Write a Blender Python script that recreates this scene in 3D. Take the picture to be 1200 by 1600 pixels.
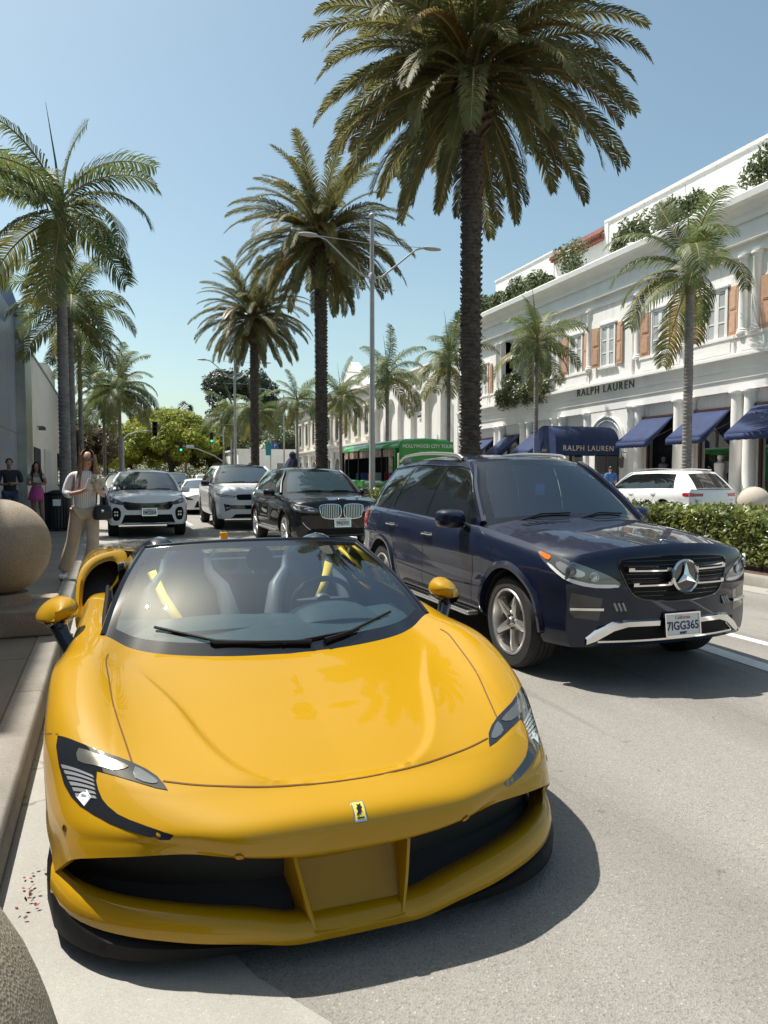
import bpy, bmesh, math, random
import numpy as np
from mathutils import Vector, Matrix, noise, geometry
from mathutils.bvhtree import BVHTree

for o in list(bpy.data.objects):
    bpy.data.objects.remove(o)
scene = bpy.context.scene
COL = scene.collection
R = math.radians
random.seed(7)

# ------------------------------------------------------------------ camera
cam_data = bpy.data.cameras.new('camera')
cam = bpy.data.objects.new('camera', cam_data)
COL.objects.link(cam)
cam_data.sensor_fit = 'VERTICAL'
cam_data.sensor_height = 36.0
cam_data.lens = 1155 / 1600 * 36.0
cam_data.clip_start = 0.05
cam_data.clip_end = 3000
CAMH = 1.55
YAW = math.atan(430 / 1155)
PITCH = math.atan(59 / 1155)
cam.location = (0, 0, CAMH)
cam.rotation_euler = (math.pi / 2 - PITCH, 0, -YAW)
scene.camera = cam

# ------------------------------------------------------------------ sky, sun, exposure
SUN_TO = Vector((-0.34, 0.38, 1.0)).normalized()      # towards the sun: ahead and to the left, high
SUN_EL = math.asin(SUN_TO.z)
SUN_AZ = math.atan2(SUN_TO.x, SUN_TO.y)               # clockwise from +Y
world = bpy.data.worlds.new('World')
scene.world = world
world.use_nodes = True
wn = world.node_tree.nodes
wl = world.node_tree.links
wn.clear()
sky = wn.new('ShaderNodeTexSky')
sky.sky_type = 'NISHITA'
sky.sun_disc = False
sky.sun_elevation = SUN_EL
sky.sun_rotation = SUN_AZ
sky.altitude = 50
sky.air_density = 1.0
sky.dust_density = 1.9
sky.ozone_density = 1.5
bg = wn.new('ShaderNodeBackground')
bg.inputs['Strength'].default_value = 0.11
wo = wn.new('ShaderNodeOutputWorld')
tint = wn.new('ShaderNodeMix')          # white balance of the phone picture
tint.data_type = 'RGBA'
tint.blend_type = 'MULTIPLY'
tint.inputs[0].default_value = 1.0
tint.inputs[7].default_value = (1.04, 1.10, 0.93, 1)
wl.new(sky.outputs[0], tint.inputs[6])
wl.new(tint.outputs[2], bg.inputs[0])
wl.new(bg.outputs[0], wo.inputs[0])
sl = bpy.data.lights.new('sun', 'SUN')
sl.energy = 5.0
sl.angle = R(0.53)
sl.color = (1.0, 0.955, 0.88)
sun = bpy.data.objects.new('sun', sl)
COL.objects.link(sun)
sun.rotation_euler = (-SUN_TO).to_track_quat('-Z', 'Y').to_euler()
sun.location = (0, 0, 40)
vs = scene.view_settings
vs.view_transform = 'Standard'
vs.look = 'None'
vs.exposure = 0.55
vs.gamma = 1.0
scene.render.engine = 'CYCLES'
scene.cycles.use_denoising = True
scene.cycles.max_bounces = 8
scene.cycles.transparent_max_bounces = 16
scene.cycles.caustics_reflective = False
scene.cycles.caustics_refractive = False

# ------------------------------------------------------------------ materials
MATS = {}


def mat(name, col, rough=0.5, metal=0.0, coat=0.0, spec=0.5, var=0.0, vscale=6.0, bump=0.0, bscale=40.0,
        col2=None, detail=4.0, trans=0.0, emit=None, sss=0.0):
    if name in MATS:
        return MATS[name]
    m = bpy.data.materials.new(name)
    m.use_nodes = True
    nt = m.node_tree
    b = nt.nodes['Principled BSDF']
    b.inputs['Base Color'].default_value = (*col, 1)
    b.inputs['Roughness'].default_value = rough
    b.inputs['Metallic'].default_value = metal
    b.inputs['Coat Weight'].default_value = coat
    b.inputs['Coat Roughness'].default_value = 0.03
    b.inputs['Specular IOR Level'].default_value = spec
    b.inputs['Transmission Weight'].default_value = trans
    if emit:
        b.inputs['Emission Color'].default_value = (*emit[:3], 1)
        b.inputs['Emission Strength'].default_value = emit[3]
    if var or col2 or bump:
        tc = nt.nodes.new('ShaderNodeTexCoord')
    if var or col2:
        n = nt.nodes.new('ShaderNodeTexNoise')
        n.inputs['Scale'].default_value = vscale
        n.inputs['Detail'].default_value = detail
        n.inputs['Roughness'].default_value = 0.6
        nt.links.new(tc.outputs['Object'], n.inputs['Vector'])
        r = nt.nodes.new('ShaderNodeValToRGB')
        c2 = col2 or tuple(max(0, c * (1 - var)) for c in col)
        c1 = col if col2 else tuple(min(1, c * (1 + var)) for c in col)
        r.color_ramp.elements[0].position = 0.32
        r.color_ramp.elements[1].position = 0.68
        r.color_ramp.elements[0].color = (*c2, 1)
        r.color_ramp.elements[1].color = (*c1, 1)
        nt.links.new(n.outputs['Fac'], r.inputs['Fac'])
        nt.links.new(r.outputs['Color'], b.inputs['Base Color'])
    if bump:
        n2 = nt.nodes.new('ShaderNodeTexNoise')
        n2.inputs['Scale'].default_value = bscale
        n2.inputs['Detail'].default_value = 6
        nt.links.new(tc.outputs['Object'], n2.inputs['Vector'])
        bp = nt.nodes.new('ShaderNodeBump')
        bp.inputs['Strength'].default_value = bump
        bp.inputs['Distance'].default_value = 0.02
        nt.links.new(n2.outputs['Fac'], bp.inputs['Height'])
        nt.links.new(bp.outputs['Normal'], b.inputs['Normal'])
    MATS[name] = m
    return m


def leafmat(name, col, col2, vscale=0.6, trans=0.35, rough=0.45):
    """leaf: diffuse + translucent, colour varies from clump to clump"""
    if name in MATS:
        return MATS[name]
    m = bpy.data.materials.new(name)
    m.use_nodes = True
    nt = m.node_tree
    b = nt.nodes['Principled BSDF']
    out = nt.nodes['Material Output']
    tc = nt.nodes.new('ShaderNodeTexCoord')
    n = nt.nodes.new('ShaderNodeTexNoise')
    n.inputs['Scale'].default_value = vscale
    n.inputs['Detail'].default_value = 5
    nt.links.new(tc.outputs['Object'], n.inputs['Vector'])
    r = nt.nodes.new('ShaderNodeValToRGB')
    r.color_ramp.elements[0].position = 0.35
    r.color_ramp.elements[1].position = 0.65
    r.color_ramp.elements[0].color = (*col2, 1)
    r.color_ramp.elements[1].color = (*col, 1)
    nt.links.new(n.outputs['Fac'], r.inputs['Fac'])
    nt.links.new(r.outputs['Color'], b.inputs['Base Color'])
    b.inputs['Roughness'].default_value = rough
    t = nt.nodes.new('ShaderNodeBsdfTranslucent')
    nt.links.new(r.outputs['Color'], t.inputs['Color'])
    mx = nt.nodes.new('ShaderNodeMixShader')
    mx.inputs[0].default_value = trans
    nt.links.new(b.outputs[0], mx.inputs[1])
    nt.links.new(t.outputs[0], mx.inputs[2])
    nt.links.new(mx.outputs[0], out.inputs['Surface'])
    MATS[name] = m
    return m


def glass(name, tint=(0.75, 0.82, 0.84), refl=0.06, rough=0.0, rmax=0.75):
    """thin sheet glass: tinted see-through + mirror reflection rising at grazing angles"""
    if name in MATS:
        return MATS[name]
    m = bpy.data.materials.new(name)
    m.use_nodes = True
    nt = m.node_tree
    nt.nodes.remove(nt.nodes['Principled BSDF'])
    out = nt.nodes['Material Output']
    tr = nt.nodes.new('ShaderNodeBsdfTransparent')
    tr.inputs[0].default_value = (*tint, 1)
    gl = nt.nodes.new('ShaderNodeBsdfGlossy')
    gl.inputs['Color'].default_value = (0.95, 0.97, 1, 1)
    gl.inputs['Roughness'].default_value = rough
    fr = nt.nodes.new('ShaderNodeLayerWeight')
    fr.inputs['Blend'].default_value = 0.35
    mr = nt.nodes.new('ShaderNodeMapRange')
    mr.inputs['To Min'].default_value = refl
    mr.inputs['To Max'].default_value = rmax
    nt.links.new(fr.outputs['Fresnel'], mr.inputs['Value'])
    mx = nt.nodes.new('ShaderNodeMixShader')
    nt.links.new(mr.outputs[0], mx.inputs[0])
    nt.links.new(tr.outputs[0], mx.inputs[1])
    nt.links.new(gl.outputs[0], mx.inputs[2])
    nt.links.new(mx.outputs[0], out.inputs['Surface'])
    MATS[name] = m
    return m


# ------------------------------------------------------------------ mesh helpers
class MB:
    def __init__(self):
        self.v = []
        self.f = []

    def add(self, verts, faces):
        k = len(self.v)
        self.v += [tuple(p) for p in verts]
        self.f += [tuple(i + k for i in q) for q in faces]
        return self

    def quad(self, a, b, c, d):
        return self.add([a, b, c, d], [(0, 1, 2, 3)])

    def box(self, x0, x1, y0, y1, z0, z1):
        v = [(x, y, z) for z in (z0, z1) for y in (y0, y1) for x in (x0, x1)]
        return self.add(v, [(0, 2, 3, 1), (4, 5, 7, 6), (0, 1, 5, 4), (2, 6, 7, 3), (0, 4, 6, 2), (1, 3, 7, 5)])

    def obox(self, c, ax, ay, az, hx, hy, hz):
        """oriented box: centre, three unit axes, half sizes"""
        c, ax, ay, az = Vector(c), Vector(ax) * hx, Vector(ay) * hy, Vector(az) * hz
        v = [c + ax * sx + ay * sy + az * sz for sz in (-1, 1) for sy in (-1, 1) for sx in (-1, 1)]
        return self.add(v, [(0, 2, 3, 1), (4, 5, 7, 6), (0, 1, 5, 4), (2, 6, 7, 3), (0, 4, 6, 2), (1, 3, 7, 5)])

    def tube(self, pts, rad, n=8, caps=True):
        pts = [Vector(p) for p in pts]
        if not hasattr(rad, '__len__'):
            rad = [rad] * len(pts)
        rings = []
        prev = None
        for i, p in enumerate(pts):
            t = (pts[min(i + 1, len(pts) - 1)] - pts[max(i - 1, 0)])
            t = t.normalized() if t.length > 1e-9 else Vector((0, 0, 1))
            a = prev if prev is not None else (Vector((1, 0, 0)) if abs(t.x) < 0.9 else Vector((0, 1, 0)))
            a = (a - t * a.dot(t))
            a = a.normalized() if a.length > 1e-6 else t.orthogonal().normalized()
            prev = a
            b = t.cross(a)
            rings.append([p + (a * math.cos(2 * math.pi * k / n) + b * math.sin(2 * math.pi * k / n)) * rad[i] for k in range(n)])
        v = [q for r in rings for q in r]
        f = [(i * n + k, i * n + (k + 1) % n, (i + 1) * n + (k + 1) % n, (i + 1) * n + k) for i in range(len(pts) - 1) for k in range(n)]
        if caps:
            f.append(tuple(reversed(range(n))))
            f.append(tuple((len(pts) - 1) * n + k for k in range(n)))
        return self.add(v, f)

    def lathe(self, prof, n=24, o=(0, 0, 0), axis='z', closed=False):
        """prof: [(r, h)], revolved round the axis through o"""
        o = Vector(o)
        v = []
        for (r, h) in prof:
            for k in range(n):
                a = 2 * math.pi * k / n
                c, s = r * math.cos(a), r * math.sin(a)
                p = {'z': (c, s, h), 'x': (h, c, s), 'y': (s, h, c)}[axis]
                v.append(o + Vector(p))
        m = len(prof)
        f = [(i * n + k, i * n + (k + 1) % n, (i + 1) * n + (k + 1) % n, (i + 1) * n + k) for i in range(m - 1) for k in range(n)]
        if closed:
            f += [((m - 1) * n + k, (m - 1) * n + (k + 1) % n, (k + 1) % n, k) for k in range(n)]
        else:
            if prof[0][0] > 1e-6:
                f.append(tuple(reversed(range(n))))
            if prof[-1][0] > 1e-6:
                f.append(tuple((m - 1) * n + k for k in range(n)))
        return self.add(v, f)

    def prism(self, poly, y0, y1, map=None):
        """poly [(a,b)] extruded; map(a, b, t) -> point, default x=a, z=b, y=t"""
        mp = map or (lambda a, b, t: (a, t, b))
        n = len(poly)
        v = [mp(a, b, y0) for a, b in poly] + [mp(a, b, y1) for a, b in poly]
        f = [tuple(range(n)), tuple(reversed(range(n, 2 * n)))]
        f += [(k, n + k, n + (k + 1) % n, (k + 1) % n) for k in range(n)]
        return self.add(v, f)

    def grid(self, P, keep=None, closed=False):
        nr, nc = len(P), len(P[0])
        v = [p for row in P for p in row]
        f = []
        for i in range(nr - 1):
            for j in range(nc - 1 + (1 if closed else 0)):
                if keep is None or keep(i, j):
                    j2 = (j + 1) % nc
                    f.append((i * nc + j, i * nc + j2, (i + 1) * nc + j2, (i + 1) * nc + j))
        return self.add(v, f)

    def xform(self, M):
        self.v = [tuple(M @ Vector(p)) for p in self.v]
        return self

    def mesh(self, name, m, smooth=True, angle=40, weld=0.0):
        me = bpy.data.meshes.new(name)
        me.from_pydata(self.v, [], self.f)
        if weld or True:
            bm = bmesh.new()
            bm.from_mesh(me)
            if weld:
                bmesh.ops.remove_doubles(bm, verts=bm.verts, dist=weld)
            lo = [v for v in bm.verts if not v.link_faces]
            if lo:
                bmesh.ops.delete(bm, geom=lo, context='VERTS')
            bmesh.ops.recalc_face_normals(bm, faces=bm.faces)
            if smooth:
                ca = math.cos(R(angle))
                for f in bm.faces:
                    f.smooth = True
                for e in bm.edges:
                    if len(e.link_faces) == 2 and e.link_faces[0].normal.dot(e.link_faces[1].normal) < ca:
                        e.smooth = False
            bm.to_mesh(me)
            bm.free()
        for mm in (m if isinstance(m, (list, tuple)) else [m]):
            me.materials.append(mm)
        return me

    def build(self, name, m, parent=None, smooth=True, angle=40, weld=0.0, bevel=0.0):
        o = bpy.data.objects.new(name, self.mesh(name, m, smooth, angle, weld))
        COL.objects.link(o)
        if parent is not None:
            o.parent = parent
        if bevel:
            bv = o.modifiers.new('bevel', 'BEVEL')
            bv.width = bevel
            bv.segments = 2
            bv.limit_method = 'ANGLE'
            bv.angle_limit = R(40)
        return o


def tag(o, label=None, cat=None, group=None, kind=None):
    if label:
        o['label'] = label
    if cat:
        o['category'] = cat
    if group:
        o['group'] = group
    if kind:
        o['kind'] = kind
    return o


def empty(name, loc=(0, 0, 0), rz=0.0, label=None, cat=None, group=None):
    o = bpy.data.objects.new(name, None)
    COL.objects.link(o)
    o.location = loc
    o.rotation_euler = (0, 0, rz)
    o.empty_display_size = 0.2
    return tag(o, label, cat, group)


def put(name, me, parent=None, loc=(0, 0, 0), rot=(0, 0, 0), scale=(1, 1, 1)):
    o = bpy.data.objects.new(name, me)
    COL.objects.link(o)
    o.parent = parent
    o.location = loc
    o.rotation_euler = rot
    o.scale = scale
    return o


def copy_tree(o, parent=None):
    c = o.copy()
    COL.objects.link(c)
    c.parent = parent
    for ch in list(o.children):
        copy_tree(ch, c)
    return c


def text_mesh(name, s, size, m, parent=None, loc=(0, 0, 0), rot=(0, 0, 0), extrude=0.004, align='CENTER', space=1.0, offset=0.0, sx=1.0):
    cu = bpy.data.curves.new(name, 'FONT')
    cu.body = s
    cu.size = size
    cu.extrude = extrude
    cu.align_x = align
    cu.align_y = 'CENTER'
    cu.space_character = space
    cu.offset = offset
    cu.resolution_u = 3
    o = bpy.data.objects.new(name, cu)
    COL.objects.link(o)
    dg = bpy.context.evaluated_depsgraph_get()
    me = bpy.data.meshes.new_from_object(o.evaluated_get(dg))
    bpy.data.objects.remove(o)
    me.materials.clear()
    me.materials.append(m)
    q = put(name, me, parent, loc, rot, (sx, 1, 1))
    return q


def catmull(P, n):
    """P (k, ...) control points -> dense ((k-1)*n+1, ...) points, Catmull-Rom along axis 0"""
    P = np.asarray(P, float)
    k = len(P)
    A = np.concatenate([[2 * P[0] - P[1]], P, [2 * P[-1] - P[-2]]])
    out = []
    for i in range(k - 1):
        p0, p1, p2, p3 = A[i], A[i + 1], A[i + 2], A[i + 3]
        for s in range(n):
            t = s / n
            out.append(0.5 * (2 * p1 + (p2 - p0) * t + (2 * p0 - 5 * p1 + 4 * p2 - p3) * t * t + (3 * p1 - p0 - 3 * p2 + p3) * t ** 3))
    out.append(P[-1])
    return np.array(out)


def dense(G, nr, nc):
    A = catmull(np.asarray(G, float), nr)
    return np.swapaxes(catmull(np.swapaxes(A, 0, 1), nc), 0, 1)


def lerp_tab(tab, x):
    """piecewise smooth interpolation through (x, y) table"""
    xs = [t[0] for t in tab]
    if x <= xs[0]:
        return tab[0][1]
    if x >= xs[-1]:
        return tab[-1][1]
    for i in range(len(tab) - 1):
        if xs[i] <= x <= xs[i + 1]:
            t = (x - xs[i]) / (xs[i + 1] - xs[i])
            # monotone cubic-ish: finite difference tangents
            def slope(k):
                if k == 0 or k == len(tab) - 1:
                    return 0 if len(tab) < 3 else None
                d0 = (tab[k][1] - tab[k - 1][1]) / (xs[k] - xs[k - 1])
                d1 = (tab[k + 1][1] - tab[k][1]) / (xs[k + 1] - xs[k])
                return 0 if d0 * d1 <= 0 else 2 * d0 * d1 / (d0 + d1)
            d = (tab[i + 1][1] - tab[i][1]) / (xs[i + 1] - xs[i])
            m0, m1 = slope(i), slope(i + 1)
            m0 = d if m0 is None else m0
            m1 = d if m1 is None else m1
            h = xs[i + 1] - xs[i]
            return ((2 * t ** 3 - 3 * t * t + 1) * tab[i][1] + (t ** 3 - 2 * t * t + t) * h * m0
                    + (-2 * t ** 3 + 3 * t * t) * tab[i + 1][1] + (t ** 3 - t * t) * h * m1)


class Drape:
    """lays outlines on a mesh: projection along dir onto the mesh's surface"""

    def __init__(self, V, F, dirn, e1, e2):
        self.bvh = BVHTree.FromPolygons([Vector(v) for v in V], F)
        self.d = Vector(dirn).normalized()
        self.e1 = Vector(e1)
        self.e2 = Vector(e2).normalized()

    def hit(self, a, b, off=0.0):
        o = self.e1 * a + self.e2 * b - self.d * 5
        p, n, i, t = self.bvh.ray_cast(o, self.d)
        if p is None:
            p, n, i, t = self.bvh.find_nearest(self.e1 * a + self.e2 * b + self.d * 0)
        if n.dot(self.d) > 0:
            n = -n
        return p + n * off, n

    def patch(self, outline, off=0.003, step=0.03, edge=0.004, mb=None):
        mb = mb or MB()
        pts = []
        n = len(outline)
        for i in range(n):
            a, b = Vector(outline[i]), Vector(outline[(i + 1) % n])
            k = max(1, int((b - a).length / step))
            pts += [a.lerp(b, j / k) for j in range(k)]
        nb = len(pts)
        xs = [p.x for p in pts]
        ys = [p.y for p in pts]
        extra = []
        def inside(x, y):
            c = False
            for i in range(nb):
                p, q = pts[i], pts[i - 1]
                if (p.y > y) != (q.y > y) and x < (q.x - p.x) * (y - p.y) / (q.y - p.y) + p.x:
                    c = not c
            return c
        y = min(ys) + step / 2
        while y < max(ys):
            x = min(xs) + step / 2
            while x < max(xs):
                if inside(x, y) and min((Vector((x, y)) - p).length for p in pts) > step * 0.4:
                    extra.append(Vector((x, y)))
                x += step
            y += step
        res = geometry.delaunay_2d_cdt(pts + extra, [(i, (i + 1) % nb) for i in range(nb)], [list(range(nb))], 1, 1e-5)
        vs2, fs = res[0], res[2]
        hit = [self.hit(p.x, p.y, off) for p in vs2]
        k = len(mb.v)
        mb.add([h[0] for h in hit], [tuple(f) for f in fs])
        if edge:
            # skirt down along the outline
            ed = {}
            for f in fs:
                for i in range(len(f)):
                    e = tuple(sorted((f[i], f[(i + 1) % len(f)])))
                    ed[e] = ed.get(e, 0) + 1
            for (i, j), c in ed.items():
                if c == 1:
                    a, b = hit[i], hit[j]
                    mb.quad(a[0], b[0], b[0] - b[1] * (off + edge), a[0] - a[1] * (off + edge))
        return mb

    def strip(self, line, width=0.006, off=0.0015, step=0.03, mb=None):
        mb = mb or MB()
        pts = []
        for i in range(len(line) - 1):
            a, b = Vector(line[i]), Vector(line[i + 1])
            k = max(1, int((b - a).length / step))
            pts += [a.lerp(b, j / k) for j in range(k)]
        pts.append(Vector(line[-1]))
        H = [self.hit(p.x, p.y, off) for p in pts]
        rows = []
        for i, (p, n) in enumerate(H):
            t = H[min(i + 1, len(H) - 1)][0] - H[max(i - 1, 0)][0]
            s = t.cross(n)
            s = s.normalized() if s.length > 1e-9 else Vector((1, 0, 0))
            rows.append([p - s * width / 2, p + s * width / 2])
        mb.grid(rows)
        return mb


def smooth2d(pts, n=4, closed=True):
    """rounded closed outline through pts"""
    P = [Vector(p) for p in pts]
    k = len(P)
    out = []
    for i in range(k if closed else k - 1):
        p0, p1, p2, p3 = P[(i - 1) % k], P[i], P[(i + 1) % k], P[(i + 2) % k]
        if not closed:
            p0 = P[max(i - 1, 0)]
            p3 = P[min(i + 2, k - 1)]
        for s in range(n):
            t = s / n
            out.append(0.5 * (2 * p1 + (p2 - p0) * t + (2 * p0 - 5 * p1 + 4 * p2 - p3) * t * t + (3 * p1 - p0 - 3 * p2 + p3) * t ** 3))
    if not closed:
        out.append(P[-1])
    return out
# ================================================================== the setting
SLOPE = 0.014


def ground_mat(name, c1, c2, speck, scale=160.0, patch=0.5, rough=0.85, bump=0.35, cracks=False, road=False):
    m = bpy.data.materials.new(name)
    m.use_nodes = True
    nt = m.node_tree
    N, L = nt.nodes, nt.links
    b = N['Principled BSDF']
    b.inputs['Roughness'].default_value = rough
    tc = N.new('ShaderNodeTexCoord')
    big = N.new('ShaderNodeTexNoise')
    big.inputs['Scale'].default_value = patch
    big.inputs['Detail'].default_value = 8
    big.inputs['Roughness'].default_value = 0.65
    L.new(tc.outputs['Object'], big.inputs['Vector'])
    r1 = N.new('ShaderNodeValToRGB')
    r1.color_ramp.elements[0].position = 0.3
    r1.color_ramp.elements[1].position = 0.7
    r1.color_ramp.elements[0].color = (*c2, 1)
    r1.color_ramp.elements[1].color = (*c1, 1)
    L.new(big.outputs['Fac'], r1.inputs['Fac'])
    fine = N.new('ShaderNodeTexVoronoi')
    fine.inputs['Scale'].default_value = scale
    fine.inputs['Randomness'].default_value = 1.0
    L.new(tc.outputs['Object'], fine.inputs['Vector'])
    sep = N.new('ShaderNodeSeparateColor')
    L.new(fine.outputs['Color'], sep.inputs[0])
    r2 = N.new('ShaderNodeValToRGB')
    e = r2.color_ramp.elements
    e[0].position = 0.0
    e[0].color = (1 - speck, 1 - speck, 1 - speck, 1)
    e[1].position = 0.97
    e[1].color = (1 + speck * 0.3, 1 + speck * 0.3, 1 + speck * 0.3, 1)
    x = e.new(0.25)
    x.color = (0.93, 0.93, 0.93, 1)
    x = e.new(1.0)
    x.color = (1.0 + speck * 1.6,) * 3 + (1,)
    L.new(sep.outputs[0], r2.inputs['Fac'])
    mx = N.new('ShaderNodeMix')
    mx.data_type = 'RGBA'
    mx.blend_type = 'MULTIPLY'
    mx.inputs[0].default_value = 1.0
    L.new(r1.outputs[0], mx.inputs[6])
    L.new(r2.outputs[0], mx.inputs[7])
    last = mx.outputs[2]
    # a second stain layer with streaks
    st = N.new('ShaderNodeTexNoise')
    st.inputs['Scale'].default_value = 2.2
    st.inputs['Detail'].default_value = 10
    mp = N.new('ShaderNodeMapping')
    mp.inputs['Scale'].default_value = (1.6, 0.25, 1)
    L.new(tc.outputs['Object'], mp.inputs[0])
    L.new(mp.outputs[0], st.inputs['Vector'])
    r3 = N.new('ShaderNodeValToRGB')
    r3.color_ramp.elements[0].position = 0.36
    r3.color_ramp.elements[1].position = 0.5
    r3.color_ramp.elements[0].color = (0.8, 0.79, 0.78, 1)
    r3.color_ramp.elements[1].color = (1, 1, 1, 1)
    L.new(st.outputs['Fac'], r3.inputs['Fac'])
    m2 = N.new('ShaderNodeMix')
    m2.data_type = 'RGBA'
    m2.blend_type = 'MULTIPLY'
    m2.inputs[0].default_value = 0.35
    L.new(last, m2.inputs[6])
    L.new(r3.outputs[0], m2.inputs[7])
    last = m2.outputs[2]
    if cracks:
        vc = N.new('ShaderNodeTexVoronoi')
        vc.feature = 'DISTANCE_TO_EDGE'
        vc.inputs['Scale'].default_value = cracks
        ds = N.new('ShaderNodeTexNoise')
        ds.inputs['Scale'].default_value = 3.0
        ds.inputs['Detail'].default_value = 8
        L.new(tc.outputs['Object'], ds.inputs['Vector'])
        am = N.new('ShaderNodeVectorMath')
        am.operation = 'MULTIPLY_ADD'
        am.inputs[1].default_value = (0.5, 0.5, 0)
        L.new(ds.outputs['Color'], am.inputs[0])
        L.new(tc.outputs['Object'], am.inputs[2])
        L.new(am.outputs[0], vc.inputs['Vector'])
        r4 = N.new('ShaderNodeValToRGB')
        r4.color_ramp.elements[0].position = 0.0
        r4.color_ramp.elements[1].position = 0.004
        r4.color_ramp.elements[0].color = (0.45, 0.43, 0.4, 1)
        r4.color_ramp.elements[1].color = (1, 1, 1, 1)
        L.new(vc.outputs['Distance'], r4.inputs['Fac'])
        m3 = N.new('ShaderNodeMix')
        m3.data_type = 'RGBA'
        m3.blend_type = 'MULTIPLY'
        m3.inputs[0].default_value = 1.0
        L.new(last, m3.inputs[6])
        L.new(r4.outputs[0], m3.inputs[7])
        last = m3.outputs[2]
    if road:
        # oil drips, darker wheel tracks along the lanes, repaired patches
        def mul(fac_socket, dark, amount):
            nonlocal last
            mm = N.new('ShaderNodeMix')
            mm.data_type = 'RGBA'
            mm.blend_type = 'MIX'
            L.new(fac_socket, mm.inputs[0])
            L.new(last, mm.inputs[6])
            k2 = N.new('ShaderNodeMix')
            k2.data_type = 'RGBA'
            k2.blend_type = 'MULTIPLY'
            k2.inputs[0].default_value = amount
            k2.inputs[7].default_value = (*dark, 1)
            L.new(last, k2.inputs[6])
            L.new(k2.outputs[2], mm.inputs[7])
            last = mm.outputs[2]

        def ramp(sock, a, b_):
            r_ = N.new('ShaderNodeMapRange')
            r_.inputs['From Min'].default_value = a
            r_.inputs['From Max'].default_value = b_
            L.new(sock, r_.inputs['Value'])
            return r_.outputs[0]
        n1 = N.new('ShaderNodeTexNoise')
        n1.inputs['Scale'].default_value = 7.0
        n1.inputs['Detail'].default_value = 3
        L.new(tc.outputs['Object'], n1.inputs['Vector'])
        mul(ramp(n1.outputs['Fac'], .70, .76), (.35, .34, .33), .8)
        sp = N.new('ShaderNodeSeparateXYZ')
        L.new(tc.outputs['Object'], sp.inputs[0])
        wv = N.new('ShaderNodeMath')
        wv.operation = 'SINE'
        ml = N.new('ShaderNodeMath')
        ml.operation = 'MULTIPLY_ADD'
        ml.inputs[1].default_value = 3.6
        n3 = N.new('ShaderNodeTexNoise')
        n3.inputs['Scale'].default_value = .5
        L.new(tc.outputs['Object'], n3.inputs['Vector'])
        L.new(sp.outputs[0], ml.inputs[0])
        L.new(n3.outputs['Fac'], ml.inputs[2])
        L.new(ml.outputs[0], wv.inputs[0])
        mul(ramp(wv.outputs[0], .1, 1.0), (.80, .79, .78), .8)
        mp2 = N.new('ShaderNodeMapping')
        mp2.inputs['Scale'].default_value = (9, .35, 1)
        mp2.inputs['Rotation'].default_value = (0, 0, .55)
        L.new(tc.outputs['Object'], mp2.inputs[0])
        n4 = N.new('ShaderNodeTexNoise')
        n4.inputs['Scale'].default_value = 1.0
        n4.inputs['Detail'].default_value = 5
        L.new(mp2.outputs[0], n4.inputs['Vector'])
        mul(ramp(n4.outputs['Fac'], .60, .72), (.72, .71, .70), .7)
    L.new(last, b.inputs['Base Color'])
    bp = N.new('ShaderNodeBump')
    bp.inputs['Strength'].default_value = bump
    bp.inputs['Distance'].default_value = 0.004
    L.new(fine.outputs['Distance'], bp.inputs['Height'])
    L.new(bp.outputs[0], b.inputs['Normal'])
    MATS[name] = m
    return m


m_asphalt = ground_mat('asphalt', (0.275, 0.258, 0.23), (0.23, 0.217, 0.195), 0.30, scale=150.0, patch=0.35, bump=0.7, road=True)
m_gutter = ground_mat('gutter_concrete', (0.36, 0.345, 0.31), (0.30, 0.287, 0.256), 0.14, scale=220.0, patch=1.6, bump=0.2, cracks=0.42)
m_slab = ground_mat('paving_concrete', (0.23, 0.195, 0.155), (0.16, 0.133, 0.105), 0.16, scale=200.0, patch=1.3, bump=0.2)
m_kerb = ground_mat('kerb_concrete', (0.32, 0.295, 0.255), (0.21, 0.19, 0.165), 0.2, scale=160.0, patch=2.5, bump=0.3)
m_terrain = mat('far_ground', (0.30, 0.28, 0.25), 0.95, var=0.2, vscale=0.05)
m_mulch = mat('bark_mulch', (0.16, 0.085, 0.05), 0.95, col2=(0.05, 0.028, 0.02), vscale=45, bump=1.0, bscale=60)
m_paint = mat('road_paint', (0.78, 0.77, 0.74), 0.7, col2=(0.6, 0.59, 0.56), vscale=9, detail=10)
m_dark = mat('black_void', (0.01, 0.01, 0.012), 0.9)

KX = -0.42          # face of the left kerb
g = MB().quad((-900, -300, -0.03), (900, -300, -0.03), (900, 1500, -0.03), (-900, 1500, -0.03)).build('ground', m_terrain, smooth=False)
tag(g, kind='structure')
g = MB().quad((KX, -30, 0), (24, -30, 0), (24, 420, 0), (KX, 420, 0)).build('road', m_asphalt, smooth=False)
tag(g, kind='structure')
# concrete gutter beside the kerb, its edge swings out towards the viewer
ge = [(-30, 2.2), (0.6, 1.02), (1.94, 0.56), (2.2, 0.40), (2.6, 0.26), (3.2, 0.2), (6, 0.2), (60, 0.2), (200, 0.2)]
rows = []
for y, x in ge:
    rows.append([(KX, y, 0.004), (x, y, 0.004)])
g = MB().grid(rows).build('gutter', m_gutter, smooth=False)
tag(g, kind='structure')

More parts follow.
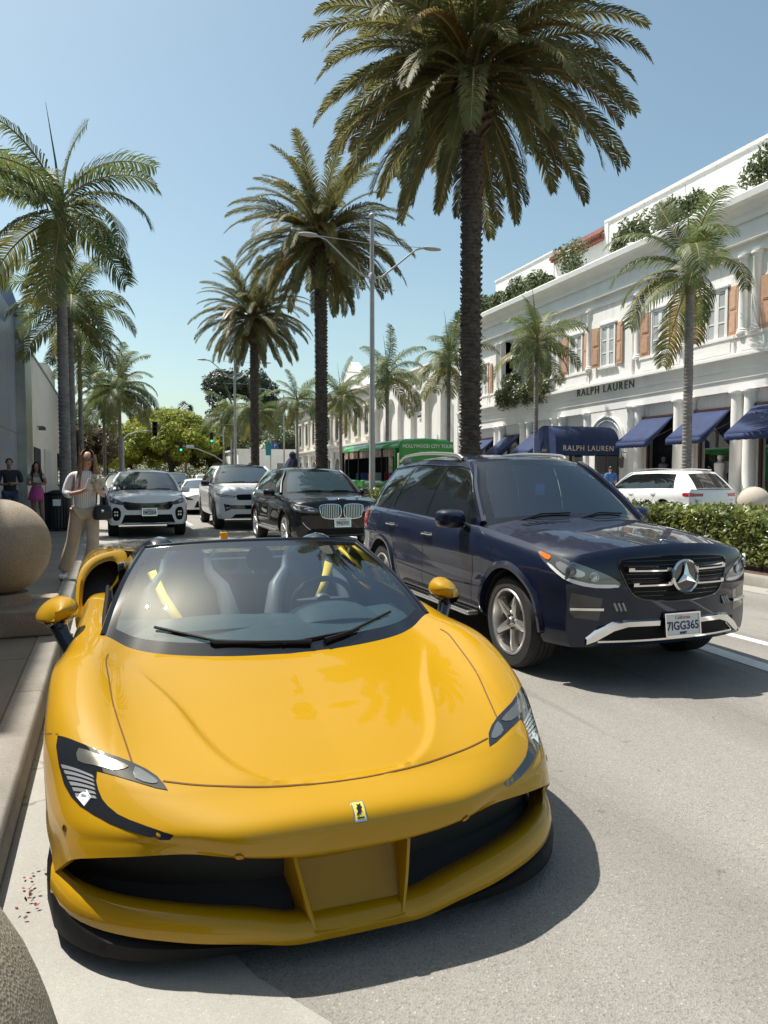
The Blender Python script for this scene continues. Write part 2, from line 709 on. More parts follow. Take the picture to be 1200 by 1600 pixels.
# left pavement: base, kerb, slabs
pav = MB().box(-60, KX - 0.17, -30, 420, -0.02, 0.135).build('pavement', mat('joint_sand', (0.14, 0.12, 0.1), 0.95), smooth=False)
tag(pav, kind='structure')
slab_me = {}
yy = -1.6
row = 0
rnd = random.Random(3)
while yy < 34:
    ln = 1.55
    for (xa, xb) in ((KX - 0.17 - 1.25, KX - 0.17), (KX - 0.17 - 2.5, KX - 0.17 - 1.25), (KX - 0.17 - 3.8, KX - 0.17 - 2.5)):
        key = round(xb - xa, 2)
        if key not in slab_me:
            w2, l2 = key / 2 - 0.006, ln / 2 - 0.006
            mb = MB()
            c = 0.008
            mb.add([(-w2, -l2, 0), (w2, -l2, 0), (w2, l2, 0), (-w2, l2, 0), (-w2, -l2, 0.02 - c), (w2, -l2, 0.02 - c), (w2, l2, 0.02 - c), (-w2, l2, 0.02 - c),
                    (-w2 + c, -l2 + c, 0.02), (w2 - c, -l2 + c, 0.02), (w2 - c, l2 - c, 0.02), (-w2 + c, l2 - c, 0.02)],
                   [(0, 1, 5, 4), (1, 2, 6, 5), (2, 3, 7, 6), (3, 0, 4, 7), (4, 5, 9, 8), (5, 6, 10, 9), (6, 7, 11, 10), (7, 4, 8, 11), (8, 9, 10, 11)])
            slab_me[key] = mb.mesh('paving_slab', m_slab, smooth=False)
        put('paving_slab', slab_me[key], pav, ((xa + xb) / 2, yy + ln / 2, 0.133 + rnd.uniform(-0.0015, 0.0015)), (rnd.uniform(-.0012, .0012), rnd.uniform(-.0012, .0012), 0))
    yy += ln
far = MB().box(-9, KX - 0.17, 34.2, 200, 0.13, 0.151).build('far_paving', m_slab, pav, smooth=False)
tag(far, kind='stuff')
# kerb stones (each a piece)
kp = [(0, 0), (0.17, 0), (0.185, 0.02), (0.165, 0.14), (0.15, 0.152), (0, 0.156)]
kl = 2.4
kme = MB().prism(kp, 0.004, kl - 0.004).mesh('kerb_stone', m_kerb, angle=60)
for i in range(13):
    put('kerb_stone', kme, pav, (KX - 0.17, -2 + i * kl, 0))
tag(MB().prism(kp, -2 + 13 * kl, 180).build('far_kerb', m_kerb, pav), kind='stuff').location = (KX - 0.17, 0, 0)

# median with kerb, soil
MX0, MX1 = 8.32, 10.7
med = MB().box(MX0 + 0.15, MX1 - 0.15, 2.2, 120, -0.01, 0.14).build('median', m_mulch, smooth=False)
tag(med, kind='structure')
rows = []
mp_ = [(0.0, 0.0), (0.018, 0.13), (0.035, 0.15), (0.15, 0.15)]
outl = [(MX0, 120), (MX0, 3.2)] + [((MX0 + MX1) / 2 - (MX1 - MX0) / 2 * math.cos(a), 3.2 - 1.2 * math.sin(a)) for a in [math.pi * k / 12 for k in range(1, 12)]] + [(MX1, 3.2), (MX1, 120)]
inl = [(MX0 + .15, 120), (MX0 + .15, 3.2)] + [((MX0 + MX1) / 2 - ((MX1 - MX0) / 2 - .15) * math.cos(a), 3.2 - 1.05 * math.sin(a)) for a in [math.pi * k / 12 for k in range(1, 12)]] + [(MX1 - .15, 3.2), (MX1 - .15, 120)]
for (a, b) in zip(outl, inl):
    rows.append([(a[0], a[1], -0.01), (a[0] + (b[0] - a[0]) * .12, a[1] + (b[1] - a[1]) * .12, 0.13), (a[0] + (b[0] - a[0]) * .25, a[1] + (b[1] - a[1]) * .25, 0.15), (b[0], b[1], 0.152), (b[0], b[1], 0.1)])
k = MB().grid(rows).build('median_kerb', m_kerb, med, angle=50)
# gutter of the median
g = MB().grid([[(MX0 - 0.42, y, 0.004), (MX0 + 0.003, y, 0.004)] for y in (-2, 3, 30, 120)]).build('median_gutter', m_gutter, smooth=False)
tag(g, kind='structure')
# lane markings
g = MB().box(5.56, 5.66, -10, 21, 0.0, 0.005).build('lane_line', m_paint, smooth=False)
tag(g, kind='structure')
g = MB().add([(4.80, 4.1, .005), (4.98, 4.1, .005), (5.10, 5.6, .005), (4.92, 5.6, .005), (4.2, -2, .005), (4.38, -2, .005)], [(0, 1, 2, 3), (4, 5, 1, 0)]).build('turn_line', m_paint, smooth=False)
tag(g, kind='structure')
for i in range(9):
    g = MB().box(2.28, 2.38, 14 + i * 9, 17 + i * 9, 0, 0.005).build('lane_dash', m_paint, smooth=False)
    tag(g, kind='structure')
# right pavement
rp = MB().box(17.9, 60, -30, 420, -0.02, 0.15).build('far_side_pavement', mat('far_paving', (0.40, 0.37, 0.33), 0.9, var=0.12, vscale=1.5), smooth=False)
tag(rp, kind='structure')


# ------------------------------------------------------------------ boutique building on the right
def sh(mb):
    mb.v = [(x, y, z - SLOPE * (y - 20)) for (x, y, z) in mb.v]
    return mb


def shz(y, z):
    return z - SLOPE * (y - 20)


m_white = mat('white_stucco', (0.86, 0.845, 0.81), 0.8, col2=(0.78, 0.765, 0.735), vscale=0.55, detail=9, bump=0.25, bscale=25)
def streaks(m, amount=.35):
    nt = m.node_tree
    b = nt.nodes['Principled BSDF']
    src = b.inputs['Base Color'].links[0].from_socket
    tc = nt.nodes.new('ShaderNodeTexCoord')
    mp = nt.nodes.new('ShaderNodeMapping')
    mp.inputs['Scale'].default_value = (3.5, 3.5, .22)
    n = nt.nodes.new('ShaderNodeTexNoise')
    n.inputs['Scale'].default_value = 1.6
    n.inputs['Detail'].default_value = 8
    nt.links.new(tc.outputs['Object'], mp.inputs[0])
    nt.links.new(mp.outputs[0], n.inputs['Vector'])
    r = nt.nodes.new('ShaderNodeMapRange')
    r.inputs['From Min'].default_value = .52
    r.inputs['From Max'].default_value = .75
    r.inputs['To Max'].default_value = amount
    nt.links.new(n.outputs['Fac'], r.inputs['Value'])
    x = nt.nodes.new('ShaderNodeMix')
    x.data_type = 'RGBA'
    x.inputs[7].default_value = (.45, .43, .39, 1)
    nt.links.new(r.outputs[0], x.inputs[0])
    nt.links.new(src, x.inputs[6])
    nt.links.new(x.outputs[2], b.inputs['Base Color'])


streaks(m_white)
m_white2 = mat('white_trim', (0.86, 0.845, 0.815), 0.65, col2=(0.79, 0.775, 0.75), vscale=1.5)
m_cream = mat('cream_stucco', (0.66, 0.62, 0.55), 0.85, var=0.06, vscale=0.8)
m_wood = mat('cedar_shutter', (0.60, 0.38, 0.26), 0.55, col2=(0.50, 0.30, 0.19), vscale=5, coat=0.2)
m_awn = mat('navy_canvas', (0.012, 0.028, 0.095), 0.8, var=0.25, vscale=2.0, bump=0.2, bscale=80)
m_winglass = mat('window_glass', (0.035, 0.045, 0.05), 0.04, spec=0.9, coat=0.5)
m_blind = mat('white_blind', (0.42, 0.43, 0.42), 0.35, coat=0.8)
m_tile = mat('clay_tile', (0.20, 0.07, 0.05), 0.8, var=0.35, vscale=4)
m_bronze = mat('bronze_letter', (0.12, 0.115, 0.105), 0.5, metal=0.4)
m_gold = mat('cream_letter', (0.65, 0.55, 0.38), 0.6)
m_grey = mat('grey_pole', (0.30, 0.31, 0.31), 0.55, metal=0.3, var=0.15, vscale=3)
m_frame_dk = mat('dark_bronze_frame', (0.07, 0.03, 0.022), 0.4)

FX = 22.0
bld = empty('boutique_building', (0, 0, 0), 0, 'white two-storey classical boutique with cedar shutters, columns and navy awnings', 'building')
Y0, Y1 = 8.0, 44.6
BALC = (33.6, 38.6)
# walls (upper storey with a loggia opening, lower storey as piers)
w = MB()
w.box(FX, FX + 0.5, Y0, BALC[0], 5.9, 9.6)
w.box(FX, FX + 0.5, BALC[1], Y1, 5.9, 9.6)
w.box(FX, FX + 0.5, BALC[0], BALC[1], 5.9, 6.25)
w.box(FX + 1.6, FX + 1.9, BALC[0] - .4, BALC[1] + .4, 5.9, 9.6)
w.box(FX + 0.01, FX + 1.9, BALC[0] - .5, BALC[0], 5.95, 9.6)
w.box(FX + 0.01, FX + 1.9, BALC[1], BALC[1] + .5, 5.95, 9.6)
w.box(FX + 0.3, FX + 1.9, BALC[0], BALC[1], 9.45, 9.62)
w.box(FX + 0.3, FX + 14, Y1 - 0.3, Y1, 0, 11)
w.box(FX + 0.3, FX + 14, Y0, Y1, 10.9, 11.1)
sh(w).build('upper_wall', m_white, bld, smooth=False)
ent = MB()
for (a, b, d) in ((4.66, 5.10, 0.12), (5.10, 5.44, 0.17), (5.44, 5.86, 0.22), (5.86, 5.97, 0.42)):
    ent.box(FX - d, FX + 0.4, Y0, Y1, a, b + 0.001)
# profiled top edge of the lower entablature
ent.prism([(FX - .42, 5.972), (FX - .30, 5.972), (FX - .24, 6.02), (FX, 6.03), (FX, 5.972)], Y0, Y1)
sh(ent).build('entablature', m_white2, bld, smooth=False)
cor = MB()
for (a, b, d) in ((9.55, 9.72, 0.16), (9.72, 9.98, 0.10), (9.98, 10.10, 0.32), (10.10, 10.72, 0.12), (10.72, 10.9, 0.22)):
    cor.box(FX - d, FX + 0.4, Y0, Y1 - 0.002, a, b + 0.001)
cp = [(FX - .22, 10.9), (FX - .30, 11.0), (FX - .42, 11.06), (FX - .55, 11.2), (FX - .75, 11.27), (FX - .78, 11.5), (FX - .7, 11.56), (FX + .4, 11.58), (FX + .4, 10.9)]
cor.prism(cp, Y0, Y1)
sh(cor).build('cornice', m_white2, bld, smooth=False)
# pedestal course with panels below the upper columns
for (ya, yb) in ((19.9, 21.35), (21.5, 23.9), (24.1, 24.75), (24.9, 26.75), (30.35, 32.6), (32.65, 33.3), (38.9, 40.2), (40.4, 43.6)):
    p = MB().box(FX - .12, FX + .01, ya, yb, 6.0, 6.62)
    p.box(FX - .17, FX + .012, ya - .04, yb + .04, 6.62, 6.72)
    p.box(FX - .145, FX, ya + .15, yb - .15, 6.12, 6.5)
    sh(p).build('pedestal_panel', m_white2, bld, smooth=False)
# projecting entrance bay
p = MB().box(FX - .1, FX + .01, 27.25, 30.25, 6.0, 9.6)
p.box(FX - .1, FX + .01, 27.3, 30.3, 0.1, 4.66)
sh(p).build('entrance_bay', m_white, bld, smooth=False)


def column_mesh(z0, z1, r, name='column'):
    pr = [(r * 1.38, z0), (r * 1.38, z0 + .07), (r * 1.2, z0 + .1), (r * 1.22, z0 + .15), (r * 1.05, z0 + .18), (r, z0 + .22),
          (r * .99, z0 + (z1 - z0) * .4), (r * .88, z1 - .24), (r * .96, z1 - .22), (r * .96, z1 - .19), (r * .9, z1 - .17), (r * 1.05, z1 - .1), (r * 1.3, z1 - .07), (r * 1.3, z1)]
    return MB().lathe(pr, 16).mesh(name, m_white2, angle=35)


up_col = column_mesh(6.72, 9.55, 0.17)
for y in (18.0, 20.55, 21.15, 24.25, 26.9, 30.38, 32.95, 33.4, 38.85, 39.4, 42.2):
    put('column', up_col, bld, (FX - .05, y, -SLOPE * (y - 20)))
lo_col = column_mesh(0.1, 4.66, 0.24)
for y in (17.4, 18.0, 20.75, 21.35, 23.7, 24.35, 26.75, 27.25, 30.5, 32.65, 33.3, 35.8, 36.5, 38.9, 39.5, 42.3):
    put('column', lo_col, bld, (FX - .02, y, -SLOPE * (y - 20)))
# piers and lintel of the ground floor
ends = [(15.0, 17.2), (17.2, 18.2), (20.5, 21.6), (23.45, 24.6), (26.5, 27.3), (30.3, 30.9), (32.3, 33.6), (35.5, 36.8), (38.6, 39.8), (42.0, 44.5)]
lo = MB()
for a, b in ends:
    lo.box(FX + 0.1, FX + .5, a, b, 0.1, 4.2)
lo.box(FX + 0.1, FX + .5, 15, 27.3, 4.1, 4.7)
lo.box(FX + 0.1, FX + .5, 30.3, 44.5, 4.1, 4.7)
sh(lo).build('ground_floor_piers', m_white, bld, smooth=False)
# shop windows between the piers: dark room, frame, glass
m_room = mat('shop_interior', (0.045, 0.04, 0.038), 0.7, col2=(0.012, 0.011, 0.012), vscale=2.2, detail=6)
m_shopglass = glass('shop_glass', tint=(0.55, 0.58, 0.6), refl=0.015, rmax=0.3)
for k, (ya, yb) in enumerate(((18.2, 20.5), (21.6, 23.45), (24.6, 26.5), (30.9, 32.3), (33.6, 35.5), (36.8, 38.6), (39.8, 42.0))):
    z = -SLOPE * (ya - 20)
    sw = MB().box(FX + .16, FX + .24, ya, ya + .12, .1 + z, 4.1 + z).box(FX + .16, FX + .24, yb - .12, yb, .1 + z, 4.1 + z).box(FX + .161, FX + .239, ya, yb, .1 + z, .45 + z).box(FX + .161, FX + .239, ya, yb, 3.95 + z, 4.1 + z)
    sw = sw.build('shop_window', m_frame_dk, bld, smooth=False)
    MB().quad((FX + .2, ya + .1, .4 + z), (FX + .2, yb - .1, .4 + z), (FX + .2, yb - .1, 4.0 + z), (FX + .2, ya + .1, 4.0 + z)).build('pane', m_shopglass, sw, smooth=False)
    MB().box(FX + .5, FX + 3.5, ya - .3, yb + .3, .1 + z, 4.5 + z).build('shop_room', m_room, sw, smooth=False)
# things seen dimly behind the panes: mannequins, one white shirt and small lamps
for (y, x, c, nm) in ((19.3, 22.9, (0.5, 0.49, 0.47), 0), (22.3, 23.0, (0.72, 0.71, 0.68), 1), (25.4, 23.0, (0.10, 0.10, 0.11), 2)):
    mm = mat('mannequin_cloth_%d' % nm, c, 0.8)
    mb = MB().lathe([(.02, 1.55), (.09, 1.52), (.10, 1.42), (.06, 1.34), (.07, 1.30), (.21, 1.22), (.2, 1.0), (.16, .8), (.2, .6), (.19, .3), (.1, .25)], 14)
    ob = mb.build('shop_mannequin', mm)
    ob.location = (x - .85, y, .75)
    tag(ob, ['pale dressed torso behind the rightmost shop window', 'white shirt on a stand behind the second shop window from right', 'dark clothed torso behind the shop window next to entrance'][nm], 'mannequin')

# upper windows with shutters
m_wframe = mat('white_window_frame', (0.78, 0.78, 0.77), 0.5)


def shutter_mesh():
    mb = MB()
    mb.box(-.03, .03, 0, .5, 0, 1.86)
    for (a, b) in ((.12, .88), (1.0, 1.74)):
        mb.box(-.045, -.028, .07, .43, a, b)
        mb.box(-.055, -.043, .11, .39, a + .05, b - .05)
    mb.lathe([(.0, -.09), (.018, -.085), (.018, -.05), (.0, -.045)], 8, (0, .44, .93), 'x')
    return mb.mesh('shutter', m_wood, smooth=False)


shut_me = shutter_mesh()
fr = MB()
fr.box(-.06, .1, -.56, -.46, -.02, 1.88).box(-.06, .1, .46, .56, -.02, 1.88).box(-.059, .1, -.56, .56, 1.80, 1.92).box(-.12, .1, -.66, .66, -.10, -.02)
fr.box(-.03, .05, -.05, .05, 0, 1.82)
for yc in (-.255, .255):
    fr.box(-.029, .05, yc - .2, yc - .15, 0, 1.8).box(-.029, .05, yc + .15, yc + .2, 0, 1.8)
    for z in (.03, .62, 1.2, 1.75):
        fr.box(-.028, .05, yc - .2, yc + .2, z - .025, z + .025)
fr.box(-.10, .1, -.62, .62, 1.92, 1.99)
frame_me = fr.mesh('frame', m_wframe, smooth=False)
pm = MB()
for yc in (-.255, .255):
    for (a, b) in ((.05, .6), (.645, 1.175), (1.225, 1.73)):
        pm.quad((.02, yc - .15, a), (.02, yc + .15, a), (.02, yc + .15, b), (.02, yc - .15, b))
pane_me = pm.mesh('pane', m_blind, smooth=False)
wb = MB().box(-.005, .05, -.5, .5, 0, 1.84).mesh('window', m_winglass, smooth=False)
for y in (16.1, 19.2, 22.45, 25.55, 28.9, 31.55, 41.2):
    pr = .1 if abs(y - 28.9) < .1 else 0
    z = 6.72 - SLOPE * (y - 20)
    wd = put('window', wb, bld, (FX - .008 - pr, y, z))
    put('frame', frame_me, wd)
    put('pane', pane_me, wd, (-.03, 0, 0))
    for s in (-1, 1):
        so = put('shutter', shut_me, wd, (-.06, .57 if s > 0 else -1.07, .0), (0, 0, 0))
        so.rotation_euler = (0, 0, R(9) if s > 0 else R(-9))
# loggia window, railing planter
wd = put('window', wb, bld, (FX + 1.59, 36.9, 6.4 - SLOPE * 16))
put('frame', frame_me, wd)
put('pane', pane_me, wd, (-.03, 0, 0))


def awning(name, ya, yb, z_top, drop, out, m=m_awn, open_side=True):
    """sloping canvas awning with valance and open triangular ends"""
    zt = z_top - SLOPE * (ya - 20)
    zb = zt - drop
    mb = MB()
    n = 8
    top = [[(FX - .02 - out * t, ya + (yb - ya) * s, zt - drop * t - 0.03 * math.sin(math.pi * t) * (0.6 + .4 * math.sin(5 * s))) for s in [i / n for i in range(n + 1)]] for t in [j / 5 for j in range(6)]]
    mb.grid(top)
    mb.grid([[(FX - .02 - out, y, zb - (.24 - .02 * (i % 2)) * q) for i, y in enumerate([ya + (yb - ya) * s / 14 for s in range(15)])] for q in (0, 1)])
    for y in (ya, yb):
        mb.add([(FX - .02, y, zt), (FX - .02 - out, y, zb), (FX - .02 - out, y, zb - .22), (FX - .02 - out + .18, y, zb - .14)], [(0, 1, 2, 3)])
    o = mb.build(name, m, bld)
    s = o.modifiers.new('thick', 'SOLIDIFY')
    s.thickness = .012
    fr = MB().tube([(FX, ya + .02, zt - .5), (FX - out, ya + .02, zb - .02)], .015, 6).tube([(FX, yb - .02, zt - .5), (FX - out, yb - .02, zb - .02)], .015, 6).tube([(FX - out, ya, zb - .01), (FX - out, yb, zb - .01)], .015, 6)
    fr.box(FX - .1, FX + .1, ya, yb, zt - .02, zt + .06)
    fr.build('awning_frame', m_frame_dk, o)
    return o


for (ya, yb, zt) in ((18.25, 20.5, 4.05), (21.62, 23.45, 4.05), (24.62, 26.5, 4.05), (30.95, 32.3, 4.0), (33.6, 35.5, 4.0), (36.8, 38.6, 4.0), (39.8, 42, 4.0)):
    awning('awning', ya, yb, zt, 1.1, 1.45)
# barrel canopy over the entrance
cx0 = 18.5
yc, hw, zc = 28.9, 0.92, 2.95 - SLOPE * 9
mb = MB()
prof = [(hw, -.4)] + [(hw * math.cos(a), 0.92 * math.sin(a)) for a in [math.pi * k / 18 for k in range(19)]] + [(-hw, -.4)]
mb.grid([[(x, yc + a, zc + b) for a, b in prof] for x in (cx0, cx0 + 1.1, cx0 + 2.3, FX - .11)])
mb.add([(cx0, yc + a, zc + b) for a, b in prof], [tuple(range(len(prof)))])
can = mb.build('entrance_canopy', m_awn, bld, angle=35)
text_mesh('lettering', 'RALPH LAUREN', .34, m_gold, can, (cx0 + 1.72, yc - hw - .006, zc - .12), (math.pi / 2, 0, 0), .003, space=1.18)
text_mesh('street_number', '444', .2, m_gold, can, (cx0 - .006, yc, zc - .2), (math.pi / 2, 0, -math.pi / 2), .003, space=1.2)
for s in (-1, 1):
    MB().tube([(cx0 + .1, yc + s * (hw - .05), .1), (cx0 + .1, yc + s * (hw - .05), zc)], .03, 8).build('canopy_post', mat('brass_post', (.5, .36, .12), .25, metal=1), can)
# doorway
d = MB().box(FX - .12, FX - .09, 28.0, 29.8, .15, 3.1).build('door', m_frame_dk, bld, smooth=False)
MB().box(FX - .13, FX - .121, 28.1, 28.85, .3, 2.9).box(FX - .13, FX - .121, 28.95, 29.7, .3, 2.9).build('pane', m_winglass, d, smooth=False)
# arch moulding over the door
arc = []
for k in range(21):
    a = math.pi * k / 20
    arc.append((FX - .16, 28.9 + 1.25 * math.cos(a), 3.1 + 1.25 * math.sin(a) - SLOPE * 9))
MB().tube(arc, .07, 6).tube([(p[0] + .02, 28.9 + (p[1] - 28.9) * .86, 3.1 - SLOPE * 9 + (p[2] - 3.1 + SLOPE * 9) * .86) for p in arc], .05, 6).build('arch_moulding', m_white2, bld)
# facade lettering
text_mesh('lettering', 'RALPH LAUREN', .50, m_bronze, bld, (FX - .235, 29.0, 5.65 - SLOPE * 9), (math.pi / 2, 0, -math.pi / 2), .02, space=1.28)
# lantern beside the canopy
ln = MB().tube([(FX - .1, 27.4, 2.5), (FX - .45, 27.4, 2.55), (FX - .45, 27.4, 2.4)], .02, 6)
ln.lathe([(.02, .3), (.14, .18), (.15, .16), (.12, .15), (.1, -.2), (.12, -.22), (.04, -.28)], 6, (FX - .45, 27.4, 2.1))
ln.build('wall_lantern', m_bronze, bld)
# set-back upper block, parapet, tiled eave, rosette
ub = MB()
ub.box(26, 36, Y0, 34.7, 11, 15.6)
ub.box(26.05, 36, 34.7, 39.8, 11, 14.75)
ub.box(26, 36, 39.8, 47.1, 11, 15.55)
sh(ub).build('rooftop_block', m_white, bld, smooth=False)
cap = MB().box(25.92, 36, Y0, 34.74, 15.6, 15.74).box(25.92, 36, 39.8, 47.14, 15.55, 15.62).box(25.94, 26.3, 34.45, 34.75, 11, 15.7)
sh(cap).build('parapet_cap', m_white2, bld, smooth=False)
tl = MB()
for i in range(26):
    y = 34.85 + i * .19
    z = -SLOPE * (y - 20)
    tl.tube([(26.6, y, 15.75 + z), (25.62, y, 15.0 + z)], .085, 6)
    tl.tube([(25.62, y, 15.0 + z), (25.60, y, 14.92 + z)], .09, 6)
tl.box(25.75, 26.6, 34.76, 39.78, 14.55, 14.85)
t = tl.build('roof_tile_eave', m_tile, bld)
ro = MB().lathe([(.55, -.02), (.55, .05), (.45, .06), (.42, .02), (.2, .02), (.12, .08), (0, .09)], 20, (0, 0, 0), 'x')
ro = ro.build('rosette', m_cream, bld)
ro.location = (26.02, 37.4, 13.6 - SLOPE * 17)
ro.rotation_euler = (0, 0, math.pi)

# ------------------------------------------------------------------ white arched building further on
b2 = empty('arched_building', (0, 0, 0), 0, 'plain white shop building with tall arched recesses and small dark name', 'building')
mb = MB()
bays = []
ya = 45.2
wds = [2.6, 2.6, 2.6, 2.6, 2.6, 2.6]
mb.box(FX + .02, FX + .4, 45.0, 62.2, 8.3, 9.9)
mb.box(FX + .02, FX + .4, 45.0, 62.2, 0, .6)
y = 45.0
centres = []
while y < 61.5:
    mb.box(FX + .02, FX + .4, y, y + .55, .6, 8.3)
    centres.append(y + .55 + 1.1)
    y += 2.75
mb.box(FX + .02, FX + .4, y, 62.2, .6, 8.3)
mb.box(FX + .4, FX + 14, 45.01, 62.19, 0, 9.85)
for c in centres:
    # arch spandrels
    n = 10
    for s in (-1, 1):
        pts = [(c + s * 1.1, 8.31)] + [(c + s * 1.1 * math.cos(a), 7.2 + 1.1 * math.sin(a)) for a in [math.pi / 2 * k / n for k in range(n + 1)]]
        mb.prism(pts, FX + .021, FX + .4, map=lambda a, b, t: (t, a, b))
sh(mb).build('wall', m_white, b2, smooth=False)
sh(MB().box(FX - .12, FX + .4, 44.9, 62.3, 9.9, 10.05)).build('coping', m_white2, b2, smooth=False)
for c in centres:
    sh(MB().box(FX + .2, FX + .41, c - .8, c + .8, .6, 3.6)).build('shop_window', m_winglass, b2, smooth=False)
    wv = sh(MB().box(FX + .22, FX + .3, c - .86, c - .8, .6, 3.66).box(FX + .22, FX + .3, c + .8, c + .86, .6, 3.66).box(FX + .22, FX + .3, c - .86, c + .86, 3.6, 3.68)).build('window_frame', m_grey, b2, smooth=False)
text_mesh('lettering', 'CELINE', .62, m_bronze, b2, (FX + .3, centres[2], 7.05 - .5), (math.pi / 2, 0, -math.pi / 2), .03, space=1.05)
text_mesh('small_lettering', 'PARIS', .26, m_bronze, b2, (FX + .3, centres[2], 6.45 - .5), (math.pi / 2, 0, -math.pi / 2), .03)

# ornate building beyond
b3 = empty('ornate_building', (0, 0, 0), 0, 'pale ornate arcaded building with red roof strip and balustrade', 'building')
mb = MB()
mb.box(FX + .3, FX + 14, 62.6, 92, 0, 10.2)
for (a, b, d) in ((4.6, 5.0, .35), (5.0, 5.2, .55), (9.0, 9.3, .3), (9.3, 9.9, .15), (9.9, 10.2, .6)):
    mb.box(FX + .3 - d, FX + 1, 62.6, 92, a, b)
sh(mb).build('wall', mat('ivory_stone', (.66, .63, .56), .8, var=.08, vscale=.7), b3, smooth=False)
for i in range(9):
    y = 64 + i * 3.1
    z = -SLOPE * (y - 20)
    ar = [(FX + .22, y + 1.05 * math.cos(a), 3.0 + z + 1.05 * math.sin(a)) for a in [math.pi * k / 12 for k in range(13)]]
    wv = MB().add([(FX + .25, y + 1.0 * math.cos(a), 3.0 + z + 1.0 * math.sin(a)) for a in [math.pi * k / 12 for k in range(13)]] + [(FX + .25, y - 1.0, .2), (FX + .25, y + 1.0, .2)], [tuple(range(15))])
    wo2 = wv.build('arched_window', m_winglass, b3, smooth=False)
    MB().tube(ar, .12, 6).tube([(FX + .22, y - 1.05, .2), (FX + .22, y - 1.05, 3 + z)], .12, 6).tube([(FX + .22, y + 1.05, .2), (FX + .22, y + 1.05, 3 + z)], .12, 6).build('surround', m_cream, wo2)
    wv = MB().box(FX + .2, FX + .29, y - .55, y + .55, 6.0 + z, 8.2 + z)
    wo2 = wv.build('window', m_winglass, b3, smooth=False)
    MB().box(FX + .1, FX + .29, y - .75, y - .55, 5.8 + z, 8.4 + z).box(FX + .1, FX + .29, y + .55, y + .75, 5.8 + z, 8.4 + z).box(FX + .05, FX + .29, y - .85, y + .85, 8.4 + z, 8.65 + z).box(FX + .05, FX + .29, y - .85, y + .85, 5.6 + z, 5.8 + z).build('surround', m_cream, wo2, smooth=False)
    put('column', lo_col, b3, (FX + .1, y + 1.55, z))
g3 = MB().prism([(63.2, 10.2), (74, 10.2), (68.6, 13.0)], FX + .1, FX + .9, map=lambda a, b, t: (t, a, b - SLOPE * 46))
g3.build('gable', m_white2, b3, smooth=False)
mb = MB()
for i in range(30):
    y = 62.7 + i * .19
    mb.tube([(FX + 1.8, y, 9.9), (FX - .3, y, 9.35)], .09, 6)
mb.build('roof_tile_strip', m_tile, b3)
# low pale wall building at the far end
b4 = empty('low_white_building', (21, 110, 0), 0, 'low white flat building at the far end beside street sign', 'building')
MB().box(-3, 12, 0, 30, 0, 5.0).build('wall', m_white, b4, smooth=False)
MB().box(-3.2, 12.2, -.2, 30.2, 5.0, 5.3).build('roof_edge', m_white2, b4, smooth=False)
for i in range(3):
    MB().box(-1.5 + i * 4.3, -.3 + i * 4.3, -.03, .1, 1.6, 3.2).build('window', m_winglass, b4, smooth=False)

# ------------------------------------------------------------------ left side buildings
LX = -4.3
b5 = empty('grey_panel_building', (0, 0, 0), 0, 'tall blue-grey panelled shop building at the left edge', 'building')
m_panel = mat('blue_grey_panel', (0.20, 0.235, 0.32), 0.35, var=.06, vscale=.3)
m_steel = mat('brushed_steel', (0.42, 0.43, 0.41), 0.28, metal=0.85, col2=(.30, .31, .31), vscale=1.2)
MB().box(-16, LX, 8.6, 33, 0, 11.3).box(-16, LX, 33, 41.5, 0, 9.5).box(-16, LX, -14, 8.6, 0, 8.6).build('wall', m_panel, b5, smooth=False)  # unseen wall lengths get heights chosen for the shade they cast on the pavement
k = 0
for y in [2 + 3.3 * i for i in range(12)]:
    for (za, zb) in (((3.6, 9.45), (.2, 3.57)) if y > 31 else ((3.6, 7.9), (7.93, 11.28), (.2, 3.57)) if y > 8.6 else ((3.6, 8.5), (.2, 3.57))):
        MB().box(LX, LX + .03, y, y + 3.27, za, zb).build('wall_panel', m_panel, b5, smooth=False)
MB().box(LX - 2, LX + .45, 41.5, 44.8, 0, 9.9).build('steel_fin', m_steel, b5, smooth=False)
MB().box(LX - 2, LX + .2, 44.8, 46.6, 0, 9.4).build('dark_reveal', mat('dark_metal', (.03, .03, .035), .4), b5, smooth=False)
MB().prism([(LX - 1.4, 9.5), (LX + .35, 9.5), (LX - .5, 12.2), (LX - 1.4, 12.2)], 40.9, 41.4).build('roof_fin', m_panel, b5, smooth=False)

b6 = empty('cream_building', (0, 0, 0), 0, 'low cream rendered building with doorway behind the first trunk', 'building')
MB().box(-18, LX + .1, 46.8, 84, 0, 8.7).build('wall', m_cream, b6, smooth=False)
MB().box(-18, LX + .16, 46.75, 84, 8.7, 8.85).build('coping', mat('grey_coping', (.2, .19, .18), .7), b6, smooth=False)
MB().box(LX - 3, LX + .12, 62, 70, 8.85, 10.0).build('roof_step', m_cream, b6, smooth=False)
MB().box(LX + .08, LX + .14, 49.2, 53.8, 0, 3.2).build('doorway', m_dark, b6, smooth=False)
MB().box(LX + .1, LX + .16, 57, 63, .1, 3.3).build('door', mat('pale_door', (.5, .48, .44), .5), b6, smooth=False)
sgn = MB().tube([(LX + .1, 52, 4.6), (LX + .5, 52, 4.6)], .03, 6).box(LX + .2, LX + .6, 51.7, 52.2, 4.35, 4.55)
sgn.build('wall_lamp', m_bronze, b6, smooth=False)
MB().box(LX + .1, LX + .13, 71, 82, .5, 3.4).build('shop_window', m_winglass, b6, smooth=False)
b7 = empty('brick_building', (0, 0, 0), 0, 'dim tan building far left behind palm crowns', 'building')
MB().box(-20, LX + .6, 86, 125, 0, 7.5).build('wall', mat('tan_render', (.38, .30, .22), .85, var=.15, vscale=.6), b7, smooth=False)
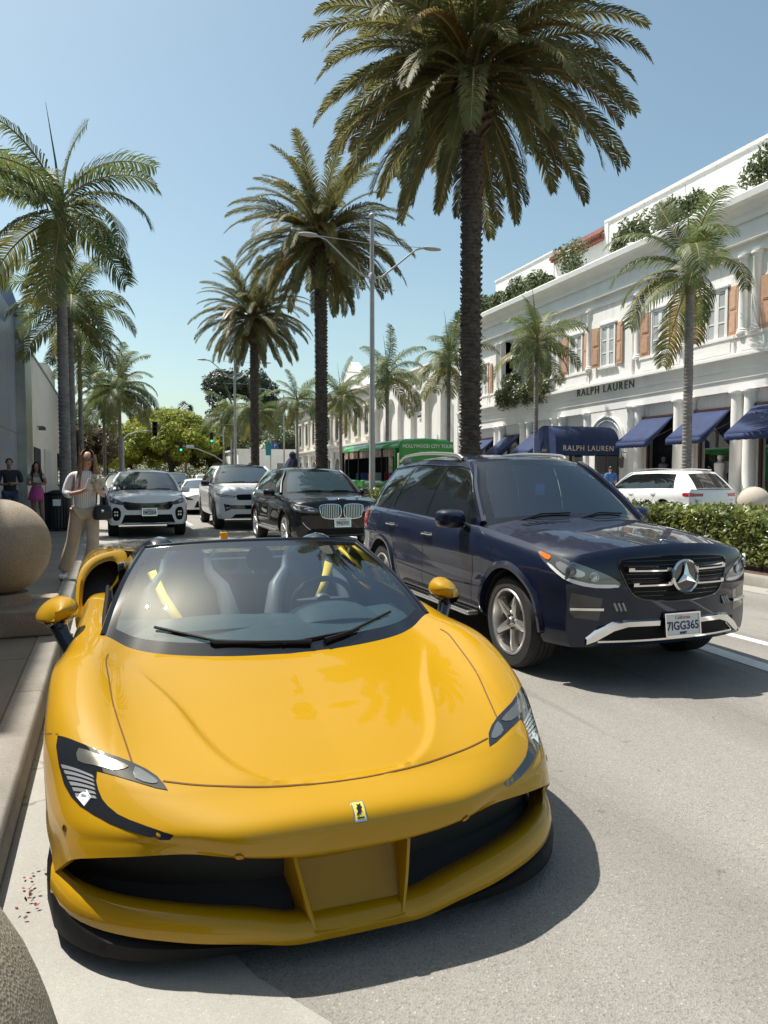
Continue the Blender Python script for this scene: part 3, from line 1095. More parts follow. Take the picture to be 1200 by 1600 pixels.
for i in range(6):
    MB().box(LX + .58, LX + .65, 88 + i * 6, 92 + i * 6, .6, 3.4).build('shop_window', m_winglass, b7, smooth=False)
    MB().box(LX + .58, LX + .66, 88.5 + i * 6, 91 + i * 6, 4.4, 6.4).build('window', m_winglass, b7, smooth=False)
# ================================================================== palms, trees, hedge
m_date = leafmat('date_frond_leaf', (0.20, 0.19, 0.068), (0.105, 0.115, 0.046), vscale=1.2, trans=0.42, rough=.62)
m_date_dry = leafmat('date_frond_dry', (0.30, 0.185, 0.045), (0.12, 0.11, 0.035), vscale=1.5, trans=0.25)
m_king = leafmat('king_frond_leaf', (0.17, 0.205, 0.06), (0.085, 0.12, 0.045), vscale=1.3, trans=0.4, rough=.55)
m_king_y = leafmat('king_frond_yellowing', (0.25, 0.22, 0.05), (0.13, 0.15, 0.04), vscale=1.4, trans=0.3)
m_dtrunk = mat('date_trunk', (0.085, 0.07, 0.06), 0.95, var=.4, vscale=5, bump=.6, bscale=30)
m_ktrunk = mat('king_trunk', (0.27, 0.25, 0.235), 0.9, col2=(.15, .14, .135), vscale=4, bump=.4, bscale=30)
m_shaft = mat('crownshaft', (0.16, 0.165, 0.07), 0.5, col2=(.10, .07, .04), vscale=3)
m_rachis = mat('frond_stalk', (0.26, 0.19, 0.06), 0.6)


def frond_mesh(name, L, el0, droop, npairs, ll, lw, m, seed, vee=0.5, hang=0.5, bare=0.12, fold=0.75, stalk=0.03, twist=0.0, both=True):
    """one feather leaf: curved stalk from the origin towards +X, two rows of leaflets"""
    rn = random.Random(seed)
    mb = MB()
    st = MB()
    pts = []
    p = Vector((0, 0, 0))
    ns = 24
    el = el0
    for i in range(ns + 1):
        pts.append((p.copy(), el))
        p = p + Vector((math.cos(el), 0, math.sin(el))) * (L / ns)
        el -= droop / ns * (0.5 + 1.0 * i / ns)
    st.tube([q[0] for q in pts], [stalk * (1 - .85 * i / ns) + .003 for i in range(ns + 1)], 5)
    side0 = Vector((0, 1, 0))
    for k in range(npairs):
        t = bare + (1 - bare) * (k + rn.uniform(-.25, .25)) / npairs
        t = min(max(t, 0), .999)
        f = t * ns
        i = min(int(f), ns - 1)
        a = pts[i][0].lerp(pts[i + 1][0], f - i)
        e = pts[i][1]
        tan = Vector((math.cos(e), 0, math.sin(e)))
        up = Vector((-math.sin(e), 0, math.cos(e)))
        l = ll * (0.45 + .55 * math.sin(math.pi * min(1, .18 + t * .82)) ** .6) * rn.uniform(.88, 1.1)
        if t > .9:
            l *= 1 - (t - .9) * 4.5
        for s in (-1, 1):
            ang = fold * rn.uniform(.85, 1.15)            # how far leaflets sweep towards the tip
            v = vee * rn.uniform(.6, 1.3)
            d = tan * math.sin(ang) + (side0 * s * math.cos(v + twist * s) + up * math.sin(v + twist * s)) * math.cos(ang)
            d.normalize()
            d2 = (d + Vector((0, 0, -hang * rn.uniform(.7, 1.4)))).normalized()
            d3 = (d2 + Vector((0, 0, -hang * rn.uniform(.6, 1.4)))).normalized()
            wv = d.cross(up)
            wv = (wv.normalized() if wv.length > .01 else tan) * lw * rn.uniform(.8, 1.1)
            a1 = a + d * l * .35
            a2 = a1 + d2 * l * .35
            a3 = a2 + d3 * l * .3
            mb.add([a - wv * .3, a + wv * .3, a1 + wv * .5, a1 - wv * .5, a2 + wv * .4, a2 - wv * .4, a3], [(0, 1, 2, 3), (3, 2, 4, 5), (5, 4, 6)])
    k = len(mb.f)
    mb.add(st.v, st.f)
    me = mb.mesh(name, [m, m_rachis], smooth=False)
    for i, pl in enumerate(me.polygons):
        pl.material_index = 0 if i < k else 1
    return me


DATE = []
for i, (el, dr, mm) in enumerate(((1.25, 1.0, 0), (1.0, 1.2, 0), (.7, 1.35, 0), (.4, 1.45, 0), (.1, 1.3, 0), (-.2, 1.2, 0), (-.55, .85, 0), (-.85, .6, 0), (.25, 1.4, 1), (-.1, 1.35, 1), (-.6, .8, 1))):
    for s in range(2):
        DATE.append((i, frond_mesh('frond', 4.35, el, dr, 104, .60, .040, m_date_dry if mm else m_date, 10 * i + s, vee=.38, hang=.38, fold=.82, stalk=.035)))


def date_palm(name, x, y, h, scale, seed, label, trunk_r=.27, n=1.0):
    rn = random.Random(seed)
    root = empty(name, (x, y, .14), 0, label, 'palm tree', 'date palms on the median')
    # trunk with leaf-base scars
    prof = []
    z = 0
    tk = MB()
    nz = int(h / .11)
    for i in range(nz):
        z = i * .11
        r = trunk_r * (1.12 - .2 * min(1, z / 2.5) + .02 * math.sin(z * 1.7))
        prof += [(r * rn.uniform(.95, 1.0), z), (r * rn.uniform(1.06, 1.15), z + .075), (r * .98, z + .1)]
    tk.lathe(prof, 14)
    for i in range(nz * 5):
        a = i * 2.399
        z = i * .11 / 5
        r = trunk_r * (1.1 - .2 * min(1, z / 2.5))
        c, s = math.cos(a), math.sin(a)
        tk.obox((c * r, s * r, z), (c, s, .6), (-s, c, 0), (0, 0, 1), .055, .07, .022)
    tk.build('trunk', m_dtrunk, root, angle=30)
    # boss of old leaf bases under the crown
    bo = MB()
    bo.lathe([(trunk_r * .8, h - 1.6), (trunk_r * 1.35, h - 1.2), (trunk_r * 1.6, h - .5), (trunk_r * 1.5, h), (trunk_r * .9, h + .5), (.05, h + .8)], 14)
    for i in range(150):
        a = i * 2.399
        t = i / 150
        z = h - 1.5 + t * 1.9
        r = trunk_r * (1.1 + .6 * math.sin(math.pi * min(1, t * .9 + .1)))
        c, s = math.cos(a), math.sin(a)
        bo.obox((c * r, s * r, z), (c, s, .9), (-s, c, 0), (0, 0, 1), .13, .06, .035)
    bo.build('leaf_base_boss', mat('leaf_bases', (.10, .07, .05), .95, var=.5, vscale=4), root, angle=30)
    tie = MB()
    for i in range(40):
        a = i * 2.399
        c, s = math.cos(a), math.sin(a)
        tie.tube([(c * .1, s * .1, h + .1), (c * .28, s * .28, h + .8 + rn.random() * .3), (c * .5, s * .5, h + 1.2 + rn.random() * .4)], [.03, .02, .008], 4)
    tie.build('flower_stalks', mat('orange_stalk', (.30, .13, .04), .7), root)
    sets = [(0, 7, .95), (1, 10, .95), (2, 14, 1), (3, 15, 1), (4, 16, 1), (5, 13, .97), (6, 10, .82), (7, 6, .68), (8, 5, .9), (9, 5, .9), (10, 3, .7)]
    a0 = rn.random() * 6
    for (idx, cnt, sc) in sets:
        cnt = int(round(cnt * n))
        for k in range(cnt):
            vs_ = [m for (i, m) in DATE if i == idx]
            a = a0 + (k + .5 * (idx % 2) + rn.uniform(-.3, .3)) * 2 * math.pi / cnt + idx * .7
            q = sc * scale * rn.uniform(.88, 1.08)
            zz = h + .55 - .13 * idx if idx < 8 else h + .2
            f = put('frond', rn.choice(vs_), root, (math.cos(a) * .15, math.sin(a) * .15, zz), (rn.uniform(-.25, .25), rn.uniform(-.1, .1), a), (q, q, q))
            f.rotation_mode = 'XYZ'
    return root


MEDX = 9.5
date_palm('date_palm', MEDX, 18.6, 12.2, 1.12, 1, 'tallest and nearest date palm, dark trunk rising behind the navy car', .28, 1.08)
date_palm('date_palm', MEDX, 34.0, 12.3, 1.04, 2, 'middle date palm with thick trunk behind the black car roof', .29)
date_palm('date_palm', MEDX, 51.0, 11.9, 1.02, 3, 'farthest of the three date palms, smallest crown', .29)

KING = []
for i, (el, dr, mm) in enumerate(((1.45, .5, 0), (1.15, 1.3, 0), (.85, 1.8, 0), (.5, 2.0, 0), (.2, 1.7, 0), (-.2, 1.4, 0), (-.75, .75, 1), (.1, 2.0, 1))):
    for s in range(2):
        KING.append((i, frond_mesh('frond', 2.75, el, dr, 54, .72, .042, m_king_y if mm else m_king, 200 + 10 * i + s, vee=.25 if i < 3 else .1, hang=.52, fold=.6, stalk=.03, bare=.08)))


def king_palm(x, y, h, scale, seed, label, group, r=.145, z0=.15, fronds=(1, 2, 2, 3, 3, 2, 1, 1), spear=True, az0=None, lean=0):
    rn = random.Random(seed)
    root = empty('king_palm', (x, y, z0), 0, label, 'palm tree', group)
    prof = []
    z = 0
    while z < h:
        q = r * (1.25 - .3 * min(1, z / 1.2) - .15 * z / h)
        prof += [(q, z), (q * 1.09, z + .03), (q * 1.07, z + .06), (q * .99, z + .075)]
        z += rn.uniform(.10, .15)
    MB().lathe(prof, 12).build('trunk', m_ktrunk, root, angle=30)
    MB().lathe([(r * .85, h - .05), (r * 1.1, h + .1), (r * 1.0, h + .5), (r * .75, h + 1.0), (r * .5, h + 1.25), (.02, h + 1.4)], 12).build('crownshaft', m_shaft, root)
    a0 = rn.random() * 6 if az0 is None else az0
    for idx, cnt in enumerate(fronds):
        for k in range(cnt):
            vs_ = [m for (i, m) in KING if i == idx]
            a = a0 + (k + rn.uniform(-.25, .25)) * 2 * math.pi / cnt + idx * 2.1
            q = scale * rn.uniform(.85, 1.1)
            zz = h + 1.15 - .1 * idx
            put('frond', rn.choice(vs_), root, (math.cos(a) * .08, math.sin(a) * .08, zz), (rn.uniform(-.5, .5), rn.uniform(-.12, .12), a), (q, q, q))
    if spear:
        MB().tube([(0, 0, h + 1.1), (-.08, 0, h + 2.0), (-.3, 0, h + 3.6)], [.05, .03, .005], 5).build('spear_leaf', m_king, root)
    return root


GL = 'feather palms along the left pavement'
king_palm(-1.15, 23.0, 8.1, 1.18, 11, 'nearest left palm, thick pale ringed trunk beside the dark bin', GL, r=.165, fronds=(1, 2, 3, 4, 4, 3, 2, 1))
king_palm(-3.35, 18.6, 7.4, 1.1, 12, 'palm at left edge with only drooping fronds in frame', GL, r=.15)
king_palm(-1.55, 38.0, 8.6, 1.25, 13, 'second palm trunk on the left, just right of the thick pale one', GL, r=.16, fronds=(1, 2, 3, 4, 4, 3, 2, 1))
king_palm(-1.45, 46.5, 8.6, 1.15, 14, 'third left palm with slim dark trunk and yellowing fronds', GL, r=.14, fronds=(1, 2, 2, 3, 4, 3, 2, 2))
king_palm(1.0, 68, 8.1, 1.45, 15, 'fourth left palm, pale slim trunk left of the traffic signal', GL, r=.16, fronds=(1, 3, 4, 5, 5, 4, 3, 2))
king_palm(-0.3, 74, 7.6, 1.45, 16, 'fifth left palm whose trunk stands beside the pale one', GL, r=.16, fronds=(1, 3, 4, 5, 5, 4, 3, 2))
GR = 'feather palms along the far side pavement'
king_palm(18.6, 20.2, 7.5, 1.12, 21, 'right palm with ringed trunk in front of the two navy awnings', GR, r=.17, fronds=(1, 2, 3, 3, 3, 2, 1, 1), az0=2.2)
king_palm(18.6, 29.8, 6.6, .86, 22, 'slim palm before the ivy balcony, left of the entrance canopy', GR, r=.12, fronds=(1, 2, 3, 4, 3, 3, 2, 1))
king_palm(18.6, 39.2, 7.2, 1.05, 23, 'palm half hidden behind the tallest date palm trunk', GR, r=.13, fronds=(1, 2, 3, 4, 4, 3, 2, 2))
king_palm(18.6, 49.3, 7.6, 1.15, 24, 'palm standing right of the near street lamp by arched building', GR, r=.15, fronds=(1, 2, 3, 4, 4, 3, 2, 1))
king_palm(18.6, 60.5, 7.2, 1.2, 25, 'palm in front of the ornate arcaded building', GR, r=.15, fronds=(1, 2, 3, 4, 4, 4, 3, 2))
king_palm(18.6, 76.0, 8.2, 1.25, 26, 'far right-hand palm left of the middle date trunk', GR, r=.15, fronds=(1, 2, 3, 4, 4, 4, 2, 1))
king_palm(17.5, 92.0, 8.2, 1.6, 27, 'small far palm near the low white building, right one', GR, r=.16, fronds=(1, 2, 4, 5, 5, 4, 3, 2))
king_palm(15.8, 101.0, 8.6, 1.7, 28, 'small far palm near the low white building, left one', GR, r=.16, fronds=(1, 2, 4, 5, 5, 4, 3, 2))


def leaf_cloud(mb, centre, rad, n, size, rn, shell=0.45, flat=1.0):
    """n small leaf quads in an ellipsoid, denser at the outside, uneven"""
    cx, cy, cz = centre
    off = rn.uniform(0, 50)
    for _ in range(n):
        while True:
            d = Vector((rn.gauss(0, 1), rn.gauss(0, 1), rn.gauss(0, 1)))
            if d.length > .01:
                break
        d.normalize()
        bul = 1 + .28 * noise.noise(d * 2.2 + Vector((off, 0, 0))) + .15 * noise.noise(d * 5 + Vector((0, off, 0)))
        r = (shell + (1 - shell) * rn.random() ** .5) * bul
        p = Vector((cx + d.x * rad[0] * r, cy + d.y * rad[1] * r, cz + d.z * rad[2] * r))
        u = Vector((rn.gauss(0, 1), rn.gauss(0, 1), rn.gauss(0, .6))).normalized()
        nrm = (d * .8 + Vector((rn.gauss(0, .6), rn.gauss(0, .6), rn.gauss(0, .6) + .4))).normalized()
        v = nrm.cross(u)
        if v.length < .01:
            continue
        v.normalize()
        u = v.cross(nrm)
        s = size * rn.uniform(.6, 1.25)
        mb.add([p - u * s, p + v * s * .45, p + u * s, p - v * s * .45], [(0, 1, 2, 3)])


def tree(name, x, y, z0, trunk_h, clumps, leaf, n, m, label, cat='tree', group=None, trunk_r=.3, limbs=6, seed=0, tm=None):
    rn = random.Random(seed)
    root = empty(name, (x, y, z0), 0, label, cat, group)
    tk = MB()
    tk.tube([(0, 0, -.1), (.05, 0, trunk_h * .5), (0, .05, trunk_h)], [trunk_r * 1.3, trunk_r, trunk_r * .8], 9)
    for (c, r_) in clumps[:limbs]:
        tk.tube([(0, 0, trunk_h * .85), (c[0] * .4, c[1] * .4, trunk_h + (c[2] - trunk_h) * .5), (c[0], c[1], c[2])], [trunk_r * .6, trunk_r * .35, trunk_r * .1], 6)
    tk.build('trunk', tm or mat('bark', (.10, .08, .065), .95, var=.3, vscale=5), root)
    mb = MB()
    for (c, r_) in clumps:
        leaf_cloud(mb, c, r_, int(n * r_[0] * r_[1] * r_[2] / sum(q[1][0] * q[1][1] * q[1][2] for q in clumps)) + 40, leaf, rn, shell=.62)
    mb.build('crown', m, root, smooth=False)
    return root


m_dome = leafmat('ficus_leaf', (0.40, 0.41, 0.05), (0.24, 0.28, 0.04), vscale=.35, trans=.5)
m_pine = leafmat('pine_leaf', (0.055, 0.075, 0.035), (0.028, 0.042, 0.025), vscale=.4, trans=.15)
m_mid = leafmat('street_tree_leaf', (0.10, 0.12, 0.04), (0.05, 0.07, 0.03), vscale=.5, trans=.25)


def dome(cx, cy, cz, R_, H, n, seed):
    rn = random.Random(seed)
    out = []
    for i in range(n):
        a = i * 2.399
        t = math.sqrt((i + .5) / n)
        x, y = R_ * t * math.cos(a), R_ * t * math.sin(a)
        z = H * math.sqrt(max(0, 1 - t * t)) * .92
        s = R_ * rn.uniform(.16, .26)
        out.append(((x, y, cz + z), (s, s, s * .8)))
    return out


# clipped yellow-green street ficus, a row beyond the crossing
for (px, y, rr, top, sd, lab) in ((9.8, 128, 8.8, 12.6, 1, 'largest rounded yellow-green street tree behind the far lamp post'),
                                  (3.6, 140, 7.5, 10.6, 2, 'rounded yellow-green tree left of the largest one'),
                                  (-0.5, 158, 6.5, 9.2, 3, 'smallest rounded yellow-green tree above the grey car'),
                                  (17.5, 138, 6.5, 11.0, 4, 'rounded yellow-green tree right of the far lamp post')):
    tree('ficus_tree', px, y, 0, 3.5, dome(0, 0, 3.2, rr, top - 4.2, 60, sd), .24, 60000, m_dome, lab, group='clipped street trees at the far crossing', trunk_r=.5, limbs=18, seed=sd)
rn = random.Random(5)
tree('pine_tree', 25.5, 150, 0, 9, [((rn.uniform(-6, 6), rn.uniform(-3, 3), rn.uniform(10, 21)), (rn.uniform(2.2, 3.4),) * 2 + (rn.uniform(1.6, 2.4),)) for _ in range(26)], .32, 26000, m_pine,
     'large dark round-topped tree behind the third date palm trunk', trunk_r=.6, limbs=10, seed=6)
for (x, y, s, lab, sd) in ((21, 128, 1.0, 'bushy green tree under the dark round-topped tree', 21), (27, 118, .9, 'leafy tree behind the small far palms', 22),
                           (-1.9, 96, .75, 'brownish street tree behind the third left palm trunk', 23), (-2.6, 112, .9, 'dense dark tree far left behind palm trunks', 24),
                           (-5.0, 140, 1.25, 'tall dark tree at far end left of the traffic signal', 25), (32, 135, 1.2, 'broad green tree behind the low white building', 26)):
    r_ = random.Random(sd)
    tree('street_tree', x, y, 0, 3.0 * s, [((r_.uniform(-3, 3) * s, r_.uniform(-3, 3) * s, r_.uniform(4, 9.5) * s), (r_.uniform(1.3, 2.1) * s,) * 2 + (r_.uniform(1.1, 1.7) * s,)) for _ in range(16)], .2, 9000, m_mid if sd != 23 else leafmat('brown_leaf', (.16, .11, .05), (.08, .07, .035)), lab, trunk_r=.3, limbs=6, seed=sd)
# far fan palm against the sky
fp = empty('fan_palm', (18, 190, 0), 0, 'tiny distant fan palm standing against the sky above the yellow-green trees', 'palm tree')
MB().tube([(0, 0, 0), (.3, 0, 12), (0, 0, 17.5)], [.35, .28, .25], 8).build('trunk', m_dtrunk, fp)
mb = MB()
rn = random.Random(9)
for i in range(70):
    a, e = rn.random() * 6.28, rn.uniform(-.9, 1.4)
    d = Vector((math.cos(a) * math.cos(e), math.sin(a) * math.cos(e), math.sin(e)))
    u = d.orthogonal().normalized()
    p = Vector((0, 0, 17.8)) + d * 1.3
    for k in range(9):
        b = (k - 4) * .28
        q = (d * math.cos(b) + u * math.sin(b)) * 1.15
        sd_ = d.cross(u) * .06 + u * .05
        mb.add([p - sd_, p + sd_, p + q + Vector((0, 0, -.25))], [(0, 1, 2)])
mb.build('crown', m_pine, fp, smooth=False)
for i, (x, y) in enumerate(((-1.5, 330), (3.0, 345))):
    fp = empty('fan_palm', (x, y, 0), 0, ['left of the two tiny far fan palms beside the dark tree', 'right of the two tiny far fan palms beside the dark tree'][i], 'palm tree')
    MB().tube([(0, 0, 0), (0, 0, 17)], [.3, .25], 6).build('trunk', m_dtrunk, fp)
    mb = MB()
    leaf_cloud(mb, (0, 0, 17.5), (2.2, 2.2, 1.8), 260, .8, random.Random(i))
    mb.build('crown', m_pine, fp, smooth=False)

# ------------------------------------------------------------------ hedge on the median
m_hedge = leafmat('hedge_leaf', (0.22, 0.24, 0.05), (0.09, 0.12, 0.03), vscale=2.5, trans=.28, rough=.35)
m_hstem = mat('hedge_stem', (.10, .07, .045), .9)


def hedge(name, x0, x1, y0, y1, h, n, leaf, label, seed, parent=None, z0=.14, m=None, group=None):
    rn = random.Random(seed)
    root = empty(name, ((x0 + x1) / 2, y0, z0), 0, label, 'hedge', group)
    st = MB()
    mb = MB()
    ox, oy = (x0 + x1) / 2, y0
    for _ in range(int((y1 - y0) * 9)):
        x, y = rn.uniform(x0 + .1, x1 - .1) - ox, rn.uniform(0, y1 - y0)
        st.tube([(x, y, 0), (x + rn.uniform(-.1, .1), y + rn.uniform(-.1, .1), h * .4), (x + rn.uniform(-.25, .25), y + rn.uniform(-.25, .25), h * .8)], [.014, .01, .005], 4, caps=False)
    st.build('stems', m_hstem, root)
    for _ in range(n):
        y = rn.uniform(-.1, y1 - y0 + .1)
        q = rn.random()
        hh = h * (1 + .10 * noise.noise(Vector((y * .9, 1, seed))) + .09 * noise.noise(Vector((y * 3.1, 5, seed))))
        bulge = .12 * noise.noise(Vector((y * 1.3, 9, seed))) + .07 * noise.noise(Vector((y * 4, 3, seed)))
        if q < .42:       # street face
            x = x0 - ox + rn.random() ** 1.6 * .35 - bulge
            z = (.12 + .88 * rn.random()) * hh
        elif q < .9:      # top
            x = rn.uniform(x0, x1) - ox
            z = hh * (1 - rn.random() ** 1.8 * .3) + rn.random() ** 6 * .12
        else:
            x = rn.uniform(x0, x1) - ox
            z = rn.uniform(.2, 1) * hh
        p = Vector((x, y, z))
        nrm = Vector((rn.gauss(-.3, .6), rn.gauss(0, .6), rn.gauss(.5, .5))).normalized()
        u = nrm.orthogonal().normalized()
        u = Matrix.Rotation(rn.random() * 6.28, 3, nrm) @ u
        v = nrm.cross(u)
        s = leaf * rn.uniform(.6, 1.3)
        mb.add([p - u * s, p - u * s * .1 + v * s * .42, p + u * s, p - u * s * .1 - v * s * .42], [(0, 1, 2, 3)])
    mb.build('foliage', m or m_hedge, root, smooth=False)
    return root


GH = 'clipped hedge lengths along the median'
hedge('hedge', 8.72, 10.25, 5.2, 14.2, .80, 34000, .05, 'leafy green hedge on the median right of the navy car', 1, group=GH)
hedge('hedge', 8.72, 10.25, 14.4, 18.0, .78, 9000, .055, 'hedge length on the median hidden mostly behind the navy car', 2, group=GH)
hedge('hedge', 8.72, 10.25, 19.2, 33.2, .78, 20000, .07, 'sunlit hedge glimpsed between the black car and the navy car', 3, group=GH)

# planting on the boutique: ivy on the loggia, shrubs along the cornice
m_ivy = leafmat('ivy_leaf', (0.16, 0.18, 0.07), (0.07, 0.09, 0.04), vscale=3, trans=.2)
rn = random.Random(31)
iv = empty('ivy_planter', (FX - .1, 36.1, 6.2 - SLOPE * 16), 0, 'trailing ivy hanging over the balcony of the white boutique', 'plant')
MB().box(-.15, .25, -2.5, 2.5, -.1, .2).build('planter_box', m_white2, iv, smooth=False)
mb = MB()
for i in range(60):
    y = rn.uniform(-2.6, 2.6)
    hgt = rn.uniform(.2, 1.2)
    leaf_cloud(mb, (-.25 - rn.random() * .2, y, .35 - hgt * .4), (.28, .35, .35 + hgt * .3), 150, .075, rn, shell=.3)
for i in range(10):
    leaf_cloud(mb, (.1, rn.choice((-2.0, -1.2, 1.4, 2.2)) + rn.uniform(-.4, .4), .7 + rn.random() * .5), (.35, .4, .4), 150, .08, rn, shell=.3)
mb.build('foliage', m_ivy, iv, smooth=False)
m_shrub = leafmat('cornice_shrub_leaf', (0.17, 0.20, 0.085), (0.09, 0.12, 0.05), vscale=2, trans=.2)
spots = [(18.3, .9, .95), (20.6, .75, .95), (24.3, .75, .8), (25.3, .6, .9), (26.9, .85, .9), (28.2, .6, .75), (32.0, .95, 1.0), (34.3, .5, .5), (35.6, .65, .85), (36.9, .65, .9), (38.3, .6, .8), (39.6, .55, .7), (41.0, .6, .75), (42.6, .75, .7), (44.0, .7, .7)]
lab = ['at the right end above the cornice', 'half cut by the right image edge above the cornice', 'behind the crown of the right palm, right of two', 'behind the crown of the right palm, left of two',
       'with round head left of the right palm crown', 'small and bright beside the round-headed one', 'widest, under the corner of the rooftop block', 'lowest, under the round rosette', 'next left of the rosette', 'second left of the rosette',
       'third left of the rosette', 'fourth left of the rosette', 'fifth left of the rosette', 'darker one near the far cornice end', 'last one at the far cornice end']
for i, (y, r_, hh) in enumerate(spots):
    t = empty('cornice_shrub', (FX + .05, y, 11.55 - SLOPE * (y - 20)), 0, 'potted shrub on the boutique cornice, ' + lab[i], 'shrub', 'shrubs along the boutique cornice')
    rn = random.Random(60 + i)
    MB().tube([(0, 0, 0), (.03, 0, hh * .9)], [.04, .02], 6).build('stem', m_hstem, t)
    mb = MB()
    for k in range(7):
        leaf_cloud(mb, (rn.uniform(-.35, .3) * r_, rn.uniform(-.8, .8) * r_, hh * rn.uniform(.45, 1.35)), (r_ * .55, r_ * .65, hh * .5), 150, .10, rn, shell=.4)
    mb.build('foliage', m_shrub, t, smooth=False)
hs = empty('agave_clump', (FX - .8, 19.2, .15), 0, 'dark spiky planting beside the stone ball at the right edge', 'plant')
mb = MB()
rn = random.Random(77)
for i in range(90):
    a, e = rn.random() * 6.28, rn.uniform(.3, 1.4)
    d = Vector((math.cos(a) * math.cos(e), math.sin(a) * math.cos(e), math.sin(e))) * rn.uniform(.7, 1.3)
    u = d.orthogonal().normalized() * .03
    b = Vector((rn.uniform(-.4, .4), rn.uniform(-.9, .9), .3))
    mb.add([b - u, b + u, b + d], [(0, 1, 2)])
mb.build('blades', m_pine, hs, smooth=False)
# ================================================================== vehicles (general builder)
def paint(name, col, metal=0.0, rough=0.45, spec=0.15, dust=0.0):
    if name in MATS:
        return MATS[name]
    m = mat(name, col, rough, metal, coat=1.0, spec=spec)
    nt = m.node_tree
    b = nt.nodes['Principled BSDF']
    tc = nt.nodes.new('ShaderNodeTexCoord')
    n = nt.nodes.new('ShaderNodeTexNoise')
    n.inputs['Scale'].default_value = 3.5
    n.inputs['Detail'].default_value = 10
    nt.links.new(tc.outputs['Object'], n.inputs['Vector'])
    mr = nt.nodes.new('ShaderNodeMapRange')
    mr.inputs['From Min'].default_value = .35
    mr.inputs['From Max'].default_value = .75
    mr.inputs['To Min'].default_value = .008
    mr.inputs['To Max'].default_value = .012 + .06 * dust
    nt.links.new(n.outputs['Fac'], mr.inputs['Value'])
    nt.links.new(mr.outputs[0], b.inputs['Coat Roughness'])
    b.inputs['Coat IOR'].default_value = 1.42
    if dust:
        # thin dust that lies on upward faces
        ge_ = nt.nodes.new('ShaderNodeNewGeometry')
        sx = nt.nodes.new('ShaderNodeSeparateXYZ')
        nt.links.new(ge_.outputs['Normal'], sx.inputs[0])
        m2 = nt.nodes.new('ShaderNodeMapRange')
        m2.inputs['From Min'].default_value = .35
        m2.inputs['From Max'].default_value = 1
        m2.inputs['To Max'].default_value = dust
        nt.links.new(sx.outputs[2], m2.inputs['Value'])
        mu = nt.nodes.new('ShaderNodeMath')
        mu.operation = 'MULTIPLY'
        nt.links.new(m2.outputs[0], mu.inputs[0])
        nt.links.new(n.outputs['Fac'], mu.inputs[1])
        mx = nt.nodes.new('ShaderNodeMix')
        mx.data_type = 'RGBA'
        mx.inputs[6].default_value = (*col, 1)
        mx.inputs[7].default_value = (.34, .30, .25, 1)
        nt.links.new(mu.outputs[0], mx.inputs[0])
        nt.links.new(mx.outputs[2], b.inputs['Base Color'])
    return m


m_tyre = mat('tyre_rubber', (0.022, 0.021, 0.021), 0.8, var=.25, vscale=8)
m_alloy = mat('alloy_rim', (0.62, 0.61, 0.59), 0.3, metal=0.9)
m_alloy_dk = mat('dark_alloy_rim', (0.10, 0.10, 0.11), 0.35, metal=0.8)
m_disc = mat('brake_disc', (0.30, 0.29, 0.28), 0.4, metal=0.9)
m_chrome = mat('chrome', (0.78, 0.78, 0.77), 0.08, metal=1.0)
m_blk = mat('black_plastic', (0.008, 0.008, 0.009), 0.6, spec=.15)
m_gloss = mat('black_gloss', (0.008, 0.008, 0.010), 0.12, coat=1.0)
m_trim = mat('grey_trim', (0.04, 0.04, 0.042), 0.6)
m_cglass = mat('tinted_car_glass', (0.008, 0.010, 0.011), 0.03, spec=0.8, coat=0.6)
m_wsglass = mat('windscreen_far', (0.035, 0.06, 0.075), 0.03, spec=0.9, coat=1.0)
m_lamp = mat('lamp_clear', (0.55, 0.56, 0.57), 0.08, metal=0.55, coat=1.0)
m_lamp_in = mat('lamp_dark', (0.17, 0.18, 0.185), 0.12, metal=0.5, coat=1.0)
m_drl = mat('lamp_white', (0.85, 0.86, 0.86), 0.2, coat=1.0)
m_amber = mat('amber_lens', (0.75, 0.17, 0.02), 0.15, coat=1.0)
m_red = mat('red_lens', (0.42, 0.012, 0.016), 0.12, coat=1.0)
m_gap = mat('panel_gap', (0.004, 0.004, 0.004), 0.9)
m_under = mat('underbody', (0.01, 0.01, 0.01), 0.9)
m_plate = mat('number_plate', (0.72, 0.72, 0.70), 0.45)
m_ink = mat('plate_ink', (0.015, 0.02, 0.06), 0.5)
m_inkr = mat('plate_red', (0.5, 0.02, 0.03), 0.5)
m_seat = mat('seat_leather', (0.03, 0.03, 0.032), 0.5)
m_dash = mat('dashboard', (0.03, 0.033, 0.034), 0.6)
m_ws = glass('windscreen_glass', tint=(0.66, 0.82, 0.85), refl=0.16)


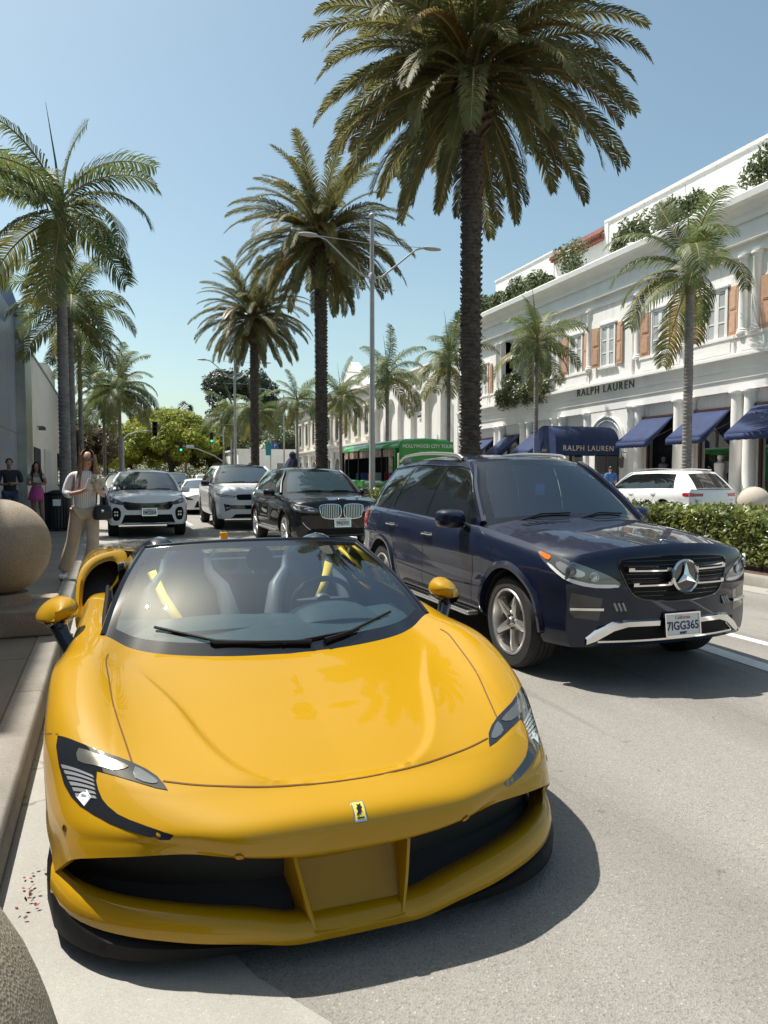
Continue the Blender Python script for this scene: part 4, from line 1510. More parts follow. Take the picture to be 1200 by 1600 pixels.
def wheel_meshes(r, w, style, rim_m, rr=None):
    rr = rr or r * .72
    ty = MB()
    n = 44
    ty.lathe([(rr, -w / 2 + .012), (rr + .015, -w / 2), (r - .03, -w / 2 + .005), (r - .006, -w / 2 + .03), (r, -w / 2 + .05), (r, -w * .2), (r - .008, -w * .19), (r - .008, -w * .15), (r, -w * .14), (r, -.008), (r - .008, -.006), (r - .008, .006), (r, .008),
              (r, w * .14), (r - .008, w * .15), (r - .008, w * .19), (r, w * .2), (r, w / 2 - .05), (r - .006, w / 2 - .03), (r - .03, w / 2 - .005), (rr + .015, w / 2), (rr, w / 2 - .012)], n, (0, 0, 0), 'x', closed=True)
    tyre = ty.mesh('tyre', m_tyre, angle=30)
    ri = MB()
    o = -w / 2          # outer face at -x
    ri.lathe([(rr + .004, o + .004), (rr - .004, o - .004), (rr - .016, o + .0), (rr - .022, o + .02), (rr - .03, w / 2 - .03), (rr - .0, w / 2 - .012)], n, (0, 0, 0), 'x')
    ri.f = [f for f in ri.f if len(f) == 4]
    ri.lathe([(.0, o + .012), (.026, o + .012), (.034, o + .02), (.036, o + .035), (.085, o + .045), (.085, o + .09), (0, o + .09)], 20, (0, 0, 0), 'x')
    k, ww, tw = {'five': (5, .062, .085), 'ten': (10, .02, .035), 'multi': (9, .03, .05), 'twin': (5, .05, .07)}[style]
    for i in range(k):
        a = 2 * math.pi * i / k + math.pi / 2
        c, s = math.cos(a), math.sin(a)
        rows = []
        offs = [0] if style != 'twin' else [-.055, .055]
        for of in offs:
            rows = []
            for t in (0, .25, .5, .75, 1):
                rad = .05 + (rr - .026 - .05) * t
                hw = (ww * (1 - t) + ww * .62 * t) / 1 if style == 'five' else ww * (1 - .1 * t)
                hw *= .62
                x = o + .03 - .022 * math.sin(t * math.pi * .5) + (.004 if t == 1 else 0)
                lat = of * (.5 + .6 * t)
                P = lambda l, dx: (x + dx, rad * c - (lat + l) * s, rad * s + (lat + l) * c)
                rows.append([P(-hw, .05), P(-hw, .008), P(-hw * .55, 0), P(hw * .55, 0), P(hw, .008), P(hw, .05)])
            ri.grid(rows)
    rim = ri.mesh('rim', rim_m, angle=35)
    hub = MB()
    for i in range(5):
        a = 2 * math.pi * i / 5 + .3
        hub.lathe([(.0, o + .022), (.009, o + .022), (.009, o + .04)], 8, (0, math.cos(a) * .056, math.sin(a) * .056), 'x')
    hub.lathe([(.0, o + .008), (.024, o + .01), (.026, o + .02)], 14, (0, 0, 0), 'x')
    hubm = hub.mesh('wheel_nuts', m_trim)
    di = MB().lathe([(0, o + .11), (rr * .74, o + .11), (rr * .74, o + .135), (0, o + .135)], 32, (0, 0, 0), 'x').mesh('brake_disc', m_disc, angle=30)
    return tyre, rim, hubm, di


class Car:
    pass


def make_car(name, sp, loc, rz, label, cat='car', group=None):
    """lofted body: y = distance behind the nose, x across, z up"""
    C = Car()
    C.sp = sp
    root = C.root = empty(name, loc, rz, label, cat, group)
    L, W = sp['L'], sp['W']
    r, uf, ur, Ra = sp['r'], sp['uf'], sp['ur'], sp['Ra']
    zc = r
    plan = sp['plan']
    sill = sp['sill']
    belt = sp['belt']
    prof = sp.get('prof', [(0, -.045), (.12, -.012), (.35, 0), (.6, -.004), (.78, -.014), (.92, -.032), (1, -.075)])
    u0, u1 = sp.get('u0', .22), L - sp.get('u1', .16)
    m_body = sp['paint']

    def hw(u):
        return W * lerp_tab(plan, u)

    def zbot(u):
        z = lerp_tab(sill, u)
        for c in (uf, ur):
            if abs(u - c) < Ra:
                z = max(z, zc + math.sqrt(Ra * Ra - (u - c) ** 2) * sp.get('archk', 1.0))
        return z

    def side(u, z):
        """half width at height z"""
        zs, zl = lerp_tab(belt, u), lerp_tab(sill, u)
        t = (z - zl) / (zs - zl)
        return hw(u) + lerp_tab(prof, min(max(t, 0), 1))
    C.side = side
    C.belt = lambda u: lerp_tab(belt, u)
    nose = sp['nose']
    tail = sp['tail']
    us = set()
    k = int((u1 - u0) / .11)
    for i in range(k + 1):
        us.add(round(u0 + (u1 - u0) * i / k, 4))
    for c in (uf, ur):
        for i in range(19):
            us.add(round(c - Ra * math.cos(math.pi * i / 18), 4))
    us |= {round(x, 4) for x in sp.get('ustations', [])}
    us = sorted(u for u in us if u0 - 1e-6 <= u <= u1 + 1e-6)
    us = [u for i, u in enumerate(us) if i == 0 or u - us[i - 1] > .012]
    us[0], us[-1] = u0, u1
    ts = [0, .06, .14, .24, .36, .48, .6, .7, .78, .85, .91, .96, 1]
    crown = sp['crown']           # (u, height of the centre above the shoulder)
    wb, we = sp['ws_base'], sp['deck_end']
    ND = 12
    cols = []
    for u in us:
        zb_, zs = zbot(u), lerp_tab(belt, u)
        col = []
        yi = side(u, zb_)
        col.append((yi - .05, u, zb_ + .005))
        for t in ts:
            z = zb_ + (zs - zb_) * t
            col.append((side(u, z), u, z))
        cols.append(col)
    nfront = lambda z: lerp_tab(nose, z)
    ntail = lambda z: lerp_tab(tail, z)
    ex = sp.get('bow', 2.3)

    def deckpt(u, y, ys, zs):
        s = min(1, abs(y) / ys)
        cr = lerp_tab(crown, u)
        ridge = sp.get('ridge', 0) * math.exp(-((s - .62) / .16) ** 2)
        z = zs + cr * (1 - s ** sp.get('crown_pow', 2.4)) + ridge * (1 if wb + .3 > u > u0 + .15 else 0)
        w = max(0, 1 - (u - u0) / .8) ** 1.3
        uu = u - (u0 - nfront(zs + cr * .5)) * (1 - s ** ex) * w
        w2 = max(0, 1 - (u1 - u) / .5) ** 1.3
        uu += (ntail(zs) - u1 + 0) * (1 - s ** ex) * w2
        return (y, uu, z)
    mb = MB()
    for sgn in (-1, 1):
        mb.grid([[(sgn * p[0], p[1], p[2]) for p in col] for col in cols])
    # bonnet / deck
    rows = []
    for u in us:
        zs = lerp_tab(belt, u)
        ys = side(u, zs)
        rows.append([deckpt(u, ys * (2 * j / ND - 1), ys, zs) for j in range(ND + 1)])
    mb.grid(rows, keep=lambda i, j: not (us[i] >= wb and us[i + 1] <= we))
    # front and rear faces
    NF = 26
    for (ue, fn) in ((u0, nfront), (u1, ntail)):
        col = cols[0] if ue == u0 else cols[-1]
        g_ = []
        for p in col[1:]:
            row = []
            for j in range(NF + 1):
                s = 2 * j / NF - 1
                ztop = p[2]
                if p is col[-1]:
                    row.append(deckpt(ue, p[0] * s, p[0], p[2]))
                    continue
                # heights rise a little towards the centre like the bonnet edge
                t = (p[2] - col[1][2]) / (col[-1][2] - col[1][2])
                zz = p[2] + lerp_tab(crown, ue) * (1 - abs(s) ** 2.4) * t ** 1.5
                uu = ue + (fn(p[2]) - ue) * (1 - abs(s) ** ex)
                row.append((p[0] * s, uu, zz))
            g_.append(row)
        mb.grid(g_)
        b0 = col[1]
        mb.grid([g_[0], [(q[0] * .96, q[1] + (.2 if ue == u0 else -.2), q[2] + .02) for q in g_[0]]])
    C.body = mb.build('body', m_body, root, angle=32, weld=.0008)
    V = [v.co.copy() for v in C.body.data.vertices]
    F = [tuple(p.vertices) for p in C.body.data.polygons]
    C.front = Drape(V, F, (0, 1, 0), (1, 0, 0), (0, 0, 1))
    C.rear = Drape(V, F, (0, -1, 0), (1, 0, 0), (0, 0, 1))
    C.left = Drape(V, F, (1, 0, 0), (0, 1, 0), (0, 0, 1))
    C.right = Drape(V, F, (-1, 0, 0), (0, 1, 0), (0, 0, 1))
    C.top = Drape(V, F, (0, 0, -1), (1, 0, 0), (0, 1, 0))
    C.corner = Drape(V, F, (-.7071, .7071, 0), (.7071, .7071, 0), (0, 0, 1))
    C.rcorner = Drape(V, F, (-.7071, -.7071, 0), (.7071, -.7071, 0), (0, 0, 1))
    # underbody tray and wheel wells
    un = MB().box(-W * .80, W * .80, .35, L - .35, sp['floor'], sp['floor'] + .1)
    for c in (uf, ur):
        for sgn in (-1, 1):
            xs = sgn * (W - .05)
            xi = sgn * (W - .42)
            arc = [(c - (Ra + .0) * math.cos(math.pi * i / 16), zc - .02 + (Ra + .0) * math.sin(math.pi * i / 16)) for i in range(17)]
            un.grid([[(xs, a, b) for a, b in arc], [(xi, a, b) for a, b in arc]])
            un.add([(xi, a, b) for a, b in arc], [tuple(range(17))])
    un.build('underbody', m_under, root)
    # ---- greenhouse
    g_ = sp['gh']
    A, Dp = g_['A'], g_['D']                # u at belt of A and D pillar feet
    hd, rh = g_['header'], g_['rear_header']   # (u, z, half width) of the roof corners
    wbz = g_['ws_centre']                   # (u, z) of the windscreen foot on the centre line
    roofc = g_['roof_crown']
    yA, zA = side(A, C.belt(A)) - .015, C.belt(A)
    yD, zD = side(Dp, C.belt(Dp)) - .015, C.belt(Dp)
    rail = [Vector((yA, A, zA)), Vector(((yA + hd[2]) / 2 + .025, (A * .52 + hd[0] * .48), zA + (hd[1] - zA) * .53)), Vector((hd[2], hd[0], hd[1]))]
    for t in (.25, .5, .75):
        u = hd[0] + (rh[0] - hd[0]) * t
        rail.append(Vector((hd[2] + (rh[2] - hd[2]) * t + g_.get('rail_bulge', .02) * math.sin(math.pi * t), u, hd[1] + (rh[1] - hd[1]) * t + g_['rail_arch'] * math.sin(math.pi * t))))
    rail.append(Vector((rh[2], rh[0], rh[1])))
    rd = [Vector(p) for p in catmull([tuple(p) for p in rail], 10)]
    na = 20                                   # samples on the A pillar
    sr = g_.get('sa', .24)

    def railp(s):
        f = s / sr * na if s < sr else na + (s - sr) / (1 - sr) * (len(rd) - 1 - na)
        i = min(int(f), len(rd) - 2)
        return rd[i].lerp(rd[i + 1], f - i)

    def beltp(s):
        u = A + (Dp - A) * s
        z = C.belt(u) - .004
        return Vector((side(u, z) - .012, u, z))
    panes = g_['panes']                        # s-intervals
    ss = sorted({0, 1, sr} | {x for p in panes for x in p} | {i / 30 for i in range(31)})
    ss = [s for i, s in enumerate(ss) if i == 0 or s - ss[i - 1] > 1e-4]
    tt = [0, .045, .2, .4, .6, .78, g_.get('pane_top', .88), .95, 1]
    def sidept(s, t):
        a, b = beltp(s), railp(s)
        p = a.lerp(b, t)
        p.x += g_.get('tumble', .035) * math.sin(math.pi * t) * min(1, (b - a).length / .3)
        return p
    C.sidept = sidept
    glassm = g_.get('glass', m_cglass)
    pt = g_.get('pane_top', .88)

    def inpane(s0, s1, t0, t1):
        return any(s0 >= p[0] - 1e-6 and s1 <= p[1] + 1e-6 for p in panes) and t0 >= .04 and t1 <= pt + 1e-6
    fr = MB()
    bp = MB()
    for sgn in (-1, 1):
        G = [[(lambda p: (p.x * sgn, p.y, p.z))(sidept(s, t)) for t in tt] for s in ss]
        sA = g_.get('a_width', .05)
        def black(i, j):
            return tt[j + 1] <= pt + 1e-6 and panes[0][0] - 1e-6 <= ss[i] and ss[i + 1] <= panes[-1][1] + 1e-6
        fr.grid(G, keep=lambda i, j: not black(i, j))
        bp.grid(G, keep=lambda i, j: black(i, j) and not inpane(ss[i], ss[i + 1], tt[j], tt[j + 1]))
        for pi, p in enumerate(panes):
            gm = MB().grid(G, keep=lambda i, j: inpane(ss[i], ss[i + 1], tt[j], tt[j + 1]) and p[0] - 1e-6 <= ss[i] and ss[i + 1] <= p[1] + 1e-6)
            gm.v = [(x - sgn * .004, y, z) for (x, y, z) in gm.v]
            gm.build('side_window', glassm, root, weld=.0005)
    # roof
    NR = 12
    i0 = na
    rr_ = rd[i0:]
    rows = []
    for i, p in enumerate(rr_):
        t = i / (len(rr_) - 1)
        row = []
        for j in range(NR + 1):
            s = 2 * j / NR - 1
            bow_f = g_.get('header_bow', .10) * (1 - abs(s) ** 2) * (1 - t) ** 3
            bow_r = g_.get('rear_bow', .06) * (1 - abs(s) ** 2) * t ** 3
            row.append((p.x * s, p.y - bow_f + bow_r, p.z + roofc * (1 - abs(s) ** 2.2) * (.7 + .3 * math.sin(math.pi * t))))
        rows.append(row)
    C.roofrows = rows
    if not g_.get('black_roof'):
        fr.grid(rows)
    else:
        MB().grid(rows).build('roof_panel', m_gloss, root)
    C.upper = fr.build('roof', m_body, root, angle=35, weld=.0008)
    bp.build('window_surround', m_gloss, root, weld=.0008)
    # windscreen: from foot curve to header curve
    NW = 16
    head = rows[0]
    ws = []
    nt_ = 10
    for k in range(nt_ + 1):
        t = k / nt_
        # pillar point
        f = t * na
        i = min(int(f), na - 1)
        pil = rd[i].lerp(rd[i + 1], f - i)
        row = []
        for j in range(NW + 1):
            s = 2 * j / NW - 1
            cu = wbz[0] + (hd[0] - g_.get('header_bow', .10) - wbz[0]) * t
            cz = wbz[1] + (hd[1] + roofc * .7 - wbz[1]) * t + .015 * math.sin(math.pi * t)
            q = abs(s) ** 2.2
            row.append((pil.x * s, cu + (pil.y - cu) * q, cz + (pil.z - cz) * q))
        ws.append(row)
    e = .07
    jj = lambda j: (2 * j / NW - 1)
    wsf = MB().grid(ws, keep=lambda i, j: j in (0, NW - 1) or i in (0,) or i == nt_ - 1)
    wsf.build('windscreen_surround', m_gloss if not g_.get('paint_pillar') else m_gloss, root, weld=.0008)
    wg = MB().grid(ws, keep=lambda i, j: not (j in (0, NW - 1) or i == 0 or i == nt_ - 1))
    wsm = g_.get('ws_glass', m_wsglass)
    C.ws = ws
    C.windscreen = wg.build('windscreen', wsm, root, weld=.0008)
    # A pillar cover in paint
    for sgn in (-1, 1):
        pts = [(sgn * (p.x + .004), p.y, p.z) for p in rd[1:na + 1]]
        MB().tube(pts, [.034] * len(pts), 8).build('windscreen_pillar', m_body, root)
    # wipers
    for sgn, (xa, xb) in ((-1, (-.62, -.02)), (1, (.0, .58))):
        y0_, z0_ = wbz[0] - .01, wbz[1]
        def wp(x, k):
            j = (x / (ws[k][-1][0]) + 1) / 2 * NW
            jn = min(max(int(j), 0), NW - 1)
            a, b = Vector(ws[k][jn]), Vector(ws[k][jn + 1])
            return a.lerp(b, j - jn) + Vector((0, -.014, .01))
        MB().tube([wp(xa, 0), wp((xa + xb) / 2, 1), wp(xb, 1)], .008, 5).build('wiper', m_blk, root)
    # rear glass between rear header and tail deck
    rg = []
    tailz = C.belt(Dp)
    fz = g_['rear_foot']                     # (u, z, half width)
    for k in range(9):
        t = k / 8
        row = []
        for j in range(NW + 1):
            s = 2 * j / NW - 1
            h = Vector((rh[2] * s, rh[0] + g_.get('rear_bow', .06) * (1 - s * s), rh[1] + roofc * .7 * (1 - abs(s) ** 2.2)))
            fpt = Vector((fz[2] * s, fz[0] + .09 * (1 - s * s), fz[1]))
            p = h.lerp(fpt, t)
            p.y += .03 * math.sin(math.pi * t)
            row.append(tuple(p))
        rg.append(row)
    C.rg = rg
    MB().grid(rg, keep=lambda i, j: j in (0, NW - 1) or i == 0).build('tailgate_surround', m_body, root, weld=.0008)
    MB().grid(rg, keep=lambda i, j: not (j in (0, NW - 1) or i == 0)).build('rear_window', m_cglass, root, weld=.0008)
    # D pillar filler between side end and rear glass edge
    for sgn in (-1, 1):
        dp = MB()
        a = [(lambda p: (p.x * sgn, p.y, p.z))(sidept(1, t)) for t in tt]
        b = []
        for t in tt:
            f = (1 - t) * 8
            i = min(int(f), 7)
            p = Vector(rg[i][0]).lerp(Vector(rg[i + 1][0]), f - i)
            b.append((abs(p.x) * sgn, p.y, p.z))
        dp.grid([a, b])
        dp.build('rear_pillar', m_body, root)
    # ---- wheels
    ty, ri, hu, di = sp['wheel']
    for c in (uf, ur):
        for sgn in (-1, 1):
            wx = sgn * (W - sp.get('inset', .035) - sp['tw'] / 2)
            wv = put('wheel', ty, root, (wx, c, r), (sp.get('spin', .4), 0, 0 if sgn < 0 else math.pi))
            wv.name = 'wheel'
            put('rim', ri, wv)
            put('wheel_nuts', hu, wv)
            put('brake_disc', di, wv)
    return C


def gap_lines(C, lines, width=.007, sides='LR', name='shut_line'):
    for ln in lines:
        for s in sides:
            (C.left if s == 'L' else C.right).strip(ln, width, .0015).build(name, m_gap, C.root)


def both(pts):
    """mirror an outline for the other lamp"""
    return [pts, [(-a, b) for a, b in reversed(pts)]]


def mirrors(C, u, z, m, out=.17, hgt=.15, wid=.22, dark=False):
    for s in (-1, 1):
        x = s * (C.side(u, z) - .02)
        ar = MB().tube([(x, u, z - .02), (x + s * .09, u + .03, z + .0)], [.03, .022], 8)
        ar.build('mirror_arm', m_gloss, C.root)
        rows = []
        for (du, k) in ((-.09, .35), (-.075, .72), (-.03, .97), (.03, 1.0), (.065, .97)):
            ring = []
            for i in range(16):
                a = 2 * math.pi * i / 16
                ca, sa = math.cos(a), math.sin(a)
                f = lambda q: math.copysign(abs(q) ** .62, q)
                ring.append((x + s * (.05 + wid / 2) + f(ca) * wid / 2 * k, u + du + .02 * ca * s, z + .05 + f(sa) * hgt / 2 * (k if du < 0 else 1)))
            rows.append(ring)
        mo = MB().grid(rows, closed=True)
        mo.add(rows[0], [tuple(range(16))])
        h = mo.build('mirror', m, C.root, angle=50)
        MB().add([(p[0], p[1] + .001, p[2]) for p in rows[-1]], [tuple(range(16))]).build('mirror_glass', m_chrome, h)
        MB().add([(q[0], q[1] - .004, q[2] - .001) for q in rows[0]], [tuple(range(16))])


def handles(C, spots, m=m_chrome):
    for (u, z) in spots:
        for s in (-1, 1):
            x = s * (C.side(u, z) + .0)
            MB().tube([(x, u - .10, z), (x + s * .03, u - .08, z), (x + s * .036, u, z + .004), (x + s * .03, u + .08, z), (x, u + .10, z)], [.012, .014, .015, .014, .012], 8).build('door_handle', m, C.root)


def plate(C, x, u, z, txt, tilt=0.0, back=False, top='California', size=.30, bottom=None):
    w, h = size, size * .5
    e = bpy.data.objects.new('number_plate', MB().box(-w / 2, w / 2, -.004, .004, -h / 2, h / 2).mesh('number_plate', m_plate, smooth=False))
    COL.objects.link(e)
    e.parent = C.root
    e.location = (x, u, z)
    e.rotation_euler = (tilt, 0, math.pi if back else 0)
    MB().box(-w / 2 - .012, -w / 2, -.01, .006, -h / 2 - .01, h / 2 + .01).box(w / 2, w / 2 + .012, -.01, .006, -h / 2 - .01, h / 2 + .01).box(-w / 2, w / 2, -.01, .006, h / 2, h / 2 + .01).box(-w / 2, w / 2, -.01, .006, -h / 2 - .012, -h / 2).build('plate_frame', m_chrome, e, smooth=False)
    text_mesh('plate_number', txt, size * .285, m_ink, e, (0, -.0055, -h * .08), (math.pi / 2, 0, 0), .0006, sx=.92, offset=.002)
    if top:
        text_mesh('plate_state', top, size * .12, m_inkr, e, (0, -.0055, h * .33), (math.pi / 2, 0, 0), .0006)
    if bottom:
        text_mesh('plate_frame_name', bottom, size * .075, m_ink, e, (0, -.0055, -h * .42), (math.pi / 2, 0, 0), .0006, offset=.002)
    return e


def interior(C, seat_u, belt_z, W, dash_u, m=m_seat, wheel_x=.37, scale=1.0):
    d = MB()
    n = 14
    pr = [(dash_u - .38, belt_z - .01), (dash_u - .12, belt_z + .0), (dash_u + .08, belt_z - .02), (dash_u + .16, belt_z - .10), (dash_u + .14, belt_z - .5)]
    d.grid([[(x, a, b - .03 * (abs(x) / W) ** 3) for x in [-W + 2 * W * i / n for i in range(n + 1)]] for a, b in pr])
    d.build('dashboard', m_dash, C.root)
    MB().box(-W, W, dash_u, dash_u + 2.4, belt_z - .72, belt_z - .68).box(-W, W, dash_u + 2.38, dash_u + 2.42, belt_z - .7, belt_z - .05).build('cabin_floor', m_under, C.root, smooth=False)
    for su in seat_u:
        for x in (-.37, .37):
            s = MB()
            rows = []
            for (z, wd, uu, th) in ((belt_z - .5, .25, 0, .10), (belt_z - .2, .26, .06, .11), (belt_z + .05, .25, .12, .10), (belt_z + .17, .17, .15, .08), (belt_z + .20, .06, .155, .05)):
                rows.append([(x + wd * math.cos(a), su + uu + th * math.sin(a), z) for a in [2 * math.pi * k / 14 for k in range(14)]])
            s.grid(rows, closed=True)
            rows = []
            for (z, wd, th) in ((belt_z + .2, .05, .03), (belt_z + .23, .11, .055), (belt_z + .32, .125, .06), (belt_z + .40, .10, .05), (belt_z + .42, .04, .02)):
                rows.append([(x + wd * math.cos(a), su + .17 + th * math.sin(a), z) for a in [2 * math.pi * k / 12 for k in range(12)]])
            s.grid(rows, closed=True)
            s.build('seat', m, C.root)
    st = MB()
    ce = Vector((wheel_x, dash_u + .28, belt_z - .12))
    ring = [ce + Vector((.185 * math.cos(a), -.185 * math.sin(a) * math.sin(.45), .185 * math.sin(a) * math.cos(.45))) for a in [2 * math.pi * k / 28 for k in range(29)]]
    st.tube(ring, .016, 6, caps=False)
    for a in (0, math.pi, 1.5 * math.pi):
        st.tube([ce, ce + Vector((.18 * math.cos(a), -.18 * math.sin(a) * math.sin(.45), .18 * math.sin(a) * math.cos(.45)))], .018, 6)
    st.build('steering_wheel', m_dash, C.root)


def arch_trim(C, m, wid=.05, out=.012):
    sp = C.sp
    for c in (sp['uf'], sp['ur']):
        for s in (-1, 1):
            rows = []
            for i in range(25):
                a = math.pi * i / 24
                row = []
                for (k, o) in ((sp['Ra'] - .005, -.03), (sp['Ra'] - .004, out), (sp['Ra'] + wid * .5, out + .006), (sp['Ra'] + wid, .002)):
                    u = c - k * math.cos(a)
                    z = sp['r'] + k * math.sin(a)
                    row.append((s * (C.side(u, max(z, .3)) + o), u, z))
                rows.append(row)
            MB().grid(rows).build('wheel_arch_trim', m, C.root)


# ---------------------------------------------------------------- navy SUV (second car in the picture)
W5 = wheel_meshes(.372, .25, 'five', m_alloy, .262)
m_navy = paint('navy_metallic', (0.0025, 0.0072, 0.027), metal=0, rough=.5, dust=.05)
navy = dict(L=4.82, W=.955, r=.372, uf=.89, ur=3.805, Ra=.435, tw=.25, floor=.30, paint=m_navy, wheel=W5,
            plan=[(0, .80), (.22, .875), (.4, .945), (.7, .985), (1.2, .995), (2.4, 1.0), (3.6, .995), (4.2, .97), (4.5, .93), (4.82, .86)],
            sill=[(0, .30), (.45, .30), (1.4, .38), (3.3, .38), (4.2, .36), (4.82, .42)],
            belt=[(0, .93), (.22, .965), (.5, 1.0), (1.0, 1.055), (1.55, 1.10), (2.5, 1.12), (3.6, 1.15), (4.5, 1.16), (4.82, 1.12)],
            prof=[(0, -.05), (.1, -.012), (.3, -.002), (.5, -.012), (.66, .0), (.8, -.012), (.92, -.035), (1, -.085)],
            crown=[(0, .055), (.22, .075), (.7, .085), (1.3, .075), (4.82, .03)], ridge=.012,
            nose=[(.25, .12), (.35, .06), (.5, .02), (.7, .0), (.85, .02), (.95, .05), (1.0, .075), (1.1, .12)],
            tail=[(.3, 4.78), (.6, 4.82), (.9, 4.80), (1.16, 4.74)],
            ws_base=1.45, deck_end=4.55,
            gh=dict(A=1.42, D=4.42, header=(2.12, 1.655, .60), rear_header=(4.12, 1.665, .565), ws_centre=(1.30, 1.135), roof_crown=.055, rail_arch=.05, sa=.26, tumble=.03,
                    panes=[(.05, .42), (.45, .735), (.76, .985)], pane_top=.86, rear_foot=(4.68, 1.16, .70), ws_glass=m_ws, header_bow=.12,
                    glass=m_cglass))
N = make_car('navy_suv', navy, (3.90, 4.27, 0), 0, 'dark navy SUV with chrome grille bars and star badge beside the yellow car', 'car')
arch_trim(N, m_navy, .055, .014)
gap_lines(N, [[(1.5, .42), (1.47, .62), (1.46, .9), (1.52, 1.08)], [(2.56, .42), (2.55, .8), (2.60, 1.11)], [(3.62, 1.12), (3.56, 1.0), (3.42, .86), (3.33, .72), (3.26, .5), (3.2, .42)]])
gap_lines(N, [[(1.2, .60), (2.2, .565), (3.25, .60)]], .012, name='crease_shade_strip')  # flat dark strip laid on as the painted shade of a door crease
mirrors(N, 1.72, 1.10, m_navy, hgt=.17, wid=.25)
handles(N, [(2.42, .965), (3.44, 1.0)])
# bonnet shut line, vents, grille, lamps
bl = [(-.74, 1.28), (-.73, .95), (-.68, .55), (-.58, .30)]
N.top.strip(bl, .006).build('bonnet_line', m_gap, N.root)
N.top.strip([(-a, b) for a, b in bl], .006).build('bonnet_line', m_gap, N.root)
for s in (-1, 1):
    v = MB()
    for k in range(4):
        N.top.patch([(s * (.36 + .07 * k), 1.08), (s * (.40 + .07 * k), 1.10), (s * (.415 + .07 * k), 1.19), (s * (.375 + .07 * k), 1.17)], .004, .05, .002, v)
    v.build('bonnet_vent', m_blk, N.root)
N.front.patch(smooth2d([(-.47, .93), (-.25, .955), (0, .96), (.25, .955), (.47, .93), (.47, .84), (.40, .70), (.30, .65), (0, .63), (-.30, .65), (-.40, .70), (-.47, .84)], 3), .003, .05).build('grille_opening', m_blk, N.root)
fr_ = smooth2d([(-.47, .93), (-.25, .955), (0, .96), (.25, .955), (.47, .93), (.47, .84), (.40, .70), (.30, .65), (0, .63), (-.30, .65), (-.40, .70), (-.47, .84)], 3)
MB().tube([N.front.hit(p.x, p.y, .004)[0] for p in fr_ + fr_[:1]], .007, 6, caps=False).build('grille_frame', m_gloss, N.root)
for k in range(9):
    z = .675 + .031 * k
    hw_ = lerp_tab([(.63, .30), (.70, .38), (.84, .45), (.93, .45)], z)
    MB().tube([N.front.hit(x, z, .003)[0] for x in [-hw_ + 2 * hw_ * i / 14 for i in range(15)]], .004, 4).build('grille_slat', m_gloss, N.root)
for z in (.865, .765):
    for s in (-1, 1):
        b = MB()
        rows = []
        for i in range(9):
            x = s * (.10 + (.34 if z > .8 else .31) * i / 8)
            p, n = N.front.hit(x, z + (.004 * i / 8 if z > .8 else -.003 * i / 8), 0)
            rows.append([(p.x, p.y - .008, p.z - .024), (p.x, p.y - .038, p.z - .014), (p.x, p.y - .042, p.z + .012), (p.x, p.y - .008, p.z + .026)])
        b.grid(rows)
        g2 = b.build('grille_bar', m_chrome, N.root, angle=25)
        st_ = MB().grid([[(q[1][0], q[1][1] - .003, q[1][2] + .012), (q[2][0], q[2][1] - .002, q[2][2] - .001)] for q in rows[1:-1]])
        st_.build('bar_slot', m_blk, g2)
# star badge: ring + three tapering arms on a dark disc
bd = empty('badge')
bd.parent = N.root
p0, _ = N.front.hit(0, .815)
bd.location = (0, p0.y - .035, .815)
bd.rotation_euler = (R(-4), 0, 0)
MB().lathe([(.110, .0), (.122, .012), (.122, .03), (.110, .036), (.101, .03), (.101, .012)], 40, (0, -.035, 0), 'y', closed=True).build('badge_ring', m_chrome, bd)
MB().lathe([(0, 0), (.105, 0), (.105, .03), (0, .03)], 40, (0, -.014, 0), 'y').build('badge_disc', m_gloss, bd)
st_ = MB()
for k in range(3):
    a = math.pi / 2 + k * 2 * math.pi / 3
    d = Vector((math.cos(a), 0, math.sin(a)))
    q = Vector((math.cos(a + math.pi / 2), 0, math.sin(a + math.pi / 2)))
    c0 = Vector((0, -.03, 0))
    st_.add([c0 + Vector((0, -.010, 0)), c0 - d * .016 + q * .0, c0 + q * .026 + d * .012, c0 + d * .102, c0 - q * .026 + d * .012], [(0, 2, 3), (0, 3, 4), (0, 1, 2), (0, 4, 1)])
st_.build('badge_star', m_chrome, bd, smooth=False)
MB().lathe([(.0, .006), (.022, .004), (.026, 0)], 20).build('bonnet_badge', m_chrome, N.root).location = N.top.hit(0, .2, .001)[0]
# headlamps: laid on the corner so that they wrap from the face to the wing
def cpatch(C, pts, off, m, name, parents, step=.03, edge=.003, dr=None):
    """patch on the right corner and its mirror on the left"""
    mb = (dr or C.corner).patch(pts, off, step, edge)
    mi = MB()
    mi.v = [(-x, y, z) for x, y, z in mb.v]
    mi.f = [tuple(reversed(f)) for f in mb.f]
    return mb.build(name, m, parents[0]), mi.build(name, m, parents[1])


def ball_lens(C, a, z, r_, parents, m=None, dr=None, off=.006):
    p, n = (dr or C.corner).hit(a, z, off)
    lm = MB().lathe([(r_ * 1.2, .0), (r_ * 1.2, .008), (r_, .010), (r_ * .85, .004), (0, .012)], 20)
    q = n.to_track_quat('Z', 'Y')
    lm.v = [tuple(q @ Vector(v) + p) for v in lm.v]
    mi = MB()
    mi.v = [(-x, y, z_) for x, y, z_ in lm.v]
    mi.f = [tuple(reversed(f)) for f in lm.f]
    lm.build('lens', m or m_lamp, parents[0])
    mi.build('lens', m or m_lamp, parents[1])


